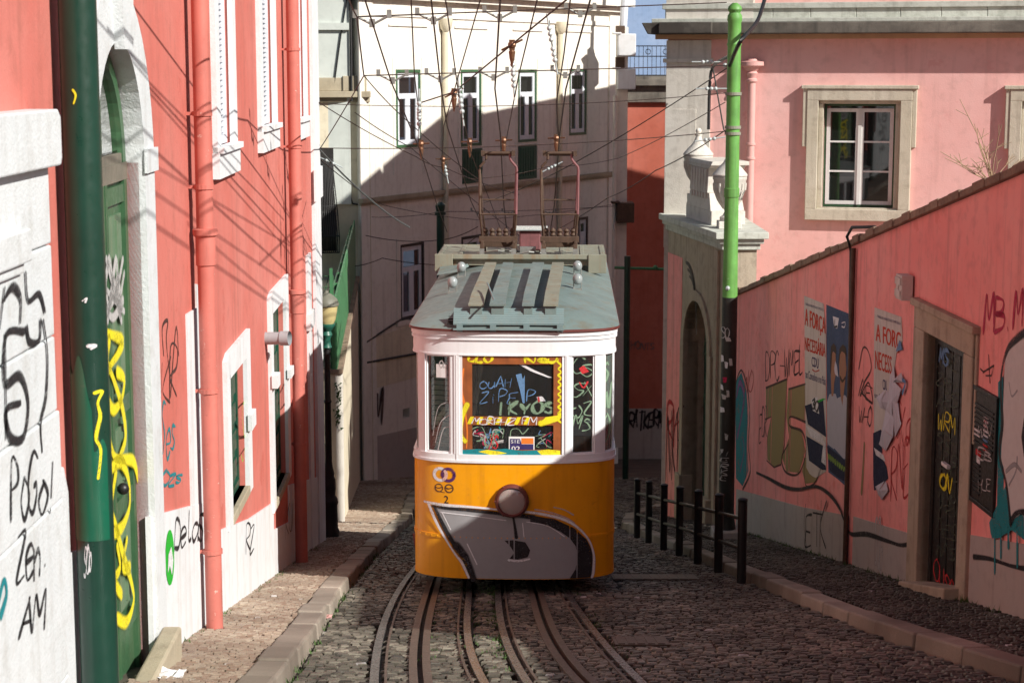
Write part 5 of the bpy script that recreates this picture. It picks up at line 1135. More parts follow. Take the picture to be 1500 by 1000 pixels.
tg('pale outline tag reading ouh zipe', BLUS, lambda m: (scrawl(m, FR, 'OuAH', (703, 556), (750, 552), (750, 566), (703, 568), .012, -.031), scrawl(m, FR, 'ZiPE P', (702, 575), (784, 568), (784, 586), (702, 590), .012, -.031)), cwin)
tg('mint block letters reading KYOS', SOFTG, lambda m: (scrawl(m, FR, 'IKYOS', (726, 590), (811, 586), (811, 603), (726, 606), .042, -.0305, .03, .1)), cwin)
tg('blue spray blot on the glass', BLUS, lambda m: fill(m, FR, [(754, 548), (762, 546), (764, 556), (767, 548), (770, 546), (767, 562), (769, 588), (764, 590), (760, 570)], -.0315, 10), cwin)
tg('pale scribbles low on the glass', SOFTG, lambda m: (stroke(m, FR, [(724, 632), (736, 627), (735, 640)], .012, -.031), stroke(m, FR, [(746, 638), (748, 628), (758, 627), (764, 634), (772, 626)], .012, -.031), stroke(m, FR, [(690, 628), (704, 624), (712, 640), (716, 652)], .012, -.031), scrawl(m, FR, 'SX', (716, 640), (730, 640), (730, 655), (716, 655), .012, -.031), stroke(m, FR, [(790, 640), (800, 652), (812, 655)], .014, -.031)), cwin)
tg('white slash painted in as reflected light on the glass, with a small white blot', WHT, lambda m: (fill(m, FR, [(744, 525), (748, 524), (780, 541), (806, 552), (804, 553.5), (776, 543)], -.0305, 12), fill(m, FR, [(784, 580), (792, 579), (797, 586), (786, 587)], -.0305, 6)), cwin)  # the slanted slash is a reflection drawn in white on the pane
for mt_, cnt in ((PALE, 5), (SOFTG, 5), (TEAL, 2), (PINKS, 3), (BLUS, 3)):
    tg('tangled scribbles over the lower glass', mt_, lambda m: [stroke(m, FR, [(x0+random.uniform(-9, 9), y0+random.uniform(-8, 8)) for _ in range(4)], random.uniform(.008, .018), -.0318+.0001*q) for q in range(cnt) for x0, y0 in ((random.uniform(696, 735), random.uniform(630, 650)),)]+[stroke(m, FR, [(x0+random.uniform(-9, 9), y0+random.uniform(-6, 6)) for _ in range(3)], .008, -.0318) for q in range(2) for x0, y0 in ((random.uniform(786, 806), random.uniform(632, 650)),)], cwin)
tg('red blots on the glass', REDS, lambda m: (scrawl(m, FR, 'XS', (716, 636), (730, 634), (730, 656), (716, 656), .018, -.0305), fill(m, FR, [(785, 580), (788, 580), (789, 587), (786, 588)], -.030, 4)), cwin)
m = MB(); skin(m, S((744-750.5)/121.3), S((781-750.5)/121.3), (848-659)/121.3, (848-638)/121.3, -.033, -.029); sg = m.build('service_sign', MT['whitepaint'], tram, True, label='navy and orange service plate behind the glass')
tg(None, NAVY, lambda m: fill(m, FR, [(745.5, 641), (761, 641), (761, 649), (779.5, 649), (779.5, 658), (745.5, 658)], -.0275, 14), sg, 'colour_field')
tg(None, ORNG, lambda m: fill(m, FR, [(762, 640), (779.5, 640), (779.5, 648.5), (762, 648.5)], -.0275, 8), sg, 'colour_field')
tg(None, WHT, lambda m: (print_text(m, FR, 'S1E', (747, 642.5), (759.5, 642.5), (759.5, 647.5), (747, 647.5), -.026, .01), print_text(m, FR, '02', (748, 652), (760, 652), (760, 659), (748, 659), -.026, .02)), sg, 'lettering')
tg('scrawls on the right window', SOFTG, lambda m: [scrawl(m, FR, t_, (836, y0), (866, y0), (866, y0+20), (836, y0+20), .016, -.031, .2) for t_, y0 in (('CS', 530), ('SX', 560), ('OZ', 590), ('MS', 612))])
tg('red patch on the right window', REDS, lambda m: (fill(m, FR, [(845, 540), (852, 535), (860, 545), (850, 548)], -.030, 6), stroke(m, FR, [(846, 560), (852, 568), (858, 560)], .02, -.030)))
tg('green scrawls on the corner glass', SOFTG, lambda m: (scrawl(m, FR, 'S', (882, 530), (893, 530), (893, 560), (882, 560), .03, -.030, .1), scrawl(m, FR, 'W', (882, 570), (893, 570), (893, 600), (882, 600), .03, -.030, .1), scrawl(m, FR, '8', (882, 610), (893, 610), (893, 650), (882, 650), .03, -.030, .1)))
tg('pale scrawl on the left window', PALE, lambda m: (stroke(m, FR, [(636, 650), (644, 620), (658, 608)], .012, -.030), stroke(m, FR, [(632, 640), (640, 600), (654, 590)], .010, -.030), stroke(m, FR, [(640, 660), (648, 630), (659, 625)], .012, -.030)))
# front graffiti piece
tg('grey fill of the spray painted shape', GRY, lambda m: fill(m, FR, [(634, 744), (650, 745), (690, 747), (740, 751), (790, 757), (820, 766), (842, 780), (856, 800), (862, 822), (860, 847), (690, 847), (684, 825), (668, 804), (650, 775)], .0125, 90), body)
tg('black outline of the spray painted shape', BLK, lambda m: (stroke(m, FR, [(635, 742), (665, 744), (700, 747), (745, 751), (780, 755)], .05, .016), fill(m, FR, [(775, 752), (810, 758), (838, 772), (856, 790), (866, 812), (865, 847), (832, 847), (841, 832), (843, 815), (841, 800), (832, 787), (819, 777), (800, 768), (775, 762)], .0165, 60),
   stroke(m, FR, [(637, 745), (648, 768), (660, 790), (672, 806)], .05, .016), stroke(m, FR, [(668, 800), (680, 815), (686, 830), (692, 847)], .10, .016, False), stroke(m, FR, [(750, 752), (753, 770), (755, 785)], .035, .016), fill(m, FR, [(738, 790), (750, 789), (768, 792), (775, 804), (772, 814), (758, 818), (744, 818), (752, 808), (746, 798)], .016, 20)), body)
tg('white halo of the spray painted shape', WHT, lambda m: (stroke(m, FR, [(622, 738), (650, 740), (690, 741), (740, 745), (790, 750), (830, 762), (856, 786), (866, 812), (866, 838), (864, 847)], .03, .0175), stroke(m, FR, [(628, 741), (640, 768), (656, 796), (668, 814), (676, 824), (686, 846)], .03, .0175),
   stroke(m, FR, [(744, 819), (760, 820), (774, 817)], .03, .0178), stroke(m, FR, [(648, 752), (660, 776)], .02, .017), stroke(m, FR, [(646, 751), (690, 754), (740, 760)], .014, .017), stroke(m, FR, [(764, 764), (766, 784)], .014, .017), stroke(m, FR, [(770, 762), (800, 768), (824, 784)], .012, .017), stroke(m, FR, [(684, 796), (698, 826)], .014, .017)), body)
tg('pink white strokes right of the headlight', spray('blush', (.55, .42, .36)), lambda m: (stroke(m, FR, [(782, 744), (806, 749), (826, 757), (838, 765)], .022, .004), stroke(m, FR, [(809, 741), (824, 745), (837, 753)], .018, .004)), body)
# emblem, number
def ring(m, cx, cy, r, wd, d, a0=0, a1=2*math.pi):
    ribbon(m, FR, [FR.uv(cx+r*math.cos(a0+(a1-a0)*k/28), cy-r*math.sin(a0+(a1-a0)*k/28)) for k in range(29)], wd, d)
m = MB(); ring(m, 644.5, 695.5, 8.8, .036, .003); em = m.build('emblem', WHT, tram, True, label='white and violet interlocked rings above the car number')
m = MB(); ring(m, 656.5, 695.5, 8.8, .036, .0045); m.build('emblem_ring', spray('violet', (.09, .025, .12)), em, True)
m = MB(); ring(m, 644.5, 695.5, 8.8, .036, .006, -.9, .6); m.build('emblem_ring', spray('pinkish', (.7, .45, .4)), em, True)
m = MB(); ring(m, 642.5, 715.5, 5.6, .012, .003, .6, 6.6); ring(m, 657.5, 715.5, 5.8, .014, .003)
for cx in (642.5, 657.5): stroke(m, FR, [(cx-4, 715), (cx-1, 716), (cx+4, 714.5)], .014, .003)
stroke(m, FR, [(644, 721), (651, 722)], .008, .003); m.build('emblem_badge', MARK, em, True)
m = MB(); print_text(m, FR, '2', (650, 726.5), (656.5, 726.5), (656.5, 737.5), (650, 737.5), .003, .01); m.build('number', BLK, body, True)
# headlight
hc = FR.pt((748.5-750.5)/121.3, (848-731)/121.3, 0); R90 = Matrix.Rotation(math.pi/2, 4, 'X')
def disc(prof, mat, name, parent):
    m = MB(); m.lathe((0, 0, 0), prof, 32); m.v = [R90 @ v+hc for v in m.v]; return m.build(name, mat, parent, True, smooth=True)
hl = disc([(.20, -.02), (.205, .03), (.19, .07), (.172, .085), (.160, .07), (.158, .045), (.10, -.0), (.03, -.015), (.0, -.016)], MT['trimred'], 'headlight', tram)
disc([(.158, .043), (.12, .02), (.07, .004), (.001, .001)], MT['reflector'], 'reflector', hl); disc([(.162, .055), (.12, .075), (.06, .085), (.001, .088)], MT['lens'], 'lens', hl)
m = MB(); m.ball(hc+Vector((0, -.045, 0)), .03); m.tube([hc+Vector((0, -.03, -.03)), hc+Vector((0, -.045, -.14))], .008, 6); m.build('bulb', MT['ceramic'], hl, True)
m = MB()
for a in range(6): m.ball(hc+Vector((.196*math.cos(a*1.047), -.06, .196*math.sin(a*1.047))), .014, 6, 4)
m.build('bolt', MT['trimred'], hl, True)
# roof
def roof_pt(s, r, back, dz=0, ov=.05, hgt=.235):
    p = body_pt(s, 0, ov); ax = Vector((0, max(p.y, 1.0), p.z))
    q = ax+(p-ax)*r; z = TB+ZE+.03+hgt*(1-r**2.3)+dz
    return Vector((q.x, LEN-q.y if back else q.y, z))
SS = [-SMAX+(SMAX-C0)*k/10 for k in range(10)]+[-C0+2*C0*k/72 for k in range(73)]+[C0+(SMAX-C0)*k/10 for k in range(1, 11)]
m = MB(); RRs = [1, .985, .95, .9, .8, .65, .5, .3, .12, 0]
for bk in (False, True):
    i = len(m.v); n = len(SS)
    for r in RRs: m.v += [roof_pt(s, r, bk) for s in SS]
    for a in range(len(RRs)-1):
        for b in range(n-1): q = (i+a*n+b, i+a*n+b+1, i+(a+1)*n+b+1, i+(a+1)*n+b); m.f.append(q if not bk else q[::-1])
roof = m.build('roof', MT['roof'], tram, True, smooth=True)
m = MB(); loopskin(m, ZE+.004, ZE+.032, .0, .052); m.build('drip_rail', MT['trimred'], roof, True, smooth=True)
m = MB(); loopskin(m, ZE-.02, ZE+.002, -1.0, -.045); m.build('ceiling', MT['dark'], tram, True)
ZR = TB+ZE+.03
def rz_(x, y): 
    r = abs(x)/1.26; yy = max(0, (1.0-y)/1.0); rr = min(1, max(r, yy if r < .4 else math.hypot(r, yy*.5))); return ZR+.235*(1-rr**2.3)
def rp(px, py, z): # pixel to car-local point at a roof height
    d = ray(px, py); wz = TZ+z; k = (wz-H)/d.z; p = Vector((d.x*k, d.y*k, wz))-Vector((.015, 21.4, TZ)); a = math.radians(1.7)
    return Vector((p.x*math.cos(a)-p.y*math.sin(a), p.x*math.sin(a)+p.y*math.cos(a), z))
ztp = ZR+.36; hi0 = rp(668, 453, ZR+.24).y
for fx0, fx1, bx0, bx1 in ((682, 705, 711, 727), (714, 738, 737, 752), (763, 781, 780, 797), (795, 817, 809, 826)):
    def on_roof(px, py):
        return rp(px, py, ztp-.02)
    f0, f1, b0, b1 = on_roof(fx0, 449), on_roof(fx1, 449), on_roof(bx0, 384), on_roof(bx1, 384)
    for q in (f0, f1): q.y = max(q.y, hi0+.06)
    m = MB(); n = 6
    P_ = [(f0.lerp(b0, k/n), f1.lerp(b1, k/n)) for k in range(n+1)]
    for k in range(n):
        zz = lambda q: Vector((q.x, q.y, ztp-.02-.05*max(0, 1-(q.y-hi0)/.8)))
        a0, a1, c0, c1 = zz(P_[k][0]), zz(P_[k][1]), zz(P_[k+1][0]), zz(P_[k+1][1]); dn = Vector((0, 0, -.022))
        m.hexa([a0+dn, a1+dn, c1+dn, c0+dn, a0, a1, c1, c0])
    pl = m.build('roof_plank', MT['roof'] if fx0 in (714, 763) else MT['roofrust'], tram, True)
    m = MB()
    for k in range(n+1):
        a, b = P_[k]; z1 = zz(a).z-.023; m.box(a.x+.02, b.x-.02, a.y-.02 if k else a.y+.03, a.y+.02 if k else a.y+.07, min(rz_(a.x, a.y)-.02, z1-.05), z1)
    m.build('plank_support', MT['roof'], pl, True)
# ribbed resistor cover at the front of the roof
q0, q1 = rp(664, 475, ZR+.06), rp(826, 475, ZR+.06); q2, q3 = rp(668, 453, ZR+.22), rp(822, 453, ZR+.22)
m = MB(); lo_, hi_ = q0.y, q2.y; nn = 7
for k in range(nn):
    y_a = lo_+(hi_-lo_)*k/nn; y_b = lo_+(hi_-lo_)*(k+.72)/nn; z_a = ZR+.055+.165*k/nn; z_b = z_a+.04
    m.hexa([(q0.x, y_a, z_a), (q1.x, y_a, z_a), (q1.x, y_b, z_a), (q0.x, y_b, z_a), (q0.x, y_a, z_a+.022), (q1.x, y_a, z_a+.022), (q1.x, y_b, z_b), (q0.x, y_b, z_b)])
m.box(q0.x+.02, q1.x-.02, lo_+.04, hi_-.01, ZR+.02, ZR+.07)
rc = m.build('ribbed_cover', MT['rib'], tram, True)
m = MB()
for k in range(4):
    x = q0.x+.04+(q1.x-q0.x-.12)*k/3; m.box(x, x+.07, lo_-.04, lo_+.2, ZR-.02, ZR+.06)
m.box(q0.x, q1.x, lo_-.06, lo_-.04, ZR+.0, ZR+.02); m.build('cover_foot', MT['rib'], rc, True)
m = MB()
for k in range(6): m.box(q0.x-.075, q0.x-.01, lo_+.05+k*.09, lo_+.085+k*.09, ZR+.05+k*.016, ZR+.065+k*.016)
m.build('vent_louvre', MT['black'], rc, True)
a = rp(714, 424, ztp); b = rp(724, 441, ztp); m = MB(); m.tube([a+Vector((0, 0, .08)), b+Vector((0, 0, .01))], .012, 6); m.build('loose_rod', MT['rib'], roof, True)
# roof lamps
for px, py in ((663, 413), (676, 391), (846, 411), (846, 391)):
    c = rp(px, py+4, ZR+.24); z0 = rz_(c.x, c.y); m = MB(); m.tube([(c.x-.05, c.y, z0-.02), (c.x-.05, c.y, z0+.10)], .008, 6); m.tube([(c.x+.05, c.y, z0-.02), (c.x+.05, c.y, z0+.10)], .008, 6); m.box(c.x-.06, c.x+.06, c.y-.02, c.y+.02, z0-.02, z0+.015)
    lm = m.build('roof_lamp', MT['hardware'], tram, True)
    m = MB(); m.ball((c.x, c.y, z0+.135), .066, 14, 10, (1, 1, 1.15)); m.build('bulb', MT['bulbglass'], lm, True, smooth=True)
# cross platform carrying the collectors
pf = rp(637, 376, ZR+.33); y0 = pf.y; xl, xr = rp(637, 376, ZR+.33).x, rp(888, 376, ZR+.33).x
m = MB(); m.box(xl, xr, y0, y0+1.9, ZR+.28, ZR+.32); m.box(xl, xr, y0-.03, y0+.0, ZR+.30, ZR+.37); m.box(xl, xl+.26, y0-.05, y0+.02, ZR+.12, ZR+.372); m.box(xr-.26, xr, y0-.05, y0+.02, ZR+.10, ZR+.372)
m.box(xl+.2, xr-.2, y0+.05, y0+.12, ZR+.2, ZR+.28); m.box(xl, xr, y0+1.87, y0+1.9, ZR+.15, ZR+.33)
for k in range(9): x = xl+.05+k*(xr-xl-.1)/8; m.box(x-.03, x+.03, y0+.2, y0+1.8, ZR+.32, ZR+.335)
plat = m.build('collector_platform', MT['roofrust'], roof, True, bevel=.008)
m = MB(); m.hexa([Vector(v) for v in ((xl+.05, y0-.35, ZR+.1), (xl+.38, y0-.4, ZR+.16), (xl+.5, y0-.1, ZR+.2), (xl+.05, y0-.05, ZR+.15), (xl+.07, y0-.33, ZR+.13), (xl+.36, y0-.38, ZR+.19), (xl+.48, y0-.1, ZR+.24), (xl+.08, y0-.05, ZR+.19))]); m.build('loose_sheet', MT['roof'], roof, True)
def collector(xc, k):
    yb = y0+.12; zb = ZR+.32; fx = .245
    m = MB()
    for sx in (-1, 1):
        m.box(xc+sx*.23-.03, xc+sx*.23+.03, yb-.12, yb-.04, zb, zb+.20); m.box(xc+sx*.23-.03, xc+sx*.23+.03, yb+.5, yb+.58, zb, zb+.2)
        m.box(xc+sx*.23-.02, xc+sx*.23+.02, yb-.12, yb+.58, zb+.2, zb+.24)
    m.box(xc-.28, xc+.28, yb-.03, yb+.03, zb+.21, zb+.30); m.box(xc-.26, xc+.26, yb+.2, yb+.3, zb+.12, zb+.22)
    base = m.build('current_collector', MT['rust'], tram, True, bevel=.006)
    m = MB()
    for sx in (-1, 1): m.box(xc+sx*.23-.035, xc+sx*.23+.035, yb-.14, yb-.13, zb+.01, zb+.13)
    m.build('bracket', MT['hardware'], base, True)
    m = MB()
    for j in range(5):
        x = xc-.2+j*.1; yy = yb+.35
        m.lathe((x, yy, zb+.2), [(.02, 0), (.045, .03), (.03, .06), (.045, .09), (.03, .12), (.045, .15), (.02, .19)], 10)
    m.build('insulator', MT['rust'], base, True, smooth=True)
    zt_ = zb+1.50; zm = zb+.62
    m = MB()
    for sx, mt in ((-1, 0), (1, 1)):
        m.tube([(xc+sx*.23, yb+.1, zb+.25), (xc+sx*.262, yb-.02, zm)], .018, 8); m.tube([(xc+sx*.20, yb+.45, zb+.25), (xc+sx*.235, yb+.1, zm+.05)], .014, 8)
    m.tube([(xc-.262, yb-.02, zm), (xc+.262, yb-.02, zm)], .014, 8); m.tube([(xc-.235, yb+.1, zm+.2), (xc+.235, yb+.1, zm+.2)], .013, 8)
    m.build('lower_frame', MT['rust'], base, True, smooth=True)
    for sx, mt in ((-1, 'rust'), (1, 'pinkrod')):
        m = MB(); m.tube([(xc+sx*.262, yb-.02, zm), (xc+sx*.268, yb+.03, zt_-.24), (xc+sx*.262, yb+.03, zt_-.20), (xc+sx*.20, yb+.03, zt_-.13), (xc+sx*.175, yb+.03, zt_-.09), (xc+sx*.17, yb+.03, zt_)], .019, 8); m.tube([(xc+sx*.235, yb+.1, zm+.05), (xc+sx*.255, yb+.06, zt_-.3)], .012, 6)
        m.build('upright', MT[mt], base, True, smooth=True)
    m = MB(); m.tube([(xc-.235, yb+.03, zt_), (xc+.235, yb+.03, zt_)], .024, 10)
    m.tube([(xc-.235, yb+.09, zt_-.03), (xc+.235, yb+.09, zt_-.03)], .016, 8)
    for sx in (-1, 1): m.box(xc+sx*.22-.025, xc+sx*.22+.025, yb-.01, yb+.12, zt_-.045, zt_+.035)
    m.build('contact_bow', MT['rust'], base, True)
    return yb, zt_
c1 = rp(733, 340, ZR+.6).x; c2 = rp(820, 340, ZR+.6).x
collector(c1, 0); YB, ZT = collector(c2, 1)
m = MB(); m.box((c1+c2)/2-.16, (c1+c2)/2+.16, y0+1.0, y0+1.5, ZR+.33, ZR+.62); bx = m.build('equipment_box', MT['pinkrod'], tram, True, bevel=.02)
m = MB(); m.box((c1+c2)/2-.26, (c1+c2)/2+.26, y0+.95, y0+1.55, ZR+.625, ZR+.65); m.build('lid', MT['ceramic'], bx, True, bevel=.008)
m = MB(); m.tube([(c1+.2, y0+.1, ZR+.34), ((c1+c2)/2, y0+.05, ZR+.40), (c2-.2, y0+.2, ZR+.36)], .015, 6); m.tube([(c1-.3, y0+.2, ZR+.36), (c1, y0+.0, ZR+.42), (c1+.3, y0+.3, ZR+.38)], .013, 6); m.box((c1+c2)/2-.13, (c1+c2)/2+.1, y0+.15, y0+.25, ZR+.33, ZR+.46); m.build('roof_cable', MT['hardware'], roof, True)
# underframe wedge, wheels, left step
m = MB(); hz_ = lambda y: -.2*y
pts = [(-1.0, .35), (1.0, .35), (1.0, 8.2), (-1.0, 8.2)]
m.hexa([(-1.0, .5, hz_(.5)+.22), (1.0, .5, hz_(.5)+.22), (1.0, 8.2, hz_(8.2)+.3), (-1.0, 8.2, hz_(8.2)+.3), (-1.0, .4, TB+.0), (1.0, .4, TB+.0), (1.0, 8.2, TB), (-1.0, 8.2, TB)]); m.build('underframe', MT['blackpole'], tram, True)
for sx in (-.45, .45):
    for y in (1.6, 6.4):
        m = MB(); m.lathe((0, 0, 0), [(.02, -.05), (.31, -.05), (.34, -.03), (.34, .0), (.31, .05), (.02, .05)], 24); RY9 = Matrix.Rotation(math.pi/2, 4, 'Y'); m.v = [RY9 @ v+Vector((sx, y, hz_(y)+.36)) for v in m.v]; m.build('wheel', MT['steel'], tram, True)
m = MB(); m.hexa([(-1.28, 1.6, -.1), (-1.16, 1.6, -.1), (-1.16, 3.0, -.38), (-1.28, 3.0, -.38), (-1.34, 1.6, .32), (-1.22, 1.6, .32), (-1.22, 3.0, .1), (-1.34, 3.0, .1)]); m.build('side_step', MT['pinkrod'], tram, True)

# ------------------------------------------------------------------ back: cream house across the bend
BF = Surf((-4.45, 54.0), (3.96, 69.0), 1)
if BF.n.y > 0: BF = Surf((-4.45, 54.0), (3.96, 69.0), -1)
ch = thing('cream_house', 'tall cream house with narrow green edged windows closing the view behind the funicular car', 'house', BF.pt(8, gz(60)))
bw = []
for (x0, x1, yt, yb) in ((580, 616, 102, 216), (675, 705, 102, 214), (759, 786, 102, 208), (834, 859, 101, 198)):
    a = BF.uv(x0, (yt+yb)/2)[0]; b = BF.uv(x1, (yt+yb)/2)[0]; bw.append((a, b, BF.uv((x0+x1)/2, yb)[1], BF.uv((x0+x1)/2, yt)[1]))
lw = []
for (x0, x1, yt, yb) in ((586, 621, 356, 466), (847, 861, 318, 390), (676, 706, 345, 440)):
    a = BF.uv(x0, (yt+yb)/2)[0]; b = BF.uv(x1, (yt+yb)/2)[0]; lw.append((a, b, BF.uv((x0+x1)/2, yb)[1], BF.uv((x0+x1)/2, yt)[1]))
vent = (BF.u(590, 605), BF.u(600, 605), BF.uv(595, 612)[1], BF.uv(595, 598)[1])
m = MB(); ztb = 8.5; holes_wall(m, BF, 0, BF.len, -16, ztb, bw+lw+[vent], .3)
a0, a1 = BF.pt(0, 0), BF.pt(BF.len, 0); m.quad((a0.x, a0.y, -16), (a0.x-3, a0.y+9, -16), (a0.x-3, a0.y+9, ztb), (a0.x, a0.y, ztb)); m.quad((a1.x, a1.y, -16), (a1.x-8, a1.y+8, -16), (a1.x-8, a1.y+8, ztb), (a1.x, a1.y, ztb))
m.build('wall', MT['cream'], ch)
m = MB(); m.prism([(a0.x-.2, a0.y-.2), (a1.x+.2, a1.y-.2), (a1.x-8, a1.y+8), (a0.x-3, a0.y+9)], ztb, ztb+.3); m.build('roof', MT['rooftile'], ch)
zl = BF.uv(716, 272)[1]; ztop = BF.uv(880, 7)[1]
m = MB(); m.sbox(BF, -.1, BF.len+.1, zl-.09, zl+.03, 0, .16); m.sbox(BF, -.05, BF.len+.05, zl-.18, zl-.09, 0, .08); m.build('string_course', MT['tanstone'], ch)
m = MB(); m.sbox(BF, -.2, BF.len+.3, ztop-.05, ztop+.2, 0, .5); m.sbox(BF, -.1, BF.len+.15, ztop-.25, ztop-.05, 0, .25); m.sbox(BF, 0, BF.len, ztop-.75, ztop-.6, 0, .06)
m.sbox(BF, BF.len-.9, BF.len+.06, -16, ztop-.25, 0, .07); m.sbox(BF, -.02, .7, -16, ztop-.25, 0, .05); m.build('cornice', MT['cream'], ch)
m = MB()
for a, b, c, e in bw:
    m.sbox(BF, a-.3, b+.3, e+1.35, e+1.9, 0, .012); m.sbox(BF, a-.4, b+.4, e+1.28, e+1.34, 0, .05)
    m.sbox(BF, a-.18, a-.06, c-.8, e+.35, 0, .02); m.sbox(BF, b+.06, b+.18, c-.8, e+.35, 0, .02)
for a, b, c, e in lw[:1]: m.sbox(BF, a-.2, a, c, e+.2, 0, .025); m.sbox(BF, b, b+.2, c, e+.2, 0, .025); m.sbox(BF, a, b, e, e+.2, 0, .025); m.sbox(BF, a-.25, b+.25, c-.15, c, 0, .06)
m.build('moulding', MT['cream'], ch)
for i, (a, b, c, e) in enumerate(bw+lw):
    m = MB(); frame_ring(m, BF, a, b, c, e, .09, -.3, .012); win = m.build('window', MT['greendoor'] if i < 4 else MT['iron'], ch)
    m = MB(); md_ = (a+b)/2; tz_ = c+(e-c)*.66
    frame_ring(m, BF, a+.09, b-.09, c+.09, e-.09, .14, -.10, -.03); m.sbox(BF, a+.2, b-.2, tz_-.08, tz_+.08, -.095, -.02); m.sbox(BF, md_-.13, md_+.13, c+.2, tz_-.08, -.095, -.025)
    m.build('frame', MT['bluewhite'], win)
    m = MB(); m.quad(BF.pt(a, c, -.06), BF.pt(b, c, -.06), BF.pt(b, e, -.06), BF.pt(a, e, -.06)); m.build('pane', MT['darkglass'], win)
    m = MB(); m.sbox(BF, a, b, c, e, -1.0, -.95); m.build('room', MT['dark'], win)
    if i < 4: m = MB(); m.sbox(BF, a+.3, b-.3, c+.3, e-.2, -.25, -.23); m.build('curtain', MT['blind'], win)
for (x0, x1, yt, yb) in ((677, 705, 218, 268), (759, 785, 212, 262)):
    a = BF.u(x0, 240); b = BF.u(x1, 240); m = MB(); m.sbox(BF, a, b, BF.uv((x0+x1)/2, yb)[1], BF.uv((x0+x1)/2, yt)[1], 0, .04)
    for k in range(6): m.sbox(BF, a+.1+k*(b-a-.2)/6, a+.1+(k+.6)*(b-a-.2)/6, BF.uv((x0+x1)/2, yb)[1]+.1, BF.uv((x0+x1)/2, yt)[1]-.1, .04, .055)
    m.build('shutter', MT['greenshut'], ch)
m = MB(); m.sbox(BF, vent[0], vent[1], vent[2], vent[3], -.4, -.3); m.build('vent', MT['black'], ch)
m = MB(); m.sslab(BF, [(.6, BF.uv(545, 560)[1]-.2), (4.6, BF.uv(600, 545)[1]-.2), (4.6, BF.uv(600, 472)[1]), (.6, BF.uv(545, 495)[1])], 0, .015); m.build('plaster_panel', MT['beige'], ch, label='yellower render patch low on the wall')
m = MB(); m.sslab(BF, [(0, -16), (BF.len, -16), (BF.len, BF.uv(905, 560)[1]), (0, BF.uv(540, 640)[1])], 0, .03); m.build('plinth', MT['plinth'], ch)
m = MB(); m.tube([BF.pt(.2, BF.uv(538, 500)[1], .04), BF.pt(2.2, BF.uv(570, 470)[1], .04), BF.pt(4, BF.uv(600, 490)[1]+.2, .04), BF.pt(6, BF.uv(640, 480)[1], .04)], .03, 6); m.tube([BF.pt(.2, BF.uv(538, 530)[1], .04), BF.pt(6, BF.uv(620, 520)[1], .04)], .035, 6); m.build('cable', MT['iron'], ch)
for (px, yt, yb) in ((648, 25, 640), (816, 30, 420)):
    u_ = BF.u(px, 200); z1 = BF.uv(px, yt)[1]; z0 = BF.uv(px, yb)[1]
    m = MB(); m.tube([BF.pt(u_, z0, .12), BF.pt(u_, z1-.3, .12)], .09, 10); m.lathe(BF.pt(u_, z1-.45, .14), [(.1, 0), (.18, .1), (.22, .3), (.22, .4)], 12); m.build('downpipe', MT['beige'], ch, smooth=True)
gr(ch, BF, 'dark smudged tag', MARK, [lambda m: scrawl(m, BF, 'WM', (538, 585), (562, 570), (562, 620), (538, 635), .12, .032)])

# utility pole with boxes at the far corner
up = onY(915, 420, 66); t = thing('utility_pole', 'pale utility column with white and dark boxes at the cream house corner', 'pole', Vector((up.x, 66, gz(60))))
def zy(y, Y=66): return onY(915, y, Y).z
def xp(x, Y=66): return onY(x, 200, Y).x
m = MB(); m.box(xp(902), xp(919), 66, 66.4, gz(62), zy(40)); m.tube([(xp(900), 65.8, gz(62)), (xp(900), 65.8, zy(140))], .07, 8); m.build('shaft', MT['cream'], t)
m = MB(); m.tube([(xp(912), 66.2, zy(40)), (xp(916), 66.2, zy(-40))], .14, 10); m.build('top_tube', MT['bluewhite'], t)
for y0_, y1_, mt in ((50, 82, 'white'), (101, 131, 'white'), (296, 325, 'rust')):
    m = MB(); m.box(xp(903), xp(929), 65.5, 66.6, zy(y1_), zy(y0_)); m.box(xp(895), xp(908), 65.45, 66, zy(y0_)-.02, zy(y0_-2)); m.build('equipment_box', MT[mt], t, bevel=.03, label='dark box low on the column' if mt == 'rust' else None)
m = MB(); m.box(xp(902)-.02, xp(914), 65.95, 66.42, zy(49), zy(38)); m.box(xp(902)-.02, xp(914), 65.95, 66.42, zy(100), zy(84)); m.build('rust_band', MT['rust'], t)

# far red house with a roof terrace, blue house behind
RF = Surf((2.0, 73), (11, 73), 1)
if RF.n.y > 0: RF = Surf((2.0, 73), (11, 73), -1)
fr_ = thing('red_corner_house', 'brick red house with dark eaves at the end of the dim side street', 'house', RF.pt(3, -14))
m = MB(); zt = RF.uv(945, 112)[1]; m.sbox(RF, -3, 9, -18, zt-.35, -6, 0); m.build('wall', MT['farred'], fr_)
m = MB(); m.sbox(RF, -3, 9, zt-1.0, zt-.35, .002, .2); m.sbox(RF, -3, 9, zt-.35, zt-.12, -6, .45); m.sbox(RF, -3, 9, zt-.12, zt, -6, .3); m.build('eaves', MT['darkstone'], fr_)
m = MB(); m.sbox(RF, -3, 9, -18, RF.uv(945, 598)[1], 0, .03); m.build('plinth', MT['plinth'], fr_)
m = MB()
for z in (zt+.02, zt+.75, zt+1.15): m.sbox(RF, -3, 9, z, z+.04, .1, .14)
for k in range(70): m.sbox(RF, -3+k*.17, -2.98+k*.17, zt+.02, zt+1.15, .11, .13)
for k in range(18): c = RF.pt(-2.8+k*.68, zt+.95, .12); m.tube([c+Vector((.1*math.cos(a*.785), 0, .1*math.sin(a*.785))) for a in range(9)], .015, 4)
m.build('railing', MT['iron'], fr_)
gr(fr_, RF, 'grey tag in the dim street', MARKG, [lambda m: scrawl(m, RF, 'HONTS', (924, 500), (960, 502), (960, 512), (924, 512), .05, .03)])
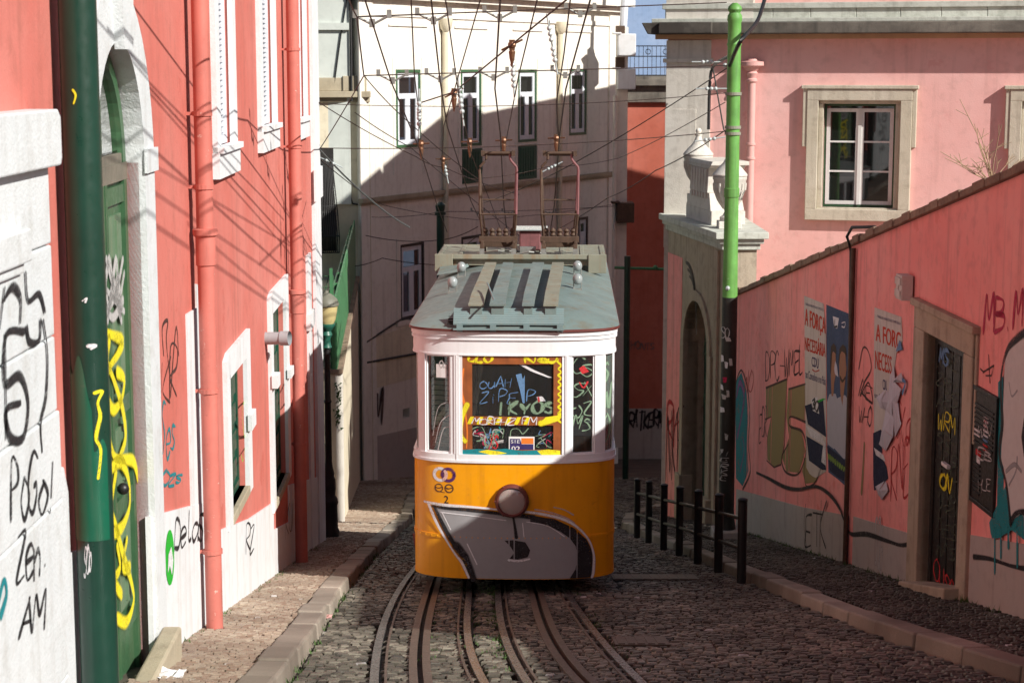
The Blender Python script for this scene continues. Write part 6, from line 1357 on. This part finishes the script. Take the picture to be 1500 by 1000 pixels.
gr(fr_, RF, 'black tag on the plinth', BLK, [lambda m: scrawl(m, RF, 'CRATKERM', (914, 605), (972, 602), (972, 625), (914, 628), .09, .04)])
bh = thing('blue_house', 'pale blue plastered house rising behind the terrace railing', 'house', (8, 90, -12))
m = MB(); m.box(-6, 22, 88, 98, -20, 12.2); m.build('wall', MT['blue'], bh); m = MB(); m.box(-6.4, 22.4, 87.6, 98.4, 12.2, 12.6); m.build('roof', MT['rooftile'], bh)

# left back: beige side house, grey green house, green fence on the stair wall
SH = Surf((-7.6, 53.6), (-4.46, 54.3), 1)
if SH.n.y > 0: SH = Surf((-7.6, 53.6), (-4.46, 54.3), -1)
sh = thing('beige_house', 'low beige house with a black iron balcony cage left of the cream house', 'house', SH.pt(1.5, -11))
zp = SH.uv(500, 150)[1]; zpt = SH.uv(495, 114)[1]
m = MB(); m.sbox(SH, 0, SH.len+.3, -16, zp, -4, 0); m.build('wall', MT['beige'], sh)
m = MB(); m.sbox(SH, 0, SH.len+.3, zp, zp+.14, -4, .12); m.sbox(SH, 0, SH.len+.3, zp+.14, zp+.32, -4, .28); m.sbox(SH, 0, SH.len-.5, zp+.32, zpt, -4, .1); m.sbox(SH, SH.len-.5, SH.len+.2, zp+.32, zpt+.05, -4, .16); m.build('parapet', MT['tanstone'], sh, bevel=.02)
m = MB(); u0_, u1_ = SH.u(464, 300), SH.u(492, 300); zb_, zt_ = SH.uv(480, 370)[1], SH.uv(480, 232)[1]
for k in range(11):
    u_ = u0_+(u1_-u0_)*k/10; m.tube([SH.pt(u_*.6+.4*(u0_+u1_)/2, zt_, .1), SH.pt(u_, zb_+(zt_-zb_)*.45, .35), SH.pt(u_, zb_+(zt_-zb_)*.18, .75), SH.pt(u_, zb_+.05, .6), SH.pt(u_, zb_, .1)], .018, 5)
for q, dd_ in ((.02, .6), (.2, .75), (.5, .32)): m.tube([SH.pt(u0_, zb_+(zt_-zb_)*q, dd_), SH.pt(u1_, zb_+(zt_-zb_)*q, dd_)], .02, 5); 
m.build('balcony_cage', MT['iron'], sh)
m = MB(); a = SH.u(466, 300); b = SH.u(492, 300); m.sbox(SH, a, b, zb_+.05, zt_+.3, .002, .03); m.build('window', MT['dark'], sh)
m = MB(); m.tube([SH.pt(SH.u(505, 200), SH.uv(505, 170)[1], .05), SH.pt(SH.u(507, 250), SH.uv(507, 270)[1], .05), SH.pt(SH.u(516, 295), SH.uv(516, 298)[1], .05), SH.pt(SH.u(535, 300), SH.uv(535, 302)[1], .05)], .03, 6); m.build('cable', MT['iron'], sh)
gh = thing('grey_green_house', 'grey green plastered house rising behind the beige parapet', 'house', (-9, 58, -10))
m = MB(); m.box(-14, -4.72, 54.1, 60, -2, 9); m.build('wall', MT['greygreen'], gh); m = MB(); m.box(-14.3, -4.7, 53.9, 60.3, 9, 9.4); m.build('roof', MT['rooftile'], gh)
m = MB(); xx = onY(514, 60, 54.05).x; m.tube([(xx, 54.05, 1), (xx, 54.05, 8)], .04, 6); xx = onY(485, 60, 54.05).x; m.tube([(xx, 54.06, 1), (xx+.3, 54.06, 3), (xx+.6, 54.06, 4.6)], .02, 5); m.build('cable', MT['iron'], gh)
m = MB(); zz = onY(490, 40, 55).z; m.box(-14.1, -4.71, 54.0, 54.097, zz-.1, zz+.1); m.build('string_course', MT['greygreen'], gh)
# stair wall: frontal end face and long receding face
SW = Surf((-3.50, 37.0), (-4.55, 54.0), 1)
if SW.n.x < 0: SW = Surf((-3.50, 37.0), (-4.55, 54.0), -1)
sw = thing('stair_wall', 'beige retaining wall carrying the green metal fence beyond the street lamp', 'wall', SW.pt(0, gz(37)))
m = MB(); zw = -4.2
m.prism([(-3.50, 37), (-4.55, 54), (-8, 54), (-8, 37)], -13, zw); 
m.build('wall', MT['beige'], sw)
m = MB(); m.prism([(-3.44, 36.95), (-4.49, 54), (-4.8, 54), (-3.8, 36.95)], zw+.003, zw+.1); m.prism([(-8, 36.93), (-3.8, 36.93), (-3.8, 37.2), (-8, 37.2)], zw+.003, zw+.1); m.build('coping', MT['coping'], sw, bevel=.01)
m = MB(); m.box(-5, -3.72, 36.85, 36.998, gz(37)-.2, -6.2); m.sbox(SW, .0, .35, -9, zw, -.1, .05); m.build('pilaster', MT['cream'], sw)
m = MB(); m.box(-4.6, -3.74, 36.94, 36.998, -5.65, -4.25); m.build('stone_patch', MT['tanstone'], sw, label='bare stone patch high on the end face')
m = MB()
for k in range(60): b0 = Vector((-3.55+random.gauss(0, .03), 37.05-.08, -4.3-random.uniform(0, 1.0))); m.poly([b0, b0+Vector((random.gauss(.01, .03), -.04, -.06)), b0+Vector((random.gauss(.04, .02), -.03, .0))])
tag(m.build('wall_fern', MT['foliage'], None), 'small green fern growing from the corner of the beige retaining wall', 'plant')
fe = thing('green_fence', 'green sheet metal fence standing on the beige retaining wall', 'fence', SW.pt(5, zw))
m = MB(); m.sslab(SW, [(0, zw+.1), (SW.len, zw+.1), (SW.len, zw+1.75), (0, zw+1.6)], -.09, -.05); m.build('panel', MT['greenmetal'], fe)
m = MB()
for k in range(9): u_ = k*SW.len/8.2; m.sbox(SW, u_, u_+.05, zw+.1, zw+1.62, -.16, -.092)
for z in (.25, 1.5): m.sbox(SW, 0, SW.len, zw+z, zw+z+.05, -.20, -.162)
m.build('post', MT['greenmetal'], fe)
ne = thing('green_netting_fence', 'dark green netting fence with wire strands facing the street lamp', 'fence', (-4.6, 37.2, zw))
m = MB(); n = 22; x0_, x1_ = -6.2, -3.62; top = zw+2.0
for k in range(n+1):
    f = k/n; m.tube([(x0_+(x1_-x0_)*f, 37.1, zw+.1), (min(x1_, x0_+(x1_-x0_)*f+.5), 37.1, top)], .008, 4); m.tube([(x0_+(x1_-x0_)*f, 37.1, zw+.1), (max(x0_, x0_+(x1_-x0_)*f-.5), 37.1, top)], .008, 4)
for k in range(9): m.tube([(x0_, 37.09, zw+.15+k*.23), (x1_, 37.09, zw+.15+k*.23)], .008, 4)
m.box(x0_, -4.0, 37.14, 37.16, zw+.1, top); m.build('netting', MT['greennet'], ne)
m = MB()
for x in (-3.66, -4.0, -5): m.box(x-.03, x+.03, 37.05, 37.11, zw, top+.15)
m.build('post', MT['greenmetal'], ne)

# ------------------------------------------------------------------ street lamp, right pole, railing
lp = onG(483, 786, .12); t = thing('street_lamp', 'black cast iron street lamp with yellowed lantern at the red house corner', 'street lamp', lp)
hl_ = onY(483, 430, lp.y).z-lp.z; k = hl_/4.15
m = MB(); m.lathe(lp, [(r, z*k) for r, z in ((.17, 0), (.17, .12), (.15, .16), (.14, .55), (.16, .6), (.15, .66), (.11, .72), (.12, .85), (.115, 1.0), (.09, 1.05), (.10, 1.1), (.075, 1.2), (.062, 1.3), (.055, 2.3), (.07, 2.33), (.055, 2.37), (.05, 3.25))], 20); m.build('post', MT['iron'], t, smooth=True)
m = MB(); m.lathe(lp, [(r, z*k) for r, z in ((.055, 3.22), (.09, 3.25), (.07, 3.3), (.065, 3.4), (.10, 3.46), (.075, 3.52), (.12, 3.58), (.15, 3.62), (.15, 3.65))], 20); m.build('neck', MT['lampgreen'], t, smooth=True)
m = MB(); m.lathe(lp, [(r, z*k) for r, z in ((.12, 3.64), (.16, 3.72), (.19, 3.88), (.195, 3.96))], 24); m.build('globe', MT['lampglass'], t, smooth=True)
m = MB(); m.lathe(lp, [(r, z*k) for r, z in ((.215, 3.95), (.22, 3.98), (.19, 4.06), (.11, 4.13), (.05, 4.16), (.03, 4.2), (.001, 4.21))], 24); m.build('cap', MT['lampcap'], t, smooth=True)
gp = onG(1063, 788, .12); t = thing('tram_pole', 'tall pole, bright green above and black with stickers below, ending the salmon wall', 'pole', gp)
zt = onY(1073, 10, gp.y).z; zm_ = onY(1066, 435, gp.y).z
m = MB(); m.box(gp.x-.24, gp.x+.24, gp.y-.24, gp.y+.24, gp.z-.1, gp.z+.18); m.build('base', MT['plinth'], t, bevel=.03)
m = MB(); m.lathe((gp.x, gp.y, 0), [(.17, gp.z+.18), (.15, gp.z+.3), (.135, gp.z+.5), (.13, zm_)], 24); m.build('lower_shaft', MT['blackpole'], t, smooth=True)
m = MB(); m.lathe((gp.x, gp.y, 0), [(.128, zm_-.02), (.128, zm_), (.12, zm_+1.2), (.118, -.2), (.13, -.19), (.13, -.05), (.118, -.04), (.112, zt-.75), (.112, zt-.65), (.125, zt-.62), (.112, zt-.58), (.11, zt-.26), (.125, zt-.22), (.12, zt-.15), (.09, zt-.1), (.12, zt-.05), (.11, zt), (.04, zt+.06)], 24); m.build('upper_shaft', MT['litepole'], t, smooth=True)
m = MB()
for py in (138, 187, 196): z = onY(1072, py, gp.y).z; m.lathe((gp.x, gp.y, z), [(.12, -.02), (.137, -.02), (.137, .03), (.12, .03)], 20)
m.build('clamp', MT['roofrust'], t)
m = MB(); 
for px, py in ((1066, 422), (1062, 96)): q = onY(px, py, gp.y-.13); m.ball(q, .04, 8, 6)
m.build('bolt', MT['ceramic'], t)
PG = Cyl(gp, .135)
for px, py, w_, h_, mt in ((1058, 525, 5, 8, WHT), (1064, 535, 5, 9, WHT), (1070, 530, 5, 10, PALE), (1056, 568, 7, 7, WHT), (1061, 582, 7, 6, PALE), (1057, 600, 8, 6, WHT), (1066, 576, 4, 9, PALE), (1062, 556, 6, 8, PINKS), (1066, 497, 8, 5, PALE), (1064, 640, 5, 8, PALE), (1058, 660, 4, 5, PALE)):
    m = MB(); fill(m, PG, [(px-w_/2, py-h_/2+random.uniform(-2, 1)), (px+w_/2, py-h_/2), (px+w_/2+random.uniform(-1, 1), py+h_/2), (px-w_/2, py+h_/2+random.uniform(-1, 2))], .005, 5); m.build('sticker', mt, t)
gr(t, PG, 'pale vertical lettering and tags', PALE, [lambda m: [scrawl(m, PG, c, (1056, 660+i*9), (1066, 660+i*9), (1066, 667+i*9), (1056, 667+i*9), .016, .005, .05) for i, c in enumerate('HERKE')], lambda m: scrawl(m, PG, 'S8', (1057, 478), (1068, 478), (1068, 495), (1057, 495), .014, .005)])
# pedestrian railing: seven posts and two rails
bpx = ((1086, 847, 737), (1052, 832, 730), (1022, 820, 723), (995, 808, 716), (972, 800, 712), (950, 790, 706), (933, 783, 702))
rg = thing('pedestrian_railing', 'black railing of seven posts and two rails along the right kerb beside the car', 'railing', onG(1022, 820, .13))
tops, bots = [], []
for px, pb, ptp in bpx:
    c = onG(px, pb, .13); h_ = .98; m = MB(); m.tube([c+Vector((0, 0, -.05)), c+Vector((0, 0, h_))], .058, 14); m.lathe(c+Vector((0, 0, h_)), [(.058, 0), (.062, .005), (.062, .03), (.03, .045)], 14)
    m.build('post', MT['iron'], rg, smooth=True); tops.append(c+Vector((0, 0, .76))); bots.append(c+Vector((0, 0, .38)))
for pth in (tops, bots):
    m = MB(); m.tube(pth[::-1], .026, 8); m.build('rail', MT['iron'], rg, smooth=True)
dp = onY(915, 640, 57); t = thing('side_street_pole', 'thin dark green pole with a side arm in the dim side street', 'pole', Vector((onY(917, 640, 57).x, 57, gz(55))))
m = MB(); bx_ = onY(917, 600, 57).x; m.tube([(bx_, 57, gz(57)), (bx_, 57, onY(917, 375, 57).z)], .10, 10); m.build('shaft', MT['greenpole'], t)
m = MB(); za = onY(930, 392, 57).z; m.tube([(bx_-.4, 57, za), (onY(980, 392, 57).x, 57, za-.05)], .045, 8); m.ball((onY(960, 392, 57).x, 57, za), .08, 8, 6); m.build('arm', MT['greenmetal'], t)
q = onY(645, 300, 52); t = thing('wire_pole', 'dark green wire pole with a clamped collar in front of the cream house', 'pole', Vector((q.x, 52, gz(52))))
m = MB(); m.tube([(q.x, 52, gz(52)), (q.x, 52, q.z)], .11, 12); m.build('shaft', MT['greenpole'], t)
m = MB(); m.lathe((q.x, 52, q.z), [(.11, -.3), (.16, -.28), (.16, -.2), (.12, -.18), (.14, -.05), (.14, .0), (.05, .08)], 12); m.build('collar', MT['greenpole'], t)

# ------------------------------------------------------------------ overhead wires
def W3(px, py, Y=None):
    return onY(px, py, Y) if Y else onG(px, py, 6.2)
def wire(name, label, cat, pts, r=.009, sag=0, mat='wire', group=None, fit=()):
    pts = [Vector(p) for p in pts]; t = thing(name, label, cat, pts[0], 0, group)
    path = []
    for a, b in zip(pts, pts[1:]):
        n = 10
        for k in range(n): f = k/n; q = a.lerp(b, f); q.z -= sag*4*f*(1-f); path.append(q)
    path.append(pts[-1]); m = MB(); m.tube(path, r, 6); m.build('cable', MT[mat], t)
    for kind, p, dr in fit: fitting(t, kind, p, dr)
    return t
def fitting(t, kind, p, dr):
    p = Vector(p); dr = Vector(dr).normalized(); m = MB()
    if kind == 'insulator':
        for k in range(3): m.ball(p+dr*(k-1)*.07, .032, 8, 6)
        m.tube([p-dr*.25, p+dr*.25], .012, 6); m.build('insulator', MT['ceramic'], t)
    elif kind == 'clamp':
        m.box(p.x-.035, p.x+.035, p.y-.025, p.y+.025, p.z-.06, p.z+.06); m.ball(p, .05, 8, 6); m.tube([p-dr*.14, p+dr*.14], .014, 6); m.lathe(p, [(.005, -.26), (.03, -.16), (.04, -.08), (.02, -.05)], 8); m.build('clamp', MT['copper'], t)
    elif kind == 'pull_off':
        wv = Vector((1, 0, 0)); h = .19
        m.tube([p-wv*h+Vector((0, 0, .05)), p-wv*h*.9+Vector((0, 0, -.0)), p+Vector((0, 0, -.09)), p+wv*h*.9+Vector((0, 0, .0)), p+wv*h+Vector((0, 0, .05))], .016, 6)
        m.box(p.x-h-.02, p.x-h+.03, p.y-.02, p.y+.02, p.z-.02, p.z+.07); m.box(p.x+h-.03, p.x+h+.02, p.y-.02, p.y+.02, p.z-.02, p.z+.07); m.box(p.x-.03, p.x+.03, p.y-.02, p.y+.02, p.z-.12, p.z-.03); m.build('pull_off_arm', MT['hardware'], t)
def row(x0, y0_, Y0, x1, y1, Y1, xs, kind='pull_off'):
    a, b = W3(x0, y0_, Y0), W3(x1, y1, Y1); fit = []
    for x in xs:
        lo_, hi_ = 0, 1
        for _ in range(40):
            f = (lo_+hi_)/2; q = a.lerp(b, f); px = 750+q.x*F/((q.y)*CT-(q.z-H)*ST)
            if px < x: lo_ = f
            else: hi_ = f
        fit.append((kind, a.lerp(b, f), b-a))
    return [a, b], fit
gpt = lambda py: onY(1068, py, gp.y)
wire('span_wire', 'highest span wire crossing the street with three grey pull off arms near the picture top', 'wire', *[row(523, 25, 20, 1064, 4, 28.6, (635, 732, 850))[0]], fit=row(523, 25, 20, 1064, 4, 28.6, (545, 635, 732, 850))[1])
wire('span_wire', 'second span wire crossing in front of the window tops to the bright green pole', 'wire', row(533, 111, 24, 1064, 96, 28.6, ())[0], fit=row(533, 111, 24, 1064, 96, 28.6, (575, 645, 723, 828))[1])
wl_ = lambda py: L.pt(uY(30.5), onY(463, py, 30.5).z, .05)
wire('span_wire', 'thin sagging span wire just below the second one, crossing the upper windows', 'wire', [wl_(152), gpt(136)], .007, .12)
wire('span_wire', 'span wire level with the collector bows, carrying four brown clamps', 'wire', [wl_(217), gpt(192)], .008, .1, fit=row(463, 217, 30.5, 1064, 192, 28.6, (617, 688, 738, 815), 'clamp')[1])
wire('span_wire', 'lower span wire behind the collectors across the cream house', 'wire', [W3(545, 318, 44), W3(648, 310, 52), W3(900, 302, 62)], .010, .05, fit=[('pull_off', W3(700, 308, 53), (1, 0, 0)), ('pull_off', W3(745, 309, 54), (1, 0, 0)), ('pull_off', W3(805, 309, 55), (1, 0, 0))])
wire('span_wire', 'lowest dark span wire crossing left of the funicular roof', 'wire', [W3(520, 390, 50), W3(560, 378, 50), W3(640, 388, 50), W3(700, 345, 52)], .012, .03)
wire('bridle_wire', 'steep bridle wire joining the span wires at the upper left', 'wire', [W3(508, -10, 18), W3(523, 25, 20), W3(533, 111, 24), wl_(219)], .009, .02)
wire('strain_cable', 'pale twisted strain cable running down from the red house corner', 'cable', [wl_(219), W3(600, 333, 40)], .016, .12, 'steelwire', fit=[('insulator', W3(483, 237, 31.5), (1, .5, -.5))])
wire('diagonal_wire', 'long diagonal wire rising from the cream house to the top right with two insulators', 'wire', [W3(612, 152, 27), W3(665, 135, 25.5), W3(836, -5, 19)], .010, .0, fit=[('clamp', W3(665, 136, 25.5), (1, 0, .5)), ('clamp', W3(750, 66, 22), (1, 0, .5))])
wire('diagonal_wire', 'diagonal wire sloping down from the green pole behind the right collector', 'wire', [gpt(98), W3(830, 245, 36), W3(700, 300, 44)], .009, .05, fit=[('insulator', W3(808, 245, 37), (1, 0, .5))])
wire('diagonal_wire', 'second diagonal wire from the green pole collar down behind the urns', 'wire', [gpt(187), W3(960, 250, 38), W3(890, 290, 46), W3(800, 345, 56)], .010, .05)
wire('diagonal_wire', 'thin wire falling from the red house corner to the collectors', 'wire', [wl_(150), W3(610, 230, 33), W3(650, 245, 35), W3(760, 285, 44)], .008, .04, fit=[('clamp', W3(649, 233, 34.6), (1, 0, 0)), ('insulator', W3(653, 250, 35), (.2, 0, -1))])
for lab, p1 in (('insulator string hanging below the long diagonal wire at its upper end', [(805, 30), (806, 50), (815, 100)]), ('insulator string hanging from the middle of the long diagonal wire', [(750, 68), (751, 95), (753, 132)]), ('insulator string hanging before the second window', [(664, 137), (674, 140), (677, 165)]), ('insulator string hanging before the first window', [(614, 151), (614, 160), (614, 182)])):
    P_ = [W3(x, y, 23) for x, y in p1]; wire('insulator_string', lab, 'insulator', P_, .007, 0, 'steelwire', fit=[('insulator', P_[1], P_[2]-P_[1]), ('insulator', P_[1].lerp(P_[2], .6), P_[2]-P_[1])])
CW = 'contact wires above the tracks'
def cw(label, pl, r=.009):
    P_ = [W3(x, y) for x, y in pl]; d = (P_[0]-P_[1]); P_ = [P_[0]+d*(1.6 if d.length > 2 else 3)]+P_; wire('contact_wire', label, 'wire', P_, r, 0, 'wire', CW)
cw('contact wire ending on the left collector bow', [(733, -5), (725, 130), (733, 198), (738, 300), (742, 335)], .010)
cw('contact wire ending on the right collector bow', [(866, -5), (829, 130), (820, 196), (812, 300), (806, 340)], .010)
cw('contact wire passing left of the left collector, close to the yellow downpipe', [(631, -5), (645, 122), (655, 185), (690, 295), (716, 350)])
cw('leftmost contact wire crossing the first cream house window', [(533, -5), (573, 120), (616, 222), (640, 300), (655, 340)])
cw('slender wire between the first window and the yellow downpipe', [(602, -5), (607, 110), (612, 152)], .007)
cw('wire crossing the second window towards the collectors', [(652, -5), (672, 140), (690, 225), (720, 300), (735, 340)], .007)
cw('wire slanting left from the picture top towards the yellow downpipe', [(705, -5), (665, 134), (650, 185), (647, 240)], .007)
cw('wire slanting left from the picture top to the left collector', [(788, -5), (760, 110), (742, 203)], .008)
cw('wire slanting left just right of the second downpipe', [(836, -5), (826, 80), (815, 150), (818, 198)], .008)
wire('span_wire', 'faint slack wire low across the shaded half of the cream house', 'wire', [W3(536, 345, 46), W3(640, 352, 52), W3(700, 332, 53)], .012, .08)
wire('diagonal_wire', 'wire descending left to right before the first two windows', 'wire', [W3(520, 165, 30), W3(600, 215, 34), W3(760, 345, 50)], .008, .03)
wire('diagonal_wire', 'wire rising from the collectors to the top right corner of the cream house', 'wire', [W3(690, 262, 40), W3(800, 245, 42), W3(905, 232, 46), W3(1062, 150, 29)], .007, .05)
wire('span_wire', 'thin wire running just under the string course of the cream house', 'wire', [W3(465, 230, 32), W3(560, 300, 50), W3(700, 322, 56), W3(895, 300, 64)], .009, .06)
wire('diagonal_wire', 'slim wire falling from the upper left bridle to the left collector', 'wire', [W3(533, 111, 24), W3(600, 180, 26), W3(700, 262, 32)], .007, .03)
m = MB(); pc_ = [gpt(96)+Vector((.0, -.1, 0)), onY(1085, 60, 29.5), onY(1110, 30, 31), onY(1125, -20, 33)]
m2 = [onY(1038, 190, 39), onY(1040, 120, 39), onY(1046, 96, 38.5), gpt(83)]
t = thing('service_cable', 'thick black cable sweeping past the bright green pole to the pink house', 'cable', gpt(90))
def smooth3(P_, n=8):
    out = []
    for i in range(len(P_)-1):
        p0, p1, p2, p3 = P_[max(i-1, 0)], P_[i], P_[i+1], P_[min(i+2, len(P_)-1)]
        for k in range(n): f = k/n; out.append(.5*((2*p1)+(p2-p0)*f+(2*p0-5*p1+4*p2-p3)*f*f+(3*p1-p0-3*p2+p3)*f**3))
    return out+[P_[-1]]
m.tube(smooth3(m2), .034, 8); m.tube(smooth3(pc_), .034, 8); m.build('cable', MT['iron'], t, smooth=True)
t = wire('stay_wire', 'short grey stay wire from the black cable to the green pole collar', 'wire', [onY(1044, 98, 30), gpt(190)+Vector((-.1, -.1, 0))], .012, 0, 'steelwire', fit=[('insulator', onY(1036, 91, 30.2), (1, 0, 0)), ('insulator', onY(1042, 130, 30), (1, 0, 0)), ('insulator', onY(1040, 204, 30), (1, 0, .15))])

# ------------------------------------------------------------------ houses out of view: one added to block sky light, one that casts the shade
bk = thing('sky_blocker_house', 'unseen plastered house added behind the viewpoint to block sky light', 'house', (-2, -26, 4))
m = MB(); m.box(-16, 12, -34, -26, -1, 15); m.build('wall', MT['beige'], bk); m = MB(); m.box(-16.4, 12.4, -34.4, -25.6, 15, 15.4); m.build('roof', MT['rooftile'], bk)
m = MB()
for x in range(-14, 11, 3):
    for z in (6, 10): m.box(x, x+1.1, -26.02, -25.9, z, z+2.2)
m.build('window', MT['dark'], bk)
th = thing('hillside_house', 'tall plastered house behind the pink house, hidden from the street', 'house', (12, 58, -8))
m = MB(); m.hexa([(7.0, 46.4, -12), (17, 46.4, -12), (17, 52.98, -12), (6.9, 52.98, -12), (7.0, 46.4, 8.2), (17, 46.4, 8.2), (17, 52.98, 8.1), (6.9, 52.98, 8.1)]); m.hexa([(6.9, 53, -14), (17, 53, -14), (20, 64, -14), (10.3, 66, -14), (6.9, 53, 7.1), (17, 53, 7.1), (20, 64, 5.9), (10.3, 66, 5.9)]); m.build('wall', MT['pinkhouse'], th)
m = MB(); m.hexa([(6.8, 52.99, 7.11), (17.2, 52.99, 7.11), (20.2, 64.2, 5.91), (10.2, 66.1, 5.89), (6.8, 52.99, 7.28), (17.2, 52.99, 7.28), (20.2, 64.2, 6.08), (10.2, 66.1, 6.06)])
for x, y in ((8.0, 56), (9.0, 60.5)): m.box(x, x+.5, y, y+.4, 6.4, 7.5)
m.build('roof', MT['rooftile'], th)
